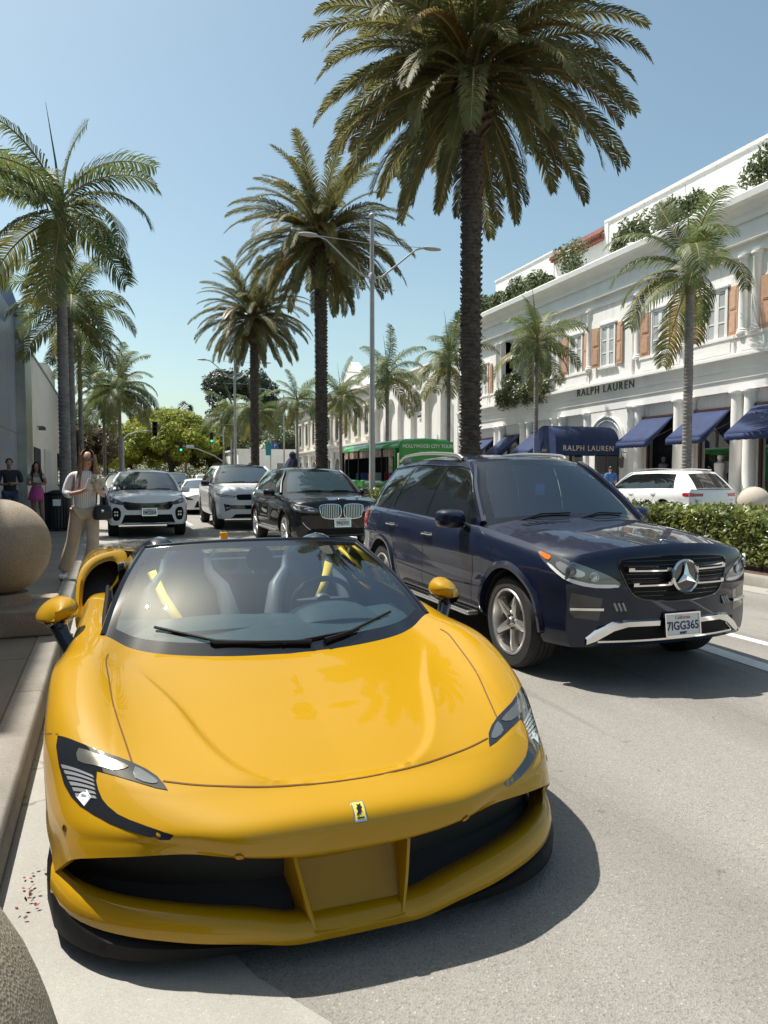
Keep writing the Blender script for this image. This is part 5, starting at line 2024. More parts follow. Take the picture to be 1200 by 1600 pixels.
RR2 = lambda C: (C.root, C.root)
hl = cpatch(N, smooth2d([(.385, .762), (.44, .812), (.56, .868), (.70, .918), (.86, .955), (.965, .972), (.985, .96), (.93, .905), (.83, .832), (.70, .775), (.55, .745), (.43, .740)], 3), .004, m_lamp_in, 'headlamp', RR2(N))
cpatch(N, smooth2d([(.40, .742), (.55, .738), (.70, .770), (.82, .832), (.90, .895), (.86, .885), (.77, .825), (.66, .785), (.53, .762), (.42, .762)], 2), .008, m_drl, 'running_light', hl)
cpatch(N, smooth2d([(.89, .92), (.94, .935), (.972, .96), (.95, .966), (.89, .952), (.875, .94)], 2), .008, m_amber, 'indicator', hl)
cpatch(N, smooth2d([(.62, .845), (.70, .88), (.80, .915), (.83, .895), (.80, .86), (.72, .82), (.64, .812)], 2), .006, m_lamp, 'lamp_bowl', hl)
ball_lens(N, .715, .855, .033, hl, m_lamp_in, off=.012)
ball_lens(N, .56, .815, .028, hl, m_lamp, off=.008)
# bumper: lower intake, chrome skid, side slots, plate
N.front.patch([(-.62, .46), (-.40, .475), (.40, .475), (.62, .46), (.66, .37), (.42, .345), (-.42, .345), (-.66, .37)], .003, .05).build('lower_intake', m_blk, N.root)
sk = MB()
for (sg) in (-1, 1):
    rows = []
    for (x, z, h_) in ((.17, .475, .030), (.42, .475, .030), (.52, .455, .042), (.64, .385, .05), (.70, .345, .03)):
        p, n = N.front.hit(sg * x, z, 0)
        rows.append([(p.x, p.y + .0, p.z - h_), (p.x, p.y - .022, p.z - h_ * .7), (p.x, p.y - .026, p.z + h_ * .5), (p.x, p.y, p.z + h_)])
    sk.grid(rows)
rows = []
for i in range(13):
    x = -.62 + 1.24 * i / 12
    p, n = N.front.hit(x, .345, 0)
    rows.append([(p.x, p.y + .0, .335), (p.x, p.y - .016, .336), (p.x, p.y - .018, .350), (p.x, p.y, .354)])
sk.grid(rows)
sk.build('skid_trim', m_chrome, N.root, angle=40)
for s in (-1, 1):
    N.front.patch([(s * a, b) for a, b in [(.60, .66), (.80, .70), (.815, .57), (.78, .52), (.62, .50)]], .002, .03).build('corner_recess', m_gloss, N.root)
    rows = []
    for i in range(9):
        p, n = N.front.hit(s * (.60 + .215 * i / 8), .585, 0)
        rows.append([(p.x, p.y - .002, .572), (p.x, p.y - .02, .574), (p.x, p.y - .02, .592), (p.x, p.y - .002, .595)])
    MB().grid(rows).build('corner_trim', m_chrome, N.root)
    for k in range(3):
        p, n = N.front.hit(s * (.455 + .03 * k), .60, .0)
        MB().obox((p.x, p.y - .006, .60), (1, 0, .5), (0, 1, 0), (-.5, 0, 1), .006, .008, .03).build('intake_slat', m_grey, N.root, smooth=False)
p, n = N.front.hit(0, .46)
plate(N, 0.02, p.y - .035, .455, '7IGG365', R(-6), bottom='SWIFT')
# running boards, rails, rear lamps, roof
for s in (-1, 1):
    rb = MB()
    rb.box(s * .90, s * 1.015, 1.42, 3.28, .33, .365)
    o = rb.build('running_board', m_alloy, N.root, smooth=False, bevel=.012)
    tr = MB()
    for k in range(34):
        u = 1.48 + k * .053
        tr.box(s * .93, s * 1.0, u, u + .028, .3655, .3705)
    tag(tr.build('tread_studs', m_blk, o, smooth=False), kind='stuff')
    rl = [(s * .60, 2.35, 1.70), (s * .615, 2.5, 1.745), (s * .615, 3.2, 1.775), (s * .60, 3.8, 1.755), (s * .585, 4.05, 1.70)]
    MB().tube([tuple(q) for q in catmull(rl, 6)], .019, 8).build('roof_rail', m_alloy, N.root)
    (N.right if s > 0 else N.left).patch(smooth2d([(4.40, .90), (4.55, .92), (4.62, 1.05), (4.60, 1.13), (4.44, 1.10), (4.38, 1.0)], 2), .005, .04).build('tail_lamp', m_red, N.root)
    # chrome line round the side windows
    ch = [N.sidept(t, .0) + Vector((.006, 0, .004)) for t in [i / 30 for i in range(1, 31)]]
    ch2 = [N.sidept(t, .90) + Vector((.008, 0, 0)) for t in [.02 + i / 40 for i in range(40)]]
    c = MB().tube([(s * q.x, q.y, q.z) for q in ch2], .007, 5)
    c.build('window_chrome', m_chrome, N.root)
interior(N, (2.35, 3.3), 1.05, .78, 1.72)
mb = MB()
p = Vector(N.ws[8][8])
mb.box(-.12, .12, p.y + .02, p.y + .07, p.z - .11, p.z - .04)
mb.build('rear_view_mirror', m_blk, N.root)
MB().box(-.05, .05, p.y + .03, p.y + .035, p.z - .24, p.z - .13).build('parking_tag', mat('blue_tag', (.05, .25, .6), .5), N.root, smooth=False)
# ================================================================== the other cars
def suv(L, W, H, paint_m, wheels, r=.36, uf=.88, wb=2.75, hood=1.0, front_z=.92, hump=.06, A=1.38, hdr=2.05, hdw=.60, rear_u=None, black_roof=False, nose=None, belt_up=0.0, ws_glass=None, glass_m=None, Ra=None, panes=None, Dd=.42, low=.30, roofbow=.05, belt_add=0.0, rfoot=None, ws_c=None):
    ur = uf + wb
    bz = hood + .07 + belt_add
    top = H - .06
    rear_u = rear_u or L - .62
    return dict(L=L, W=W, r=r, uf=uf, ur=ur, Ra=Ra or r + .065, tw=.24, floor=low, paint=paint_m, wheel=wheels,
                plan=[(0, .80), (.22, .885), (.4, .955), (.7, .985), (1.2, .995), (2.4, 1.0), (ur, .995), (L - .55, .97), (L - .28, .93), (L, .86)],
                sill=[(0, low), (.45, low), (1.4, low + .06), (3.2, low + .06), (L - .5, low + .04), (L, low + .1)],
                belt=[(0, front_z), (.22, front_z + .035), (.5, hood - .015), (1.0, hood + .03), (1.5, bz), (2.5, bz + .02), (3.5, bz + .05 + belt_up), (L - .3, bz + .06 + belt_up), (L, bz + .02)],
                prof=[(0, -.05), (.1, -.012), (.3, -.002), (.5, -.012), (.66, .0), (.8, -.012), (.92, -.035), (1, -.085)],
                crown=[(0, hump * .8), (.22, hump), (.7, hump), (1.3, hump * .9), (L, .03)], ridge=.01,
                nose=nose or [(.2, .12), (.35, .05), (.5, .02), (.7, .0), (.85, .02), (.95, .05), (1.0, .075), (1.15, .12)],
                tail=[(.3, L - .04), (.6, L), (.9, L - .02), (1.2, L - .08)],
                ws_base=A + .03, deck_end=L - .27,
                gh=dict(A=A, D=L - Dd, header=(hdr, top - .08, hdw), rear_header=(rear_u, top - .07, hdw - .035), ws_centre=ws_c or (A - .12, bz + .02), roof_crown=roofbow, rail_arch=.045, sa=.26, tumble=.03,
                        panes=panes or [(.06, .43), (.46, .74), (.765, .97)], pane_top=.86, rear_foot=rfoot or (L - .16, bz + .04, W * .73), ws_glass=ws_glass or m_wsglass, header_bow=.11, black_roof=black_roof, glass=glass_m or m_cglass))


W10 = wheel_meshes(.365, .24, 'ten', m_alloy, .265)
W9d = wheel_meshes(.375, .25, 'multi', m_alloy_dk, .285)
W9 = wheel_meshes(.355, .24, 'multi', m_alloy, .255)
m_wht = paint('white_paint', (0.86, 0.86, 0.85), rough=.4, spec=.3)
m_blkp = paint('black_paint', (0.006, 0.007, 0.008), rough=.4)
m_gryp = paint('graphite_paint', (0.035, 0.04, 0.045), rough=.4, metal=.3)

# ---- black SUV with double grille
B = make_car('black_suv', suv(4.71, .945, 1.676, m_blkp, W10, r=.365, uf=.86, wb=2.864, hood=1.0, front_z=.90, A=1.40, hdr=2.06, hdw=.60, black_roof=True), (4.30, 13.9, 0), R(.5), 'black SUV with twin upright-slat grille behind the navy car', 'car')
arch_trim(B, m_blkp, .05, .012)
gap_lines(B, [[(1.47, .42), (1.45, .9), (1.5, 1.03)], [(2.5, .42), (2.5, .8), (2.55, 1.06)], [(3.55, 1.08), (3.3, .72), (3.2, .42)]])
B.root.scale = (1.05,) * 3
mirrors(B, 1.68, 1.05, m_blkp, hgt=.16, wid=.22)
handles(B, [(2.4, .93), (3.4, .96)], m_blkp)
for s in (-1, 1):
    ko = [(s * a, b) for a, b in [(.035, .86), (.09, .905), (.24, .915), (.39, .895), (.42, .85), (.40, .73), (.34, .665), (.16, .645), (.06, .68), (.03, .74)]]
    k = B.front.patch(smooth2d(ko, 3), .004, .03).build('kidney_grille', m_blk, B.root)
    pts = smooth2d(ko, 4)
    MB().tube([B.front.hit(p.x, p.y, .014)[0] for p in pts + pts[:1]], .012, 6, caps=False).build('grille_frame', m_chrome, k)
    for i in range(10):
        x = .075 + i * .034
        zt = lerp_tab([(.03, .87), (.09, .90), (.24, .91), (.41, .87)], x)
        zb = lerp_tab([(.03, .74), (.09, .675), (.2, .65), (.34, .67), (.41, .78)], x)
        a, b = B.front.hit(s * x, zb, .012)[0], B.front.hit(s * x, zt, .012)[0]
        MB().obox((a + b) / 2, (1, 0, 0), (0, 1, 0), (b - a).normalized(), .007, .012, (b - a).length / 2).build('grille_slat', m_alloy, k, smooth=False)
hl = cpatch(B, smooth2d([(.36, .775), (.38, .835), (.52, .885), (.70, .915), (.86, .925), (.93, .915), (.90, .86), (.80, .80), (.64, .765), (.48, .755)], 3), .004, m_lamp_in, 'headlamp', RR2(B))
for (pl) in ([(.42, .79), (.50, .79), (.55, .83), (.60, .83), (.60, .845), (.54, .848), (.49, .805), (.42, .805)], [(.66, .80), (.76, .82), (.83, .86), (.82, .875), (.75, .836), (.66, .816)], [(.45, .85), (.60, .885), (.80, .91), (.80, .900), (.60, .872), (.45, .838)]):
    cpatch(B, pl, .008, m_drl, 'running_light', hl)
ball_lens(B, .52, .822, .026, hl, off=.008)
ball_lens(B, .70, .86, .026, hl, off=.008)
B.front.patch([(-.60, .46), (.60, .46), (.66, .34), (-.66, .34)], .003, .05).build('lower_intake', m_blk, B.root)
rows = [[(p.x, p.y - .002, p.z - .012), (p.x, p.y - .02, p.z), (p.x, p.y - .002, p.z + .012)] for p in [B.front.hit(-.66 + 1.32 * i / 14, .335)[0] for i in range(15)]]
MB().grid(rows).build('bumper_trim', m_alloy, B.root)
for s in (-1, 1):
    MB().tube([B.front.hit(s * x, z, .006)[0] for x, z in ((.72, .58), (.66, .50), (.58, .44))], .008, 6).build('air_curtain_trim', m_alloy, B.root)
    MB().box(s * .88, s * .975, 1.4, 3.2, .33, .37).build('running_board', m_alloy, B.root, smooth=False, bevel=.01)
    ch2 = [B.sidept(t, .0) + Vector((.008, 0, .004)) for t in [.02 + i / 32 for i in range(32)]]
    MB().tube([(s * q.x, q.y, q.z) for q in ch2], .007, 5).build('window_trim', m_gloss, B.root)
MB().lathe([(0, .008), (.030, .006), (.036, 0)], 20).build('bonnet_badge', m_chrome, B.root).location = B.top.hit(0, .17, .001)[0]
p, n = B.front.hit(0, .60)
plate(B, .0, p.y - .03, .575, '9RIJ355', R(-5))
interior(B, (2.35,), 1.0, .75, 1.7)

# ---- white boxy SUV with slim lamps
G = make_car('white_boxy_suv', suv(4.95, 1.0, 1.82, m_wht, W9d, r=.385, uf=.90, wb=2.997, hood=1.10, front_z=1.02, hump=.05, A=1.50, hdr=2.10, hdw=.66, black_roof=True, belt_add=.02, nose=[(.2, .10), (.35, .05), (.5, .02), (.7, .0), (.95, .0), (1.05, .03), (1.2, .10)]), (3.80, 20.4, 0), 0, 'white boxy SUV with black roof and slim lamps behind the black car', 'car')
gap_lines(G, [[(1.55, .42), (1.53, .9), (1.56, 1.14)], [(2.65, .42), (2.65, 1.17)], [(3.7, 1.2), (3.45, .8), (3.35, .45)]])
G.root.scale = (1.05,) * 3
mirrors(G, 1.78, 1.17, m_gloss, hgt=.17, wid=.23)
hl = cpatch(G, [(.40, .905), (.58, .925), (.80, .955), (.98, .985), (.97, .935), (.80, .895), (.62, .875), (.42, .865)], .004, m_lamp_in, 'headlamp', RR2(G))
cpatch(G, [(.43, .893), (.62, .908), (.82, .938), (.90, .955), (.90, .94), (.82, .92), (.62, .89), (.43, .878)], .008, m_drl, 'running_light', hl)
G.front.patch(smooth2d([(-.47, .94), (0, .95), (.47, .94), (.46, .83), (.40, .80), (-.40, .80), (-.46, .83)], 2), .004, .05).build('grille', m_blk, G.root)
G.front.patch([(-.80, .70), (-.6, .665), (.6, .665), (.80, .70), (.76, .50), (.62, .56), (-.62, .56), (-.76, .50)], .004, .05).build('lower_grille', m_gloss, G.root)
G.front.patch([(-.50, .43), (.50, .43), (.62, .33), (-.62, .33)], .004, .05).build('skid_opening', m_blk, G.root)
for s in (-1, 1):
    MB().obox(G.front.hit(s * .69, .60, .015)[0], (1, 0, .15), (0, 1, 0), (0, 0, 1), .06, .012, .018).build('fog_lamp', m_lamp, G.root, smooth=False)
    (G.right if s > 0 else G.left).patch([(1.20, .92), (1.36, .94), (1.30, .86), (1.22, .84)], .004, .04).build('wing_vent', m_gloss, G.root)
text_mesh('bonnet_lettering', '- - - - -', .07, m_gloss, G.root, tuple(G.top.hit(0, .14, .004)[0]), (R(20), 0, 0), .002)
MB().box(-.62, -.54, G.ws[7][2][1] - .012, G.ws[7][2][1] - .006, G.ws[7][2][2] + .03, G.ws[7][2][2] + .13).build('windscreen_sticker', m_plate, G.root, smooth=False)
interior(G, (2.4,), 1.08, .8, 1.78)

# ---- white compact SUV (parked ahead, on the left)
K = make_car('white_compact_suv', suv(4.48, .925, 1.645, m_wht, W9, r=.345, uf=.90, wb=2.67, hood=.98, front_z=.90, hump=.075, A=1.28, hdr=1.98, hdw=.585), (.90, 18.8, 0), 0, 'white compact SUV parked behind the woman with phone', 'car')
arch_trim(K, m_trim, .05, .012)
K.root.scale = (1.05,) * 3
mirrors(K, 1.56, 1.04, m_wht, hgt=.15, wid=.21)
gap_lines(K, [[(1.42, .42), (1.4, .9), (1.45, 1.03)], [(2.4, .42), (2.42, 1.05)]])
K.front.patch(smooth2d([(-.56, .84), (-.3, .815), (0, .81), (.3, .815), (.56, .84), (.50, .68), (.40, .65), (.1, .655), (0, .665), (-.1, .655), (-.40, .65), (-.50, .68)], 3), .004, .04).build('grille', m_gloss, K.root)
g_ = MB()
for z in (.70, .74, .78):
    g_.tube([K.front.hit(x, z, .006)[0] for x in [-.44 + .88 * i / 12 for i in range(13)]], .006, 5)
g_.build('grille_bars', m_alloy_dk, K.root)
hl = cpatch(K, smooth2d([(.42, .80), (.52, .86), (.70, .93), (.88, .985), (.93, .96), (.86, .88), (.72, .815), (.55, .775), (.45, .77)], 3), .004, m_lamp_in, 'headlamp', RR2(K))
ball_lens(K, .62, .845, .032, hl, m_lamp, off=.008)
ball_lens(K, .76, .895, .036, hl, m_lamp, off=.008)
for s in (-1, 1):
    K.front.patch(smooth2d([(s * a, b) for a, b in [(.60, .60), (.66, .70), (.76, .70), (.80, .58), (.76, .42), (.64, .42)]], 2), .004, .04).build('fog_recess', m_blk, K.root)
    for i in range(2):
        for j in range(2):
            MB().lathe([(0, -.008), (.022, -.006), (.026, 0)], 10, tuple(K.front.hit(s * (.68 + .05 * i), .60 - .07 * j, .006)[0]), 'y').build('fog_lamp', m_lamp, K.root)
K.front.patch([(-.52, .54), (.52, .54), (.60, .34), (-.60, .34)], .004, .05).build('lower_grille', m_blk, K.root)
rows = [[(p.x, p.y - .002, p.z - .02), (p.x, p.y - .018, p.z), (p.x, p.y - .002, p.z + .02)] for p in [K.front.hit(-.55 + 1.1 * i / 14, .34)[0] for i in range(15)]]
MB().grid(rows).build('skid_trim', m_alloy, K.root)
MB().lathe([(0, .005), (.05, .004), (.06, 0)], 20).build('bonnet_badge', m_gloss, K.root).location = K.top.hit(0, .16, .001)[0]
p, n = K.front.hit(.0, .60)
plate(K, .02, p.y - .025, .605, '7MCJ254', R(-4), size=.31)
interior(K, (2.2,), .98, .72, 1.6)

# ---- white low saloon half hidden
S = make_car('white_saloon', suv(4.9, .945, 1.42, m_wht, W9d, r=.35, uf=.92, wb=2.85, hood=.80, front_z=.68, hump=.08, A=1.55, hdr=2.35, hdw=.56, rear_u=3.5, low=.2, panes=[(.06, .48), (.51, .93)], Dd=.75, rfoot=(4.45, .95, .66), belt_add=.05), (3.55, 28.8, 0), 0, 'low white saloon showing its left side behind the boxy SUV', 'car')
mirrors(S, 1.8, .92, m_wht, hgt=.13, wid=.2)
hl = cpatch(S, smooth2d([(.42, .58), (.55, .64), (.74, .70), (.92, .76), (.88, .68), (.72, .60), (.55, .56)], 2), .004, m_lamp_in, 'headlamp', RR2(S))
S.front.patch([(-.4, .52), (.4, .52), (.5, .28), (-.5, .28)], .004, .05).build('grille', m_blk, S.root)
interior(S, (2.5,), .78, .75, 1.9)
# ---- graphite SUV further back, dark parked car behind the woman, small far cars
Q = make_car('grey_suv', suv(4.8, .96, 1.70, m_gryp, W9, hood=1.0), (3.0, 36.0, 0), 0, 'dark grey SUV behind the parked white compact SUV', 'car')
mirrors(Q, 1.7, 1.06, m_gryp)
cpatch(Q, smooth2d([(.40, .78), (.60, .86), (.90, .93), (.85, .82), (.60, .76)], 2), .004, m_lamp, 'headlamp', RR2(Q))
Q.front.patch([(-.45, .86), (.45, .86), (.4, .62), (-.4, .62)], .004, .05).build('grille', m_blk, Q.root)
D2 = make_car('dark_parked_suv', suv(4.6, .93, 1.68, m_blkp, W9, hood=.98, A=1.3), (.62, 26.2, 0), 0, 'dark SUV parked behind the white compact SUV, at the kerb', 'car')
mirrors(D2, 1.6, 1.04, m_blkp)
cpatch(D2, smooth2d([(.40, .78), (.60, .86), (.90, .93), (.85, .82), (.60, .76)], 2), .004, m_lamp, 'headlamp', RR2(D2))
FAR = [(6.0, 47, 'white_paint', 'small white far car left of the boxy SUV roof'), (4.2, 58, 'graphite_paint', 'small dark far car in the lane beyond the grey SUV'), (1.2, 36, 'graphite_paint', 'dark far car parked at the kerb beyond the black parked one'), (1.3, 44.5, 'white_paint', 'white far car parked at the left kerb in the distance')]
for (x, y, pm, lab) in FAR:
    f = make_car('far_car', suv(4.6, .92, 1.60, MATS[pm], W9, hood=.95, A=1.35), (x, y, 0), 0, lab, 'car')
    cpatch(f, smooth2d([(.40, .76), (.60, .84), (.90, .90), (.85, .80), (.60, .74)], 2), .004, m_lamp, 'headlamp', RR2(f))
    f.front.patch([(-.45, .82), (.45, .82), (.4, .58), (-.4, .58)], .004, .05).build('grille', m_blk, f.root)

# ---- white SUV seen from behind on the far side
A7 = make_car('white_parked_suv', suv(5.05, .985, 1.74, m_wht, W9, r=.37, uf=.90, wb=2.99, hood=1.0, A=1.42, hdr=2.12, hdw=.63, rear_u=4.35, Dd=.55, panes=[(.05, .40), (.42, .70), (.72, .92)], rfoot=(4.93, 1.10, .74)), (16.75, 22.0, 0), math.pi, 'white SUV parked on the far side with red tail lamps towards us', 'car')
mirrors(A7, 1.7, 1.06, m_gloss)
handles(A7, [(2.42, .95), (3.45, .97)], m_wht)
gap_lines(A7, [[(1.5, .42), (1.5, 1.03)], [(2.55, .42), (2.58, 1.07)], [(3.65, 1.08), (3.4, .72), (3.3, .45)]])
tls = cpatch(A7, smooth2d([(-3.02, .90), (-2.80, .895), (-2.66, .91), (-2.66, .99), (-2.80, 1.0), (-3.02, .985)], 2), .005, m_red, 'tail_lamp', RR2(A7), dr=A7.rcorner)
for s in (-1, 1):
    A7.rear.patch([(s * a, b) for a, b in [(.40, .90), (.80, .90), (.82, .985), (.44, .985)]], .005, .04).build('tail_lamp_inner', m_red, A7.root)
    rl = [(s * .63, 2.3, 1.66), (s * .64, 2.5, 1.70), (s * .63, 3.4, 1.72), (s * .60, 4.2, 1.68)]
    MB().tube([tuple(q) for q in catmull(rl, 5)], .016, 6).build('roof_rail', m_alloy, A7.root)
    ch2 = [A7.sidept(t, .0) + Vector((.01, 0, .004)) for t in [.02 + i / 34 for i in range(32)]]
    MB().tube([(s * q.x, q.y, q.z) for q in ch2], .008, 5).build('window_trim', m_gloss, A7.root)
A7.rear.strip([(-.74, .80), (-.40, .78), (.40, .78), (.74, .80)], .01).build('tailgate_line', m_gap, A7.root)
A7.rear.strip([(-.78, .55), (.78, .55)], .03, .004).build('bumper_trim', m_alloy, A7.root)
p, n = A7.rear.hit(0, .72)
plate(A7, 0, p.y + .012, .72, '8BZK417', 0, back=True, size=.32)
MB().tube([(-.09, p.y + .03, .93), (.09, p.y + .03, .93)], .012, 6).build('rear_badge', m_chrome, A7.root)

# ---- green open-sided tour bus
m_grn = paint('bus_green', (0.03, 0.30, 0.04), rough=.4)
bus = empty('tour_bus', (12.35, 28.2, 0), R(-1), 'green open-sided tour bus beyond the median, lettered across its rear', 'bus')
BL, BW, BH = 8.2, 1.2, 3.0
mb = MB()
rp = [(-BW, 2.62), (-BW, 2.80), (-BW + .10, 2.93), (-BW + .3, 3.0), (0, 3.05), (BW - .3, 3.0), (BW - .10, 2.93), (BW, 2.80), (BW, 2.62)]
rows = []
for (y, k, dz) in ((-.12, .93, -.10), (-.04, .985, -.03), (.1, 1, 0), (BL - .2, 1, 0), (BL, .98, -.02), (BL + .12, .9, -.2)):
    rows.append([(x * k, y, 2.62 + (z - 2.62) * k + dz * .6) for x, z in rp])
mb.grid(rows)
mb.add(rows[0], [tuple(range(9))])
mb.add(rows[-1], [tuple(range(9))])
mb.build('roof', m_grn, bus, angle=40)
lo = MB().box(-BW, BW, 0, BL, .45, 1.28)
lo.build('lower_body', m_grn, bus, smooth=False, bevel=.05)
MB().box(-BW + .04, BW - .04, .1, BL - .1, .35, .6).build('chassis', m_under, bus, smooth=False)
rear = MB().box(-BW + .03, BW - .03, -.17, .06, 1.20, 2.90)
rear.build('rear_panel', m_grn, bus, smooth=False, bevel=.03)
MB().box(-.75, .75, -.185, -.16, 1.45, 2.05).build('rear_window', m_cglass, bus, smooth=False)
for y in (.35, 2.0, 3.7, 5.4, 7.0, BL - .1):
    for s in (-1, 1):
        MB().box(s * BW - .05, s * BW + .05, y - .06, y + .06, 1.25, 2.65).build('post', m_grn if y < 1 else m_blk, bus, smooth=False)
seatc = [(.35, .03, .03), (.55, .55, .56), (.05, .08, .3), (.5, .1, .35)]
rn = random.Random(4)
for i in range(7):
    for x in (-.75, -.3, .3, .75):
        c = rn.choice(seatc)
        sm = mat('bus_seat_%d' % seatc.index(c), c, .7)
        MB().box(x - .2, x + .2, .9 + i * .95, 1.0 + i * .95, .9, 1.62).box(x - .2, x + .2, .55 + i * .95, .9 + i * .95, .9, 1.02).build('seat', sm, bus, smooth=False, bevel=.03)
MB().box(-BW + .1, BW - .1, BL - .2, BL - .1, 1.2, 2.6).build('front_bulkhead', m_blk, bus, smooth=False)
MB().box(-BW - .012, -BW + .02, .3, BL - .4, 2.30, 2.60).build('side_banner', mat('bus_banner', (.20, .06, .05), .6, col2=(.5, .4, .3), vscale=4), bus, smooth=False)
text_mesh('lettering', 'HOLLYWOOD CITY TOURS', .20, mat('bus_letter', (.8, .75, .7), .5), bus, (.05, -.176, 2.70), (math.pi / 2, 0, 0), .004, sx=.92, offset=.003)
text_mesh('phone_lettering', '323-444-5566', .17, mat('bus_letter_red', (.75, .55, .55), .5), bus, (.05, -.176, 2.42), (math.pi / 2, 0, 0), .004, sx=.9)
MB().box(-1.0, -.72, -.18, -.165, 1.9, 2.35).build('poster', mat('bus_poster', (.55, .55, .5), .5, col2=(.1, .1, .1), vscale=20), bus, smooth=False)
for s in (-1, 1):
    for y in (1.5, 6.6):
        wv = put('wheel', W9[0], bus, (s * (BW - .12), y, .36), (0, 0, 0 if s < 0 else math.pi), (1, 1.05, 1.05))
        put('rim', W9[1], wv)
    MB().box(s * 1.05 - .07, s * 1.05 + .07, -.06, -.04, 1.0, 1.25).build('tail_lamp', m_red, bus, smooth=False)
# ================================================================== the yellow sports car
HX, HY = 0.740, 2.2
m_yel = paint('yellow_paint', (0.425, 0.232, 0.002), rough=.5, spec=.08)
hero = empty('sports_car', (HX, HY, 0), R(-1.0), 'yellow open-top sports car parked at the kerb in the foreground', 'car')
# control rows from the mouth edge over the nose, bonnet and wings back to the door; columns from the centre line to the bottom edge
HR = [
    [(0, .034, .330), (.20, .036, .336), (.384, .052, .358), (.53, .095, .374), (.68, .137, .372), (.80, .20, .357), (.875, .28, .325), (.915, .36, .268), (.945, .43, .215)],
    [(0, -.006, .366), (.20, -.002, .370), (.384, .024, .384), (.53, .087, .405), (.685, .15, .405), (.805, .22, .397), (.885, .31, .370), (.932, .42, .312), (.955, .50, .255)],
    [(0, .018, .463), (.20, .022, .463), (.384, .042, .456), (.545, .10, .452), (.70, .18, .450), (.825, .265, .448), (.905, .37, .425), (.955, .49, .37), (.975, .57, .31)],
    [(0, .17, .510), (.20, .174, .513), (.40, .19, .515), (.585, .235, .525), (.735, .315, .542), (.855, .405, .540), (.935, .50, .505), (.978, .61, .445), (.988, .68, .385)],
    [(0, .42, .580), (.22, .42, .584), (.45, .425, .582), (.64, .44, .592), (.785, .49, .622), (.90, .56, .622), (.968, .64, .585), (.995, .72, .53), (.995, .755, .475)],
    [(0, .70, .645), (.25, .70, .650), (.50, .70, .648), (.675, .71, .664), (.815, .73, .712), (.925, .77, .705), (.98, .81, .665), (.998, .84, .615), (.995, .85, .575)],
    [(0, .93, .698), (.27, .935, .703), (.53, .95, .700), (.70, .98, .722), (.83, 1.02, .785), (.928, 1.05, .775), (.980, 1.08, .745), (.996, 1.10, .722), (.993, 1.11, .708)],
    [(0, 1.08, .732), (.28, 1.10, .738), (.53, 1.18, .748), (.68, 1.28, .765), (.80, 1.36, .815), (.915, 1.38, .795), (.970, 1.39, .735), (.988, 1.40, .67), (.985, 1.40, .60)],
    [(0, 1.2, .76), (.28, 1.2, .765), (.55, 1.3, .78), (.71, 1.42, .79), (.80, 1.60, .838), (.912, 1.60, .81), (.958, 1.60, .69), (.955, 1.58, .45), (.965, 1.54, .16)],
    [(0, 2.0, .8), (.28, 2.0, .8), (.55, 2.0, .8), (.72, 2.0, .84), (.79, 2.0, .862), (.90, 2.0, .835), (.945, 2.0, .69), (.935, 2.0, .45), (.955, 2.0, .16)],
    [(0, 2.3, .8), (.28, 2.3, .8), (.55, 2.3, .8), (.72, 2.3, .85), (.80, 2.3, .868), (.90, 2.3, .842), (.955, 2.3, .69), (.945, 2.3, .45), (.96, 2.3, .16)],
    [(0, 2.55, .8), (.28, 2.55, .8), (.55, 2.55, .8), (.72, 2.55, .83), (.80, 2.55, .835), (.90, 2.55, .80), (.968, 2.55, .68), (.96, 2.55, .45), (.968, 2.55, .16)],
]
NRr, NCc = 12, 15
HD = dense(HR, NRr, NCc)            # (rows, cols, 3)
nr_, nc_ = HD.shape[:2]


def crease_w(v):
    return lerp_tab([(.15, .05), (.175, .15), (.205, .25), (.28, .34), (.42, .42), (.75, .53), (1.1, .67), (1.3, .72)], v)


for i in range(nr_):
    for j in range(nc_):
        w_, v_, z_ = HD[i, j]
        if v_ < 1.35 and w_ < .75 and i > 3 * NRr - 2:
            # raised flanks outside a sunken central bonnet panel
            d = w_ - crease_w(v_)
            k_ = 1 / (1 + math.exp(-max(-60, min(60, d / .0042))))
            fade = min(1, max(0, (v_ - .16) / .05)) * min(1, max(0, (1.10 - v_) / .45))
            HD[i, j, 2] += fade * (.016 * k_ * math.exp(-max(0, d) / .13) - .008 * (1 - k_))
        if w_ < .8 and abs(i - 3 * NRr) < 1 and False:
            pass
iW = 7 * NRr                         # row index of the windscreen foot
jB = 4 * NCc                         # column index of the door top edge
full = []
for i in range(nr_):
    row = [(-HD[i, j, 0], HD[i, j, 1], HD[i, j, 2]) for j in range(nc_ - 1, 0, -1)] + [tuple(HD[i, j]) for j in range(nc_)]
    full.append(row)
cen = nc_ - 1
hk = lambda i, j: not (i >= iW and cen - jB <= j < cen + jB)
body = MB().grid(full, keep=hk).build('front_body', m_yel, hero, angle=50, weld=.0005)
HV = [v.co.copy() for v in body.data.vertices]
HF = [tuple(p.vertices) for p in body.data.polygons]
# oblique projection frame (down and backwards) used for everything laid on the nose
DD = Vector((0, .6, -.8))
HDr = Drape(HV, HF, DD, (1, 0, 0), (0, .8, .6))
HDf = Drape(HV, HF, (0, 1, 0), (1, 0, 0), (0, 0, 1))
# inner return of the lip so that the mouth edge has thickness
lip = [(p[0], p[1], p[2]) for p in full[0]]
MB().grid([lip, [(x * .985, y + .012, z - .008) for x, y, z in lip], [(x * .96, y + .10, z + .03) for x, y, z in lip]]).build('lip_return', m_yel, hero)


def mirror_mb(mb):
    o = MB()
    o.v = [(-x, y, z) for x, y, z in mb.v]
    o.f = [tuple(reversed(f)) for f in mb.f]
    return o


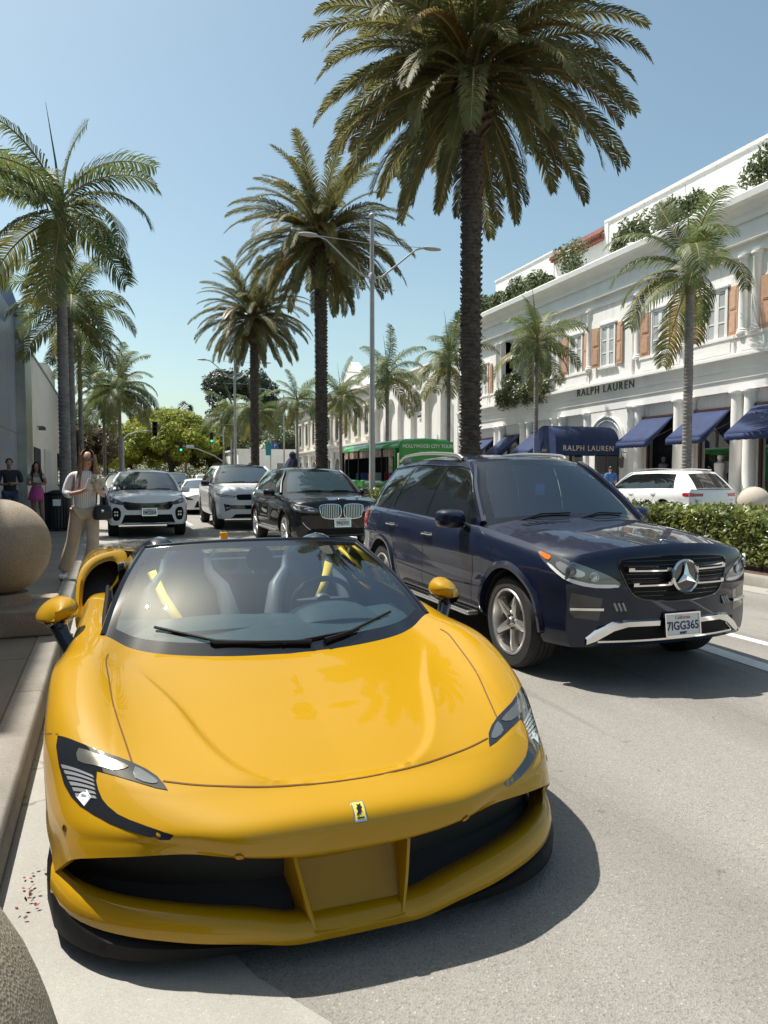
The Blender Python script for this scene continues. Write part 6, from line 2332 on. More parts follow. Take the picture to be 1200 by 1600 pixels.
def pair(mb, name, m, parent=None, **kw):
    """left and right copies as two parts"""
    a = mb.build(name, m, parent or hero, **kw)
    b = mirror_mb(mb).build(name, m, parent or hero, **kw)
    return a, b


m_hglass = mat('headlamp_cover', (0.012, 0.012, 0.013), 0.05, coat=1.0, spec=.7)
#HEADLIGHT_DATA

HLO = [(.935, .862), (.87, .795), (.80, .730), (.745, .690), (.69, .650), (.645, .610), (.612, .570), (.59, .525), (.582, .503), (.62, .522), (.70, .575), (.80, .645),
       (.802, .61), (.795, .575), (.782, .535), (.765, .505), (.735, .466), (.70, .435), (.65, .397), (.60, .362), (.58, .350), (.572, .344),
       (.585, .340), (.61, .348), (.66, .374), (.71, .407), (.76, .446), (.81, .496), (.85, .545), (.88, .598), (.905, .66), (.925, .74), (.938, .82)]
hls = pair(HDr.patch(HLO, .0025, .022, .004), 'headlamp', m_hglass)
m_rib = mat('lamp_rib', (0.55, 0.56, 0.57), 0.25, metal=.6, coat=.6)
m_reflk = mat('lamp_bowl', (0.20, 0.19, 0.16), 0.18, metal=.6, coat=1)
for s, h in ((1, hls[0]), (-1, hls[1])):
    def lay(pts, off, m, nm):
        mb = HDr.patch(pts, off, .02, .003)
        if s < 0:
            mb = mirror_mb(mb)
        return mb.build(nm, m, h)
    # stacked light blades on the outer side
    for k in range(6):
        t = k / 6
        a0 = (.915 - .060 * t, .735 - .165 * t)
        a1 = (.812 - .012 * t, .632 - .095 * t)
        lay([a0, a1, (a1[0] - .004, a1[1] - .011), (a0[0] - .006, a0[1] - .018)], .006, m_rib if k % 2 == 0 else m_lamp, 'light_blade')
    lay([(.862, .585), (.835, .535), (.815, .555), (.828, .588)], .006, m_drl, 'side_lamp')
    lay(smooth2d([(.86, .76), (.80, .71), (.74, .665), (.70, .63), (.74, .625), (.81, .67), (.86, .71)], 2), .005, m_reflk, 'lamp_bowl')
    lay(smooth2d([(.68, .625), (.64, .585), (.61, .545), (.63, .54), (.68, .575)], 2), .005, m_lamp_in, 'lamp_lens')
# shut lines, emblem, sensors
m_shut = mat('yellow_shut_line', (0.13, 0.05, 0.004), 0.8)
pair(HDr.strip(smooth2d([(.775, 1.375), (.782, 1.30), (.77, 1.166), (.75, .965), (.71, .755), (.69, .652)], 4, False), .006, .0012), 'bonnet_side_line', m_shut)
HDr.strip(smooth2d([(-.595, .545), (-.467, .498), (-.27, .452), (-.10, .436), (0, .434), (.10, .436), (.27, .452), (.467, .498), (.595, .545)], 4, False), .006, .0022).build('bonnet_front_line', m_shut, hero)
pair(HDr.strip([(.935, .868), (.968, .905), (.985, .93)], .005, .0012), 'wing_line', m_shut)
em = HDr.patch([(-.021, .262), (.021, .262), (.021, .326), (-.021, .326)], .004, .02, .003).build('badge', m_chrome, hero)
HDr.patch([(-.0175, .266), (.0175, .266), (.0175, .322), (-.0175, .322)], .0055, .02, .001).build('badge_field', mat('badge_yellow', (.80, .62, .10), .3, coat=1), em)
HDr.patch([(-.012, .281), (-.006, .291), (-.009, .30), (-.004, .305), (-.006, .313), (.002, .311), (.008, .316), (.007, .306), (.011, .302), (.006, .297), (.008, .288), (.002, .291), (.004, .281), (-.002, .284), (-.006, .279)], .007, .02, .0005).build('badge_emblem', m_gloss, em)
HDr.patch([(-.012, .270), (.012, .270), (.012, .274), (-.012, .274)], .007, .02, .0005).build('badge_script', m_gloss, em)
for s in (-1, 1):
    p, n = HDf.hit(s * .384, .374, .002)
    q = n.to_track_quat('Z', 'Y')
    mb = MB().lathe([(.014, 0), (.014, .002), (.011, .0025), (.009, .0), (0, .001)], 18)
    mb.v = [tuple(q @ Vector(v) + p) for v in mb.v]
    mb.build('parking_sensor', mat('sensor_orange', (.55, .25, .01), .4, coat=.5), hero)
    p, n = HDf.hit(s * .90, .40, .001)
    q = n.to_track_quat('Z', 'Y')
    mb = MB().lathe([(.012, 0), (.012, .002), (.010, .002), (.010, 0)], 16)
    mb.v = [tuple(q @ Vector(v) + p) for v in mb.v]
    mb.build('sensor_ring', m_shut, hero)

# ---- mouth, splitter blade, centre channel
plan_b = [(0, -.005), (.25, .0), (.45, .028), (.62, .085), (.76, .165), (.86, .26), (.92, .36), (.945, .43)]


def vb(w):
    return lerp_tab(plan_b, abs(w))


ws_ = [-.945 + 1.89 * i / 56 for i in range(57)]
m_mesh = mat('intake_mesh', (.010, .010, .011), .7)
for s in (-1, 1):
    MB().grid([[(s * w, vb(w) + d, z) for w in [.20 + .745 * i / 20 for i in range(21)]] for (d, z) in ((.08, .42), (.17, .36), (.19, .20), (.10, .12))]).build('intake_back', m_mesh, hero)


def rise(w):
    a = abs(w)
    return lerp_tab([(0, 0), (.18, 0), (.35, .032), (.6, .060), (.8, .075), (.9, .086), (.945, .095)], a)


rows = []
for w in ws_:
    a, r_ = vb(w), rise(w)
    fat = lerp_tab([(0, .55), (.25, .6), (.5, .85), (.8, 1.0), (.945, .9)], abs(w))
    rows.append([(w, a + .16, .105 + r_), (w, a + .10, .115 + r_ + .02 * fat), (w * 1.004, a + .055, .122 + r_ + .026 * fat), (w * 1.008, a + .018, .114 + r_ + .020 * fat), (w * 1.01, a - .003, .090 + r_ * .95 + .008 * fat), (w * 1.01, a + .004, .070 + r_ * .85), (w, a + .05, .066 + r_ * .8)])
bl_ = MB().grid(rows)
for e in (0, -1):
    bl_.add(rows[e], [tuple(range(7))])
bl_.build('splitter_blade', m_yel, hero, angle=50)
rows = []
for i in range(57):
    w = (-.975 + 1.95 * i / 56)
    a = lerp_tab([(0, .05), (.25, .05), (.45, .06), (.62, .088), (.76, .15), (.87, .25), (.94, .37), (.975, .54)], abs(w))
    up_ = lerp_tab([(0, 0), (.3, .01), (.6, .04), (.85, .065), (.94, .09), (.975, .13)], abs(w))
    rows.append([(w, a + .12, .075 + up_), (w, a + .02, .070 + up_), (w, a - .004, .062 + up_ * .8), (w, a + .0, .046 + up_ * .2), (w, a + .3, .045)])
MB().grid(rows).build('lower_lip', mat('satin_black', (.008, .008, .009), .6, spec=.2), hero, angle=50)
# channel between two flared vanes
rows = []
for (d, z, hw_) in ((.000, .098, .152), (.04, .118, .157), (.09, .155, .168), (.14, .215, .180), (.19, .30, .192), (.22, .40, .205)):
    rows.append([(hw_ * s, vb(0) + d, z + .004 * s * s) for s in (-1, -.6, -.2, .2, .6, 1)])
MB().grid(rows).build('centre_channel', m_yel, hero)
for s in (-1, 1):
    rows = []
    for (d, zt, zb, xt, xb, th) in ((.002, .108, .088, .148, .146, .005), (.022, .150, .092, .162, .146, .006), (.046, .215, .10, .178, .150, .006), (.074, .29, .11, .194, .156, .006), (.10, .36, .12, .206, .165, .007), (.22, .40, .18, .214, .19, .016)):
        y = vb(.2) + d
        row = [(s * (xb - th), y + .004, zb), (s * ((xt + xb) / 2 - th - .006), y + .001, (zt + zb) / 2), (s * (xt - th), y, zt), (s * (xt + th), y + .004, zt), (s * ((xt + xb) / 2 + th + .006), y + .012, (zt + zb) / 2), (s * (xb + th + .016), y + .02, zb)]
        rows.append(row)
    v = MB().grid(rows)
    v.add(rows[0], [tuple(range(6))])
    v.build('channel_vane', m_yel, hero, angle=60)

# ---- windscreen and frame
foot = full[iW][cen - jB:cen + jB + 1]
nf = len(foot)
hc = (0, 1.86, 1.185)
hk_ = (.600, 1.985, 1.150)
WS = []
for k in range(13):
    t = k / 12
    row = []
    for j in range(nf):
        s = 2 * j / (nf - 1) - 1
        f0 = Vector(foot[j])
        x = hk_[0] * s
        q = abs(s) ** 2.3
        h1 = Vector((x, hc[1] + (hk_[1] - hc[1]) * q, hc[2] + (hk_[2] - hc[2]) * q))
        p = f0.lerp(h1, t)
        bow = math.sin(math.pi * t)
        p += Vector((.012 * bow * (1 if s > 0 else -1) * min(1, abs(s) * 1.5), -.03 * bow * (1 - q), .035 * bow * (1 - .4 * q)))
        row.append(tuple(p))
    WS.append(row)
sv = [abs(2 * j / (nf - 1) - 1) for j in range(nf)]
isf = lambda i, j: i < 1 or i >= 11 or max(sv[j], sv[min(j + 1, nf - 1)]) > .93
m_ws_h = glass('hero_windscreen', tint=(0.74, 0.88, 0.90), refl=0.16)
MB().grid(WS, keep=lambda i, j: isf(i, j)).build('windscreen_frame', m_gloss, hero, weld=.0004)
MB().grid(WS, keep=lambda i, j: not isf(i, j)).build('windscreen', m_ws_h, hero, weld=.0004)
# frame edge with thickness (black carbon)
edge = [Vector(r[0]) for r in WS] + [Vector(p) for p in WS[-1][1:]] + [Vector(r[-1]) for r in reversed(WS[:-1])]
MB().tube([e + Vector((0, .012, -.004)) for e in edge], .017, 8).build('windscreen_rail', m_gloss, hero)
# cowl with wipers
def wpt(s, t, o=.012):
    j = (s + 1) / 2 * (nf - 1)
    j0 = min(int(j), nf - 2)
    i = t * 12
    i0 = min(int(i), 11)
    a = Vector(WS[i0][j0]).lerp(Vector(WS[i0][j0 + 1]), j - j0)
    b = Vector(WS[i0 + 1][j0]).lerp(Vector(WS[i0 + 1][j0 + 1]), j - j0)
    return a.lerp(b, i - i0) + Vector((0, -o * .7, o))
for (s0, s1) in ((.02, -.02), (.05, .0)):
    pass
MB().tube([wpt(.10, .045), wpt(-.1, .065), wpt(-.30, .07), wpt(-.32, .08)], [.012, .010, .008, .006], 6).tube([wpt(-.62, .16), wpt(-.3, .085), wpt(-.05, .06)], .007, 5).build('wiper', m_blk, hero)
MB().tube([wpt(.16, .045), wpt(.26, .07), wpt(.34, .09)], [.014, .010, .007], 6).tube([wpt(-.02, .05), wpt(.3, .085), wpt(.62, .16)], .007, 5).build('wiper', m_blk, hero)
mb = MB()
p = wpt(.0, .91, -.02)
mb.lathe([(0, -.05), (.05, -.045), (.075, -.01), (.07, .02), (0, .03)], 14, tuple(p + Vector((0, .05, -.05))), 'y')
mb.build('rear_view_mirror', m_blk, hero)
# side glass and quarter
for s in (-1, 1):
    rows = []
    for k in range(9):
        t = k / 8
        b = Vector((.792 + .0 * t, 1.42 + 1.05 * t, .822 + .05 * t))
        if t < .52:
            q = t / .52
            tp = Vector(WS[0][-1]).lerp(Vector(WS[-1][-1]), q) + Vector((.012, 0, -.012))
        else:
            q = (t - .52) / .48
            tp = Vector((.612 + .01 * q, 1.985 + .48 * q, 1.14 - .015 * q))
        rows.append([tuple(b.lerp(tp, u) + Vector((.012 * math.sin(math.pi * u), 0, 0))) for u in (0, .33, .66, 1)])
    rows = [[(s * x, y, z) for x, y, z in r_] for r_ in rows]
    MB().grid(rows).build('side_window', glass('hero_side_glass', tint=(.42, .48, .48), refl=.08), hero)
    # thin yellow door-top strip and black seal
    MB().tube([(s * .795, 1.40, .82), (s * .80, 1.7, .848), (s * .797, 2.1, .868), (s * .80, 2.5, .875)], .012, 6).build('window_seal', m_blk, hero)

# ---- door mirrors on black stalks
for s in (-1, 1):
    MB().tube([(s * .93, 1.52, .70), (s * .975, 1.55, .775), (s * 1.005, 1.585, .835)], [.042, .034, .04], 10).build('mirror_stalk', m_gloss, hero)
    rows = []
    prof_ = [(-.105, .02, .012), (-.095, .35, .30), (-.07, .66, .62), (-.03, .90, .88), (.02, 1.0, 1.0), (.055, .98, .99), (.06, .90, .92)]
    for (dy, kx, kz) in prof_:
        ring = []
        for i in range(24):
            a = 2 * math.pi * i / 24
            ca, sa = math.cos(a), math.sin(a)
            hx = .098 * (1 - .10 * sa)
            xx = ca * hx * kx
            zz = (sa * .072 if sa > 0 else sa * .05) * kz
            # outer end lower and pointed, top rounded
            zz += (-.022 * (ca) * s if True else 0) * 1 * (1 if s > 0 else 1)
            ring.append((s * 1.012 + xx, 1.60 + dy + .035 * s * ca * kx, .892 + zz))
        rows.append(ring)
    h = MB().grid(rows, closed=True)
    h.add(rows[0], [tuple(range(24))])
    mo = h.build('mirror', m_yel, hero, angle=60)
    MB().add([(x, y + .002, z) for x, y, z in rows[-1]], [tuple(range(24))]).build('mirror_glass', m_chrome, mo)
    rows2 = []
    for (dy, k_) in ((-.08, .55), (-.03, .85), (.03, .95), (.06, .9)):
        rows2.append([(s * 1.012 + k_ * .09 * c_, 1.60 + dy, .858 - .03 * sn) for c_, sn in ((-1, -.3), (-.6, .7), (0, 1), (.6, .7), (1, -.3))])
    MB().grid(rows2).build('mirror_base', m_gloss, mo)

# ---- rear body: haunches with intake hoops, deck, tail
def hv(z):
    return 2.5 + max(0, z - .70) * .85


sec0 = [(.97, .16), (.962, .45), (.975, .70), (.985, .83), (.968, .94), (.90, 1.02), (.80, 1.055), (.70, 1.06), (.52, 1.04), (.25, 1.03), (0, 1.03)]
RR = [[(w, hv(z), z) for w, z in sec0]]
for v, sec in ((3.1, [(.975, .16), (.98, .45), (.995, .70), (1.0, .84), (.975, .95), (.90, 1.02), (.80, 1.045), (.68, 1.04), (.5, 1.02), (.25, 1.01), (0, 1.015)]),
               (3.42, [(.985, .35), (.99, .5), (1.0, .70), (1.0, .85), (.97, .95), (.89, 1.005), (.79, 1.025), (.67, 1.015), (.5, .99), (.25, .985), (0, .995)]),
               (3.8, [(.99, .74), (.995, .77), (1.0, .82), (.99, .89), (.955, .955), (.88, .99), (.78, 1.0), (.66, .985), (.5, .96), (.25, .955), (0, .97)]),
               (4.18, [(.975, .35), (.98, .5), (.985, .68), (.975, .82), (.935, .91), (.86, .945), (.76, .955), (.64, .945), (.48, .925), (.25, .92), (0, .93)]),
               (4.5, [(.92, .22), (.94, .42), (.95, .62), (.94, .76), (.90, .85), (.83, .895), (.73, .905), (.62, .90), (.46, .885), (.25, .88), (0, .885)]),
               (4.66, [(.80, .25), (.84, .42), (.86, .58), (.86, .70), (.83, .79), (.77, .83), (.68, .845), (.58, .845), (.44, .84), (.25, .84), (0, .84)])):
    RR.append([(w, v + .06 * (1 - (w) ** 2), z) for w, z in sec])
RD = dense(RR, 5, 4)
rf = []
for row in RD:
    rf.append([(-p[0], p[1], p[2]) for p in row] + [tuple(p) for p in row[::-1][1:]])
rb_ = MB().grid(rf)
last = rf[-1]
rb_.grid([last, [(x * .9, y + .02, z * .85 + .05) for x, y, z in last], [(x * .5, y + .02, .5) for x, y, z in last]])
rb_.build('rear_body', m_yel, hero, angle=50, weld=.0005)
outer = [(.972, .62), (.985, .80), (.968, .94), (.90, 1.02), (.80, 1.055), (.705, 1.06), (.685, .985), (.72, .90), (.785, .83), (.88, .70)]
inner = [(.940, .75), (.945, .83), (.93, .905), (.880, .968), (.81, 1.0), (.755, .995), (.735, .95), (.76, .885), (.81, .825), (.88, .765)]
o_ = smooth2d(outer, 4)
i_ = smooth2d(inner, 4)
hp = MB().grid([[(p.x, hv(p.y) - .002, p.y) for p in o_], [(p.x * .5 + q.x * .5, hv(p.y * .5 + q.y * .5) - .022, p.y * .5 + q.y * .5) for p, q in zip(o_, i_)], [(p.x, hv(p.y) - .004, p.y) for p in i_], [(p.x, hv(p.y) + .05, p.y - .004) for p in i_]], closed=True)
pair(hp, 'intake_hoop', m_yel, angle=60)
tn = MB().grid([[(p.x, hv(p.y) + .05, p.y - .004) for p in i_], [(p.x * .97 + .02, hv(p.y) + .30, p.y * .9 + .07) for p in i_]], closed=True)
tn.add([(p.x * .98 + .015, hv(p.y) + .16, p.y * .95 + .04) for p in i_], [tuple(range(len(i_)))])
pair(tn, 'intake_duct', mat('intake_duct', (.03, .027, .024), .5, var=.6, vscale=90), angle=60)
# sloping infill from door top to hoop
for s in (-1, 1):
    MB().grid([[(s * x, y, z) for x, y, z in r_] for r_ in ([(.80, 2.40, .868), (.90, 2.40, .842), (.955, 2.40, .70)], [(.785, 2.58, .835), (.87, 2.56, .78), (.965, 2.50, .66)])]).build('door_infill', m_yel, hero)
# roll hoops, bulkhead and wind glass
for s in (-1, 1):
    rows = []
    for (v, hgt, wd) in ((2.42, 1.12, .10), (2.46, 1.155, .16), (2.55, 1.165, .18), (2.75, 1.13, .17), (3.05, 1.05, .13), (3.3, 1.0, .06)):
        rows.append([(s * .50 + wd * math.cos(a), v, .92 + (hgt - .92) * math.sin(a)) for a in [math.pi * k / 12 for k in range(13)]])
    MB().grid(rows).build('roll_hoop_fairing', m_gloss, hero)
MB().box(-.74, .74, 2.50, 2.56, .35, 1.02).build('bulkhead', m_dash, hero, smooth=False, bevel=.02)
MB().quad((-.30, 2.47, .92), (.30, 2.47, .92), (.30, 2.49, 1.10), (-.30, 2.49, 1.10)).build('wind_deflector', glass('deflector_glass', tint=(.5, .55, .55)), hero, smooth=False)
MB().box(.09, .15, 4.28, 4.40, .95, 1.045).build('rear_lid_catch', m_yel, hero, smooth=False, bevel=.01)
# floor, underside
MB().box(-.86, .86, .9, 4.3, .10, .18).build('floor_pan', m_under, hero, smooth=False)
for (c, sg) in ((1.15, 1), (1.15, -1), (3.80, 1), (3.80, -1)):
    arc = [(c - .375 * math.cos(math.pi * i / 16), .335 + .375 * math.sin(math.pi * i / 16)) for i in range(17)]
    x0_, x1_ = sg * .95, sg * .60
    mb = MB().grid([[(x0_, a, b) for a, b in arc], [(x1_, a, b) for a, b in arc]])
    mb.add([(x1_, a, b) for a, b in arc], [tuple(range(17))])
    mb.build('wheel_well', m_under, hero)
HWm = wheel_meshes(.345, .27, 'multi', m_alloy_dk, .268)
for (c, sg) in ((1.15, 1), (1.15, -1), (3.80, 1), (3.80, -1)):
    wv = put('wheel', HWm[0], hero, (sg * .835, c, .345), (.3, 0, 0 if sg < 0 else math.pi))
    put('rim', HWm[1], wv)
    put('wheel_nuts', HWm[2], wv)
    put('brake_disc', HWm[3], wv)

# ---- cockpit
m_hdash = mat('teal_dash_leather', (0.14, 0.18, 0.175), 0.5, var=.12, vscale=10)
m_hseat = mat('black_seat', (0.035, 0.037, 0.04), 0.45, coat=.1)
m_bolster = mat('seat_bolster', (0.16, 0.165, 0.17), 0.35, coat=.3)
m_belt = mat('yellow_belt', (0.70, 0.46, 0.02), 0.6)
rows = []
for (v, z) in ((1.12, .70), (1.30, .775), (1.5, .80), (1.68, .80), (1.76, .77), (1.78, .6)):
    rows.append([(x, v + .22 * (abs(x) / .76) ** 2.2 * (1 if v < 1.6 else .3), z + .012 * math.cos(x * 9)) for x in [-.74 + 1.48 * i / 24 for i in range(25)]])
MB().grid(rows).build('dashboard', m_hdash, hero)
rows = []
for (v, hh) in ((1.45, .0), (1.5, .04), (1.62, .055), (1.74, .05), (1.78, .0)):
    rows.append([(.36 + .22 * math.cos(a), v, .78 + (hh + .02) * math.sin(a)) for a in [math.pi * k / 14 for k in range(15)]])
MB().grid(rows).build('instrument_hood', m_hdash, hero)
rows = []
for (v, hh) in ((1.42, .0), (1.5, .022), (1.65, .03), (1.76, .0)):
    rows.append([(-.28 + .30 * math.cos(a), v, .79 + hh * math.sin(a) + .005) for a in [math.pi * k / 14 for k in range(15)]])
MB().grid(rows).build('dash_pad', m_hdash, hero)
MB().box(-.11, .11, 1.7, 2.45, .45, .62).build('centre_console', m_hdash, hero, smooth=False, bevel=.03)
st = MB()
ce = Vector((.36, 1.86, .815))
tl_ = .38
ringf = lambda a, r_: ce + Vector((r_ * math.cos(a), -r_ * math.sin(a) * math.sin(tl_), r_ * .92 * math.sin(a) * math.cos(tl_)))
st.tube([ringf(2 * math.pi * k / 32, .175) for k in range(33)], .017, 8, caps=False)
for a in (0.1, math.pi - .1, 1.5 * math.pi):
    st.tube([ce, ringf(a, .17)], [.04, .016], 8)
st.lathe([(0, -.03), (.05, -.028), (.06, 0), (0, .01)], 16, tuple(ce), 'y')
st.build('steering_wheel', m_hseat, hero)
for x in (-.36, .36):
    se = empty('seat')
    se.parent = hero
    se.location = (x, 0, 0)
    rows = []
    for (z, wd, y) in ((.40, .20, 2.02), (.55, .22, 2.12), (.72, .23, 2.20), (.88, .20, 2.27), (.98, .145, 2.31), (1.06, .125, 2.335), (1.11, .09, 2.345), (1.125, .03, 2.35)):
        rows.append([(wd * math.cos(a), y + .065 * math.sin(a) * (1 if math.sin(a) > 0 else .55), z) for a in [2 * math.pi * k / 20 for k in range(20)]])
    MB().grid(rows, closed=True).build('backrest', m_hseat, se)
    for s in (-1, 1):
        rows = []
        MB().tube([(s * .20, 1.95, .42), (s * .235, 2.03, .58), (s * .235, 2.10, .74), (s * .20, 2.19, .88), (s * .13, 2.26, .97), (s * .12, 2.29, 1.05)], [.045, .055, .055, .045, .03, .018], 10).build('bolster', m_bolster, se)
    MB().box(-.2, .2, 1.75, 2.12, .32, .42).build('cushion', m_hseat, se, smooth=False, bevel=.04)


def belt(pts, wid, name='seat_belt'):
    P = [Vector(p) for p in pts]
    rows = []
    for i, p in enumerate(P):
        t = (P[min(i + 1, len(P) - 1)] - P[max(i - 1, 0)]).normalized()
        sd = t.cross(Vector((0, -1, .25))).normalized()
        rows.append([p - sd * wid / 2, p + sd * wid / 2])
    o = MB().grid(rows).build(name, m_belt, hero)
    so = o.modifiers.new('thick', 'SOLIDIFY')
    so.thickness = .003
    return o


belt([(-.555, 2.27, .985), (-.50, 2.10, .86), (-.42, 1.98, .735), (-.36, 1.93, .62)], .050)
belt([(.50, 2.24, 1.0), (.44, 2.12, .88), (.37, 2.05, .77)], .050)
belt([(.61, 2.38, 1.075), (.69, 2.25, .98), (.73, 2.2, .90)], .022)
belt([(-.36, 2.36, 1.02), (-.36, 2.36, .92)], .018)
belt([(.36, 2.36, 1.04), (.36, 2.36, .92)], .018)
for s in (-1, 1):
    for x in (-.20, .20):
        pass
MB().tube([(-.30, 2.46, .88), (-.17, 2.44, 1.08)], .012, 6).build('harness_bar', m_chrome, hero)
MB().tube([(.06, 2.46, .93), (.16, 2.44, 1.06)], .012, 6).build('harness_bar', m_chrome, hero)
# ================================================================== people
m_skin = mat('skin', (0.50, 0.27, 0.19), 0.5, var=.08, vscale=8)
m_skin_t = mat('tan_skin', (0.36, 0.19, 0.12), 0.5, var=.08, vscale=8)


def skin_obj(name, nodes, edges, m, parent, sub=2, root=None):
    """nodes {key: (x, y, z, rx[, ry])}; a tapering continuous surface grown along the edges"""
    keys = list(nodes)
    idx = {k: i for i, k in enumerate(keys)}
    me = bpy.data.meshes.new(name)
    me.from_pydata([nodes[k][:3] for k in keys], [(idx[a], idx[b]) for a, b in edges], [])
    o = bpy.data.objects.new(name, me)
    COL.objects.link(o)
    sk = o.modifiers.new('skin', 'SKIN')
    sk.use_smooth_shade = True
    if not me.skin_vertices:
        raise RuntimeError('no skin layer')
    for i, k in enumerate(keys):
        n = nodes[k]
        d = me.skin_vertices[0].data[i]
        d.radius = (n[3], n[4] if len(n) > 4 else n[3])
        d.use_root = (k == (root or keys[0]))
    ss = o.modifiers.new('sub', 'SUBSURF')
    ss.levels = ss.render_levels = sub
    dg = bpy.context.evaluated_depsgraph_get()
    nm = bpy.data.meshes.new_from_object(o.evaluated_get(dg))
    bpy.data.objects.remove(o)
    nm.name = name
    nm.materials.clear()
    nm.materials.append(m)
    for p in nm.polygons:
        p.use_smooth = True
    q = bpy.data.objects.new(name, nm)
    COL.objects.link(q)
    q.parent = parent
    return q


def chain(*ks):
    return list(zip(ks, ks[1:]))


def hand(nodes, edges, wrist, w, d, side, curl=.5, up=(0, 0, 1)):
    """palm and five fingers from the wrist node along d"""
    w = Vector(w)
    d = Vector(d).normalized()
    u = Vector(up)
    s = d.cross(u).normalized() * side
    pn = s.cross(d).normalized()
    pk = wrist + 'palm'
    p = w + d * .055
    nodes[pk] = (*p, .026, .017)
    edges.append((wrist, pk))
    for i, (o, l) in enumerate(((-.026, .062), (-.009, .072), (.009, .068), (.026, .055))):
        b = w + d * .095 + s * o
        t1 = b + d * l * .5 - pn * l * curl * .3
        t2 = t1 + (d * (1 - curl) - pn * curl) * l * .5
        for j, (q, r_) in enumerate(((b, .0095), (t1, .0088), (t2, .007))):
            nodes['%sf%d%d' % (wrist, i, j)] = (*q, r_)
        edges += chain(pk, '%sf%d0' % (wrist, i), '%sf%d1' % (wrist, i), '%sf%d2' % (wrist, i))
    t0 = w + d * .04 - s * .03
    t1 = t0 + d * .035 - s * .018 - pn * .012
    nodes[wrist + 't0'] = (*t0, .012)
    nodes[wrist + 't1'] = (*t1, .009)
    edges += chain(pk, wrist + 't0', wrist + 't1')


def person(loc, rz, J, label, sk=None, H=1.68, scale=1.0, tilt=0.0):
    """J joints: pelvis, chest, neck, head + limbs (local: facing -Y)"""
    root = empty('person', loc, rz, label, 'person')
    root.scale = (scale,) * 3
    N_ = {}
    E_ = []
    N_['pelvis'] = (*J['pelvis'], .125, .095)
    N_['waist'] = (*(Vector(J['pelvis']).lerp(Vector(J['chest']), .5)), .105, .08)
    N_['chest'] = (*J['chest'], .125, .09)
    N_['neckb'] = (*(Vector(J['chest']).lerp(Vector(J['neck']), .75)), .075, .06)
    N_['neck'] = (*J['neck'], .05)
    h = Vector(J['head'])
    N_['jaw'] = (*(h + Vector((0, -.012, -.055))), .056, .062)
    N_['face'] = (*(h + Vector((0, .0, .0))), .070, .082)
    N_['crown'] = (*(h + Vector((0, .012, .065))), .066, .076)
    N_['top'] = (*(h + Vector((0, .012, .105))), .03, .035)
    f = Vector(J.get('face_dir', (0, -1, 0))).normalized()
    N_['nose'] = (*(h + f * .088 + Vector((0, 0, -.018))), .013)
    E_ += chain('pelvis', 'waist', 'chest', 'neckb', 'neck', 'jaw', 'face', 'crown', 'top') + [('face', 'nose')]
    for s in 'lr':
        for a, r_ in (('hip', .085), ('knee', .056), ('ankle', .038)):
            N_[s + a] = (*J[s + a], r_)
        an = Vector(J[s + 'ankle'])
        fd = Vector(J.get(s + 'toe', (0, -1, 0))).normalized()
        N_[s + 'heel'] = (*(an + Vector((0, 0, -.055))), .036)
        N_[s + 'toe'] = (*(an + fd * .15 + Vector((0, 0, -.065))), .036, .026)
        E_ += chain('pelvis', s + 'hip', s + 'knee', s + 'ankle', s + 'heel', s + 'toe')
        for a, r_ in (('sho', .055), ('elb', .038), ('wri', .026)):
            N_[s + a] = (*J[s + a], r_)
        E_ += chain('neckb' if False else 'chest', s + 'sho', s + 'elb', s + 'wri')
        hd = Vector(J[s + 'wri']) - Vector(J[s + 'elb'])
        hand(N_, E_, s + 'wri', J[s + 'wri'], J.get(s + 'hand', hd), 1 if s == 'r' else -1, J.get(s + 'curl', .5))
    skin_obj('body', N_, E_, sk or m_skin, root)
    root['_J'] = 1
    del root['_J']
    # face: eyes, lips
    fx = f.cross(Vector((0, 0, 1))).normalized()
    e = MB()
    for q in (-.03, .03):
        e.lathe([(0, -.01), (.010, -.006), (.012, .0), (0, .004)], 10, tuple(h + f * .068 + fx * q + Vector((0, 0, .008))), 'y')
    e.build('eyes', m_gloss, root)
    MB().tube([h + f * .070 + fx * -.022 + Vector((0, 0, -.052)), h + f * .078 + Vector((0, 0, -.054)), h + f * .070 + fx * .022 + Vector((0, 0, -.052))], [.004, .008, .004], 6).build('lips', mat('lips', (.42, .13, .11), .5), root)
    return root


def garment(root, name, nodes, edges, m, sub=2):
    return skin_obj(name, nodes, edges, m, root, sub)


def hair_long(root, h, m, length=.36, seed=1, front=True):
    rn = random.Random(seed)
    mb = MB()
    rows = []
    for k in range(7):
        a = math.pi * .62 * k / 6
        rr = math.sin(a)
        zz = math.cos(a)
        rows.append([(h.x + .092 * rr * math.cos(b), h.y + .018 + .108 * rr * math.sin(b), h.z + .025 + .112 * zz) for b in [(-.18 + 1.36 * j / 18) * math.pi for j in range(19)]])
    mb.grid(rows)
    for i in range(70):
        b = rn.uniform(-.22, 1.22) * math.pi
        x, y = .088 * math.cos(b), .02 + .10 * math.sin(b)
        l = length * rn.uniform(.75, 1.05)
        p0 = Vector((h.x + x, h.y + y, h.z + .06))
        p1 = Vector((h.x + x * 1.15, h.y + y * 1.1, h.z - .05))
        p2 = Vector((h.x + x * 1.35 + rn.uniform(-.02, .02), h.y + y * 1.15 + rn.uniform(-.02, .02), h.z - .05 - l * .5))
        p3 = Vector((h.x + x * 1.45 + rn.uniform(-.03, .03), h.y + y * 1.1 + rn.uniform(-.03, .03) - .02, h.z - .05 - l))
        mb.tube([p0, p1, p2, p3], [.016, .018, .016, .004], 5)
    return mb.build('hair', m, root)


m_hairb = mat('brown_hair', (0.17, 0.085, 0.04), 0.45, col2=(.32, .19, .09), vscale=20)
m_hairk = mat('black_hair', (0.018, 0.014, 0.012), 0.45)


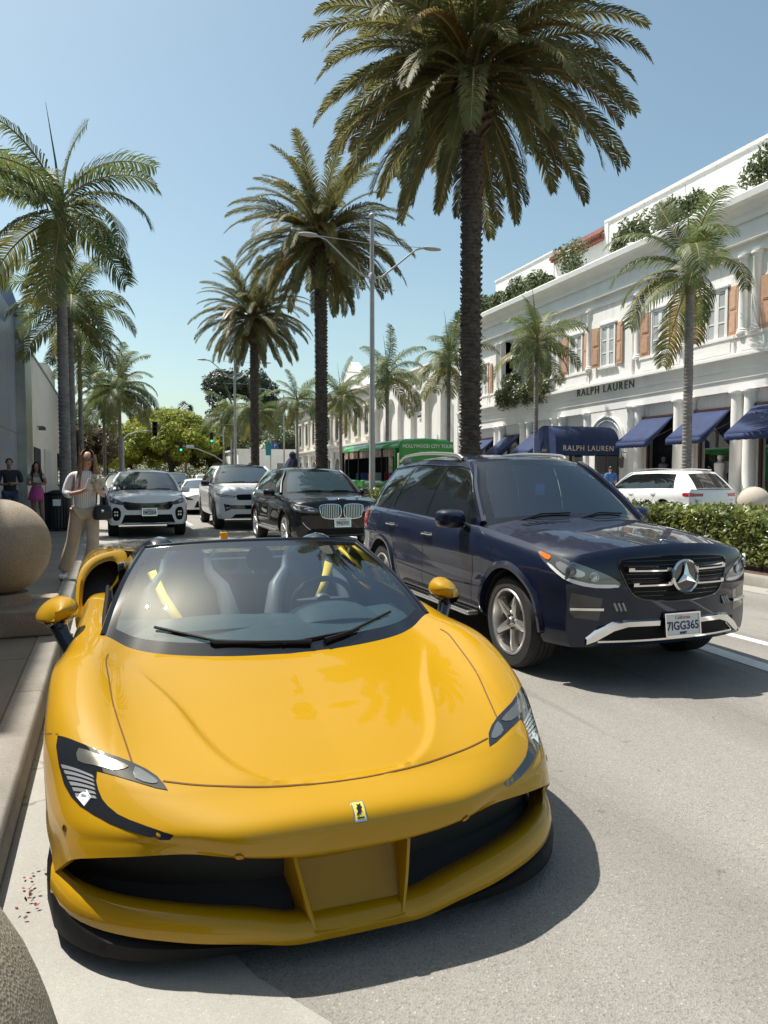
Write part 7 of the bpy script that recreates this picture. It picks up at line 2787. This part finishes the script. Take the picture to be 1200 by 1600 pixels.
def striped(name, c1, c2, scale):
    m = mat(name, c1, .8)
    nt = m.node_tree
    tc = nt.nodes.new('ShaderNodeTexCoord')
    w = nt.nodes.new('ShaderNodeTexWave')
    w.inputs['Scale'].default_value = scale
    w.inputs['Distortion'].default_value = .6
    nt.links.new(tc.outputs['Object'], w.inputs['Vector'])
    r = nt.nodes.new('ShaderNodeValToRGB')
    r.color_ramp.elements[0].color = (*c2, 1)
    r.color_ramp.elements[1].color = (*c1, 1)
    r.color_ramp.elements[0].position = .1
    r.color_ramp.elements[1].position = .35
    nt.links.new(w.outputs['Fac'], r.inputs['Fac'])
    nt.links.new(r.outputs['Color'], nt.nodes['Principled BSDF'].inputs['Base Color'])
    return m


# ---- woman with phone
J = dict(pelvis=(0, 0, .93), chest=(.01, -.01, 1.24), neck=(.02, -.02, 1.44), head=(.045, -.045, 1.555), face_dir=(.28, -1, -.15),
         rhip=(-.085, 0, .90), rknee=(-.15, .08, .50), rankle=(-.26, .22, .11), rtoe=(-.3, -1, -.1), lhip=(.085, -.01, .90), lknee=(.09, -.07, .50), lankle=(.05, -.06, .09), ltoe=(.1, -1, 0),
         rsho=(-.165, 0, 1.36), relb=(-.215, -.05, 1.10), rwri=(-.03, -.24, 1.15), rhand=(.5, -.45, .3), rcurl=.7, lsho=(.18, -.01, 1.36), lelb=(.235, -.06, 1.10), lwri=(.13, -.26, 1.18), lhand=(-.2, -.4, .6), lcurl=.75)
wm = person((-.30, 10.45, .155), R(2), J, 'woman in striped white blouse and beige wide trousers looking at phone', scale=1.02)
sh_ = {'a': (0, 0, .86, .165, .125), 'b': (0, -.01, 1.0, .148, .115), 'c': (.01, -.01, 1.2, .152, .115), 'd': (.01, -.01, 1.34, .11, .085), 'e': (.02, -.02, 1.415, .065, .055),
       'r1': (-.155, 0, 1.345, .06), 'r2': (-.222, -.04, 1.13, .058), 'r3': (-.16, -.13, 1.10, .05), 'l1': (.17, -.01, 1.345, .06), 'l2': (.242, -.05, 1.13, .058), 'l3': (.20, -.14, 1.115, .058)}
garment(wm, 'blouse', sh_, chain('a', 'b', 'c', 'd', 'e') + chain('d', 'r1', 'r2', 'r3') + chain('d', 'l1', 'l2', 'l3'), striped('striped_blouse', (.70, .67, .65), (.42, .38, .37), 14))
tr_ = {'p': (0, 0, .93, .135, .105), 'rh': (-.085, 0, .88, .105), 'rk': (-.15, .08, .50, .085), 'ra': (-.24, .20, .16, .092, .10), 'rb': (-.25, .21, .10, .09, .10), 'lh': (.085, -.01, .88, .105), 'lk': (.09, -.06, .50, .082), 'la': (.06, -.05, .13, .092, .10), 'lb': (.06, -.05, .07, .09, .10)}
garment(wm, 'trousers', tr_, chain('p', 'rh', 'rk', 'ra', 'rb') + chain('p', 'lh', 'lk', 'la', 'lb'), mat('beige_linen', (.46, .36, .25), .9, var=.1, vscale=6))
for (k, a) in (('r', (-.26, .22, .11)), ('l', (.05, -.06, .09))):
    garment(wm, 'shoe', {'h': (a[0], a[1] + .03, a[2] - .055, .048), 'm': (a[0] - (.02 if k == 'r' else 0), a[1] - .07, a[2] - .062, .045, .036), 't': (a[0] - (.05 if k == 'r' else -.01), a[1] - .16, a[2] - .066, .042, .03)}, chain('h', 'm', 't'), mat('white_trainer', (.7, .68, .64), .7))
hh = Vector(J['head'])
hair_long(wm, hh, m_hairb, .33, 2)
f = Vector((.28, -1, -.15)).normalized()
fx = f.cross(Vector((0, 0, 1))).normalized()
gl = MB()
for q in (-.034, .034):
    gl.obox(hh + f * .088 + fx * q + Vector((0, 0, .012)), fx, f, (0, 0, 1), .028, .006, .017)
gl.tube([hh + fx * -.075 + Vector((0, 0, .018)), hh + f * .09 + fx * -.06 + Vector((0, 0, .018)), hh + f * .094 + fx * .06 + Vector((0, 0, .018)), hh + fx * .075 + Vector((0, 0, .018))], .004, 5)
gl.build('sunglasses', mat('amber_lens_dark', (.06, .025, .012), .1, coat=1), wm, smooth=False)
# what she holds and carries
ph = MB().box(-.038, .038, -.005, .005, -.078, .078).build('phone', mat('phone_case', (.55, .47, .36), .4), None, smooth=False, bevel=.006)
ph.location = (-.30 + .07, 10.45 - .345, .155 + 1.27)
ph.rotation_euler = (R(-25), R(25), R(10))
tag(ph, 'pale phone case held up by the woman in white blouse', 'phone')
rows = []
for i in range(13):
    a = math.pi * i / 12
    row = []
    for k in range(22):
        q = 2 * math.pi * k / 22
        d = Vector((math.sin(a) * math.cos(q), math.sin(a) * math.sin(q), math.cos(a)))
        row.append(tuple(d * (.085 + .04 * noise.noise(d * 3.1) + .02 * noise.noise(d * 8)) * (1, 1, 1)[0]))
    rows.append([(x * 1.1, y * .8, z) for x, y, z in row])
sc_ = MB().grid(rows, closed=True).build('crumpled_scarf', mat('cream_cloth', (.62, .55, .45), .9, col2=(.35, .28, .22), vscale=25))
sc_.location = (-.30 + .17, 10.45 - .30, .155 + 1.30)
tag(sc_, 'bunched cream cloth bundle in the woman\'s hands beside her phone', 'cloth')
hb = empty('handbag', (-.30 + .22, 10.45 - .16, .155 + .80), 0, 'black leather shoulder bag hanging at the woman\'s side', 'bag')
rows = []
for (z, wd, dp) in ((0, .085, .04), (.02, .115, .06), (.10, .12, .062), (.17, .105, .045), (.19, .08, .02)):
    rows.append([(wd * math.copysign(abs(math.cos(a)) ** .6, math.cos(a)), dp * math.copysign(abs(math.sin(a)) ** .6, math.sin(a)), z) for a in [2 * math.pi * k / 20 for k in range(20)]])
mb = MB().grid(rows, closed=True)
mb.add(rows[0], [tuple(range(20))])
mb.build('pouch', mat('black_leather', (.018, .017, .016), .35), hb)
MB().tube([(-.08, 0, .18), (-.06, .05, .38), (-.02, .10, .56), (.02, .05, .40), (.07, 0, .18)], .009, 6).build('strap', MATS['black_leather'], hb)
MB().lathe([(0, -.008), (.018, -.006), (.02, 0)], 12, (0, -.062, .12), 'y').build('clasp', m_chrome, hb)

# ---- man in dark clothes
J = dict(pelvis=(0, 0, .95), chest=(0, -.01, 1.28), neck=(0, -.02, 1.48), head=(.0, -.05, 1.60), face_dir=(.1, -1, -.35),
         rhip=(-.09, 0, .92), rknee=(-.10, -.02, .50), rankle=(-.11, .0, .09), lhip=(.09, 0, .92), lknee=(.10, -.02, .50), lankle=(.12, .02, .09),
         rsho=(-.20, 0, 1.40), relb=(-.25, -.02, 1.12), rwri=(-.06, -.22, 1.12), lsho=(.20, 0, 1.40), lelb=(.25, -.02, 1.12), lwri=(.06, -.23, 1.14))
mn = person((-2.25, 20.0, .155), R(8), J, 'man in dark shirt and jeans standing by the grey building', sk=m_skin_t, scale=1.03)
garment(mn, 'shirt', {'a': (0, 0, .88, .155, .12), 'b': (0, 0, 1.08, .155, .12), 'c': (0, -.01, 1.3, .175, .12), 'd': (0, -.01, 1.40, .13, .09), 'e': (0, -.02, 1.46, .07), 'r1': (-.20, 0, 1.40, .08), 'r2': (-.25, -.02, 1.14, .065), 'l1': (.20, 0, 1.40, .08), 'l2': (.25, -.02, 1.14, .065)},
        chain('a', 'b', 'c', 'd', 'e') + chain('d', 'r1', 'r2') + chain('d', 'l1', 'l2'), mat('black_shirt', (.02, .02, .024), .8))
garment(mn, 'jeans', {'p': (0, 0, .95, .14, .11), 'rh': (-.09, 0, .90, .105), 'rk': (-.10, -.02, .5, .08), 'ra': (-.11, 0, .08, .07), 'lh': (.09, 0, .90, .105), 'lk': (.10, -.02, .5, .08), 'la': (.12, .02, .08, .07)}, chain('p', 'rh', 'rk', 'ra') + chain('p', 'lh', 'lk', 'la'), mat('blue_jeans', (.05, .07, .11), .9))
hh = Vector(J['head'])
MB().grid([[(hh.x + .084 * math.sin(a) * math.cos(b), hh.y + .02 + .10 * math.sin(a) * math.sin(b), hh.z + .03 + .105 * math.cos(a)) for b in [(-.12 + 1.24 * j / 14) * math.pi for j in range(15)]] for a in [math.pi * .55 * k / 6 for k in range(7)]]).build('hair', m_hairk, mn)
# ---- woman in pink skirt
J = dict(pelvis=(0, 0, .92), chest=(0, -.01, 1.22), neck=(0, -.02, 1.41), head=(.0, -.04, 1.52), face_dir=(.1, -1, -.1),
         rhip=(-.085, 0, .89), rknee=(-.08, -.02, .48), rankle=(-.06, .04, .09), lhip=(.085, 0, .89), lknee=(.09, -.03, .48), lankle=(.13, -.03, .09),
         rsho=(-.16, 0, 1.34), relb=(-.21, -.02, 1.08), rwri=(.02, -.16, 1.10), lsho=(.16, 0, 1.34), lelb=(.21, -.02, 1.08), lwri=(-.02, -.19, 1.13))
pk = person((-1.78, 21.5, .155), R(5), J, 'woman with long black hair in pink skirt by the wall', sk=m_skin_t, scale=1.04)
garment(pk, 'top', {'a': (0, 0, .98, .125, .10), 'b': (0, -.01, 1.15, .13, .105), 'c': (0, -.01, 1.30, .135, .09), 'r1': (-.16, 0, 1.31, .062), 'r2': (-.19, -.01, 1.20, .055), 'l1': (.16, 0, 1.31, .062), 'l2': (.19, -.01, 1.20, .055)}, chain('a', 'b', 'c') + chain('c', 'r1', 'r2') + chain('c', 'l1', 'l2'), mat('pale_top', (.50, .46, .45), .8))
MB().lathe([(.125, 1.02), (.15, .95), (.19, .82), (.215, .68), (.20, .68), (.12, .9)], 24).build('skirt', mat('pink_skirt', (.55, .08, .25), .8, var=.15, vscale=9), pk)
hair_long(pk, Vector(J['head']), m_hairk, .34, 5)
for a in ((-.06, .04, .09), (.13, -.03, .09)):
    garment(pk, 'shoe', {'h': (a[0], a[1] + .03, a[2] - .04, .052), 't': (a[0], a[1] - .14, a[2] - .055, .042)}, [('h', 't')], MATS['white_trainer'])
# ---- two more, mostly hidden
J0 = dict(pelvis=(0, 0, .95), chest=(0, 0, 1.28), neck=(0, -.01, 1.48), head=(.0, -.02, 1.60), rhip=(-.09, 0, .92), rknee=(-.10, -.02, .50), rankle=(-.11, .0, .09), lhip=(.09, 0, .92), lknee=(.10, .02, .50), lankle=(.11, .06, .09),
          rsho=(-.20, 0, 1.40), relb=(-.24, .02, 1.12), rwri=(-.23, -.05, .88), lsho=(.20, 0, 1.40), lelb=(.24, .02, 1.12), lwri=(.23, -.05, .88))
for (loc, rz, lab, tc_, pc, sc) in (((19.6, 25.6, .15), R(170), 'person in bright blue shirt walking by the shop entrance', (.05, .16, .42), (.03, .03, .035), 1.0),
                                  ((.62, 25.2, .0), R(0), 'bald person standing behind the white compact SUV, only head showing', (.03, .03, .035), (.03, .03, .035), 1.03)):
    q = person(loc, rz, J0, lab, scale=sc)
    garment(q, 'shirt', {'a': (0, 0, .88, .155, .12), 'b': (0, 0, 1.08, .155, .12), 'c': (0, 0, 1.3, .175, .12), 'd': (0, 0, 1.40, .13, .09), 'e': (0, -.01, 1.46, .07), 'r1': (-.20, 0, 1.40, .08), 'r2': (-.24, .02, 1.14, .065), 'l1': (.20, 0, 1.40, .08), 'l2': (.24, .02, 1.14, .065)},
            chain('a', 'b', 'c', 'd', 'e') + chain('d', 'r1', 'r2') + chain('d', 'l1', 'l2'), mat('shirt_%.2f' % tc_[2], tc_, .8))
    garment(q, 'trousers', {'p': (0, 0, .95, .14, .11), 'rh': (-.09, 0, .90, .105), 'rk': (-.10, -.02, .5, .08), 'ra': (-.11, 0, .08, .07), 'lh': (.09, 0, .90, .105), 'lk': (.10, .02, .5, .08), 'la': (.11, .06, .08, .07)}, chain('p', 'rh', 'rk', 'ra') + chain('p', 'lh', 'lk', 'la'), mat('dark_trousers', pc, .9))
    if tc_[2] > .3:
        h0 = Vector(J0['head'])
        MB().grid([[(h0.x + .084 * math.sin(a) * math.cos(b), h0.y + .02 + .10 * math.sin(a) * math.sin(b), h0.z + .03 + .105 * math.cos(a)) for b in [(-.12 + 1.24 * j / 14) * math.pi for j in range(15)]] for a in [math.pi * .55 * k / 6 for k in range(7)]]).build('hair', m_hairk, q)
# ================================================================== street furniture
m_stone = ground_mat('tan_stone', (0.36, 0.295, 0.215), (0.25, 0.20, 0.148), 0.35, scale=190.0, patch=2.2, bump=0.35)
m_stone_p = ground_mat('pale_stone', (0.55, 0.49, 0.41), (0.45, 0.40, 0.33), 0.1, scale=120.0, patch=1.2, bump=0.2)


def ball(x, y, z, r, name, label, m, plinth=None, base=.155):
    root = empty(name, (x, y, base), 0, label, 'stone ball', 'stone balls along the pavements')
    pr = [(0.0, -r)] + [(r * math.sin(a), -r * math.cos(a)) for a in [math.pi * k / 32 for k in range(1, 32)]] + [(0.0, r)]
    MB().lathe(pr, 56, (0, 0, z - base)).build('ball', m, root, weld=.0005)
    if plinth:
        h = z - r - base
        b = MB().lathe([(plinth * .62, h * .0), (plinth * .62, h * .5), (plinth * .55, h * .8), (plinth * .5, h + .02)], 40)
        b.build('neck', m, root)
        MB().box(-plinth, plinth, -plinth, plinth, 0.0, h * .75).build('plinth', m, root, smooth=False, bevel=.02)
    return root


ball(-.93, 7.4, .897, .43, 'stone_ball', 'tan stone ball on a plinth at the left edge behind the yellow car', m_stone, .46)
ball(-.60, .92, .705, .55, 'stone_ball', 'nearest tan stone ball cut off at the bottom left corner', m_stone)
ball(18.75, 17.5, .66, .51, 'stone_ball', 'pale stone ball behind the hedge at the right edge', m_stone_p, None, .15)

# waste bin with slats
bn = empty('waste_bin', (-1.2, 20.1, .155), 0, 'dark slatted waste bin behind the woman with phone', 'bin')
MB().lathe([(.27, .04), (.27, .92), (.24, .95), (.1, 1.0), (.1, .94), (.22, .88), (.22, .1)], 24).build('liner', m_blk, bn)
for i in range(26):
    a = 2 * math.pi * i / 26
    MB().obox((.295 * math.cos(a), .295 * math.sin(a), .48), (-math.sin(a), math.cos(a), 0), (math.cos(a), math.sin(a), 0), (0, 0, 1), .026, .008, .46).build('slat', mat('bin_slat', (.018, .018, .02), .5), bn, smooth=False)
for z in (.06, .90):
    MB().lathe([(.305, z - .02), (.315, z), (.305, z + .02), (.295, z)], 28, closed=True).build('hoop', m_blk, bn)
MB().box(-.09, .09, -.318, -.308, .62, .78).build('bin_sign', m_plate, bn, smooth=False)

m_lampgrey = mat('lamp_post_grey', (.36, .37, .36), .5, metal=.2, var=.1, vscale=2)


def street_lamp(x, y, label, h=11.0, arm=2.5, banner=True):
    root = empty('street_lamp', (x, y, .14), 0, label, 'street lamp', 'twin-arm lamps on the median')
    MB().lathe([(.2, 0), (.2, .4), (.14, .5), (.12, .6), (.10, 4), (.085, 8.8), (.075, h - .12)], 14).build('post', m_lampgrey, root)
    MB().lathe([(.0, h + .1)] + [(.115 * math.sin(a), h + .115 * math.cos(a)) for a in [math.pi * k / 8 for k in range(1, 8)]] + [(.05, h - .13)], 14).build('finial_ball', m_lampgrey, root)
    MB().lathe([(.10, 8.55), (.13, 8.58), (.13, 8.85), (.10, 8.9)], 14).build('collar', m_lampgrey, root)
    for s in (-1, 1):
        a = MB().tube([(s * .08, 0, 8.72), (s * .4, 0, 8.80), (s * (arm - .75), 0, 9.93), (s * (arm - .5), 0, 10.02), (s * (arm - .25), 0, 10.04)], [.04, .038, .034, .034, .034], 8)
        a = a.build('arm', m_lampgrey, root)
        rows = []
        for (t, w_, hh_) in ((0, .04, .05), (.1, .09, .07), (.3, .15, .08), (.55, .15, .06), (.7, .08, .03)):
            rows.append([(s * (arm - .4 + t), w_ * math.cos(q), 10.05 + hh_ * math.sin(q)) for q in [2 * math.pi * k / 12 for k in range(12)]])
        lh = MB().grid(rows, closed=True)
        lh.add(rows[-1], [tuple(range(12))])
        lh.build('lamp_head', m_lampgrey, a)
    MB().tube([(-arm + .45, 0, 10.05), (0, 0, 9.98), (arm - .45, 0, 10.05)], .012, 6).build('tie_rod', m_lampgrey, root)
    if banner:
        MB().tube([(-.9, 0, 8.35), (.9, 0, 8.35)], .014, 6).build('banner_rod', m_lampgrey, root)
        MB().tube([(-.06, 0, 5.2), (-1.0, 0, 5.2)], .014, 6).build('banner_rod', m_lampgrey, root)
    return root


street_lamp(9.35, 26.4, 'nearest twin-arm grey street lamp in front of the middle date palm')
street_lamp(9.2, 57.5, 'far twin-arm street lamp left of the farthest date palm', banner=True)


def single_lamp(x, y, label, h=9, arm=2.2, s=-1):
    root = empty('street_light', (x, y, .14), 0, label, 'street lamp')
    MB().lathe([(.14, 0), (.10, .5), (.07, h)], 10).build('post', m_lampgrey, root)
    MB().tube([(0, 0, h - .6), (s * arm * .6, 0, h + .5), (s * arm, 0, h + .6)], .04, 6).build('arm', m_lampgrey, root)
    MB().obox((s * (arm + .2), 0, h + .58), (1, 0, 0), (0, 1, 0), (0, 0, 1), .35, .12, .05).build('lamp_head', m_lampgrey, root, smooth=False)


single_lamp(19.0, 84, 'single-arm street light beside the far right-hand palms', 10.5, 2.6)
single_lamp(17.0, 118, 'tiny single-arm street light beyond the crossing', 9, 2.2)

m_sig = mat('signal_black', (.012, .012, .012), .5)
m_green = mat('green_signal_light', (.0, .4, .15), .4, emit=(.05, 1.0, .55, 1.4))


def signal_head(parent, x, y, z, lit=True, facing=-1, sc=1.0):
    b = MB().box(x - .22 * sc, x + .22 * sc, y - .12, y + .12, z - .65 * sc, z + .65 * sc).build('signal_head', m_sig, parent, smooth=False, bevel=.03)
    for k in range(3):
        zz = z + (.42 - .42 * k) * sc
        MB().lathe([(.15 * sc, 0), (.15 * sc, -.2), (.14 * sc, -.2), (.14 * sc, 0)], 14, (x, y - .12, zz), 'y').build('visor', m_sig, b)
        if lit:
            MB().lathe([(0, -.02), (.13 * sc, -.015), (.14 * sc, 0)], 14, (x, y - .12, zz), 'y').build('lens', m_green if k == 2 else mat('dark_lens', (.03, .01, .01), .3), b)


sg = empty('traffic_signal', (1.4, 79, 0), 0, 'traffic signal on curved mast arm above the left lane, seen from behind', 'traffic signal')
MB().tube([(0, 0, 0), (0, 0, 5.2)], [.14, .11], 10).build('post', m_lampgrey, sg)
MB().tube([(0, 0, 5.0), (.5, 0, 5.5), (1.4, 0, 5.85), (3.1, 0, 6.0)], [.08, .07, .06, .05], 8).build('mast_arm', m_lampgrey, sg)
signal_head(sg, 3.1, -.1, 6.15, lit=False, sc=1.15)
MB().box(-.25, .25, -.25, .25, 1.0, 2.2).build('control_box', m_lampgrey, sg, smooth=False, bevel=.03)
sg = empty('traffic_signal', (14.6, 101, 0), 0, 'traffic signal with green light on long arm before the yellow-green trees', 'traffic signal')
MB().tube([(0, 0, 0), (0, 0, 5.4)], [.15, .12], 10).build('post', m_lampgrey, sg)
MB().tube([(0, 0, 3.2), (-1.2, 0, 4.0), (-3.4, 0, 4.9), (-5.6, 0, 5.3)], [.09, .08, .07, .05], 8).build('mast_arm', m_lampgrey, sg)
signal_head(sg, -5.6, -.1, 5.2, sc=1.05)
MB().box(-4.9, -3.9, -.05, .0, 5.0, 5.45).build('street_name_sign', mat('sign_white', (.6, .62, .62), .5), sg, smooth=False)
sg = empty('traffic_signal', (15.5, 100.5, 0), 0, 'upright traffic signal with green light beside the far lamp post', 'traffic signal')
MB().tube([(0, 0, 0), (0, 0, 7)], [.12, .09], 10).build('post', m_lampgrey, sg)
MB().tube([(0, 0, 6.4), (-1.2, 0, 6.9), (-2.6, 0, 7.1)], .05, 8).build('arm', m_lampgrey, sg)
signal_head(sg, -2.6, -.1, 6.4, sc=1.05)
sn = empty('street_sign', (16.6, 80, 0), 0, 'blue and teal street signs on a pole by the low white building', 'sign')
MB().tube([(0, 0, 0), (0, 0, 5.4)], .06, 8).build('post', m_lampgrey, sn)
MB().box(-.55, .05, -.08, -.06, 3.6, 5.0).build('teal_panel', mat('sign_teal', (.02, .22, .26), .4), sn, smooth=False)
MB().box(.15, .85, -.08, -.06, 4.3, 5.0).build('blue_panel', mat('sign_blue', (.03, .12, .45), .4), sn, smooth=False)
text_mesh('sign_mark', 'P', .55, m_plate, sn, (.5, -.085, 4.65), (math.pi / 2, 0, 0), .004)
# draped sculpture on the median
st_ = empty('draped_sculpture', (9.5, 40.5, .14), 0, 'dark blue draped figure on a plinth above the black car roof', 'sculpture')
MB().box(-.5, .5, -.5, .5, 0, 1.35).build('plinth', m_stone_p, st_, smooth=False, bevel=.03)
rows = []
rn = random.Random(2)
for (z, a, b, dx) in ((1.35, .62, .45, -.1), (1.55, .58, .42, -.08), (1.75, .40, .35, .0), (2.0, .34, .30, .1), (2.2, .28, .26, .14), (2.35, .17, .18, .15), (2.5, .19, .19, .14), (2.62, .14, .14, .13), (2.68, .04, .04, .13)):
    rows.append([(dx + a * (1 + .10 * math.sin(5 * q + z * 3)) * math.cos(q), b * (1 + .08 * math.sin(7 * q)) * math.sin(q), z) for q in [2 * math.pi * k / 28 for k in range(28)]])
MB().grid(rows, closed=True).build('draped_cloth', mat('dark_blue_cloth', (.015, .018, .05), .85, var=.2, vscale=5), st_)
# fallen petals and leaves in the gutter
rn = random.Random(12)
m_petal = mat('red_petal', (.25, .02, .035), .7, col2=(.09, .03, .02), vscale=30)
for i, (x, y, s, lab) in enumerate(((-.28, 2.95, 1.0, 'small heap of red petals and dry leaves in the gutter'), (.10, 1.66, .28, 'single small red petal on the concrete in front'), (-.21, 3.2, .5, 'few dark dry leaves in the gutter beside the petals'))):
    mb = MB()
    for k in range(int(24 * s * s) + 1):
        p = Vector((rn.gauss(0, .03) * s, rn.gauss(0, .09) * s, .006 + abs(rn.gauss(0, .012)) * s)) if s > .3 else Vector((0, 0, .004))
        d = Vector((rn.gauss(0, 1), rn.gauss(0, 1), rn.gauss(0, .3))).normalized() * .010
        u = d.cross(Vector((0, 0, 1))).normalized() * .006 + Vector((0, 0, rn.uniform(-.004, .006)))
        mb.add([p - d, p + u, p + d, p - u], [(0, 1, 2, 3)])
    o = mb.build('fallen_petals', m_petal if i < 2 else mat('dry_leaf', (.05, .035, .025), .9), smooth=False)
    o.location = (x, y, .005)
    tag(o, lab, 'petals', kind='stuff')
# far planting that closes the street
mb = MB()
rn = random.Random(41)
for i in range(46):
    x = -70 + i * 4.2 + rn.uniform(-1, 1)
    leaf_cloud(mb, (x, 235 + rn.uniform(-8, 8), rn.uniform(2, 4)), (4.5, 4, rn.uniform(3.5, 6.5)), 500, .5, rn, shell=.6)
o = mb.build('far_woodland', m_mid, smooth=False)
tag(o, 'continuous belt of dark green trees closing the far end of street', 'woodland', kind='stuff')
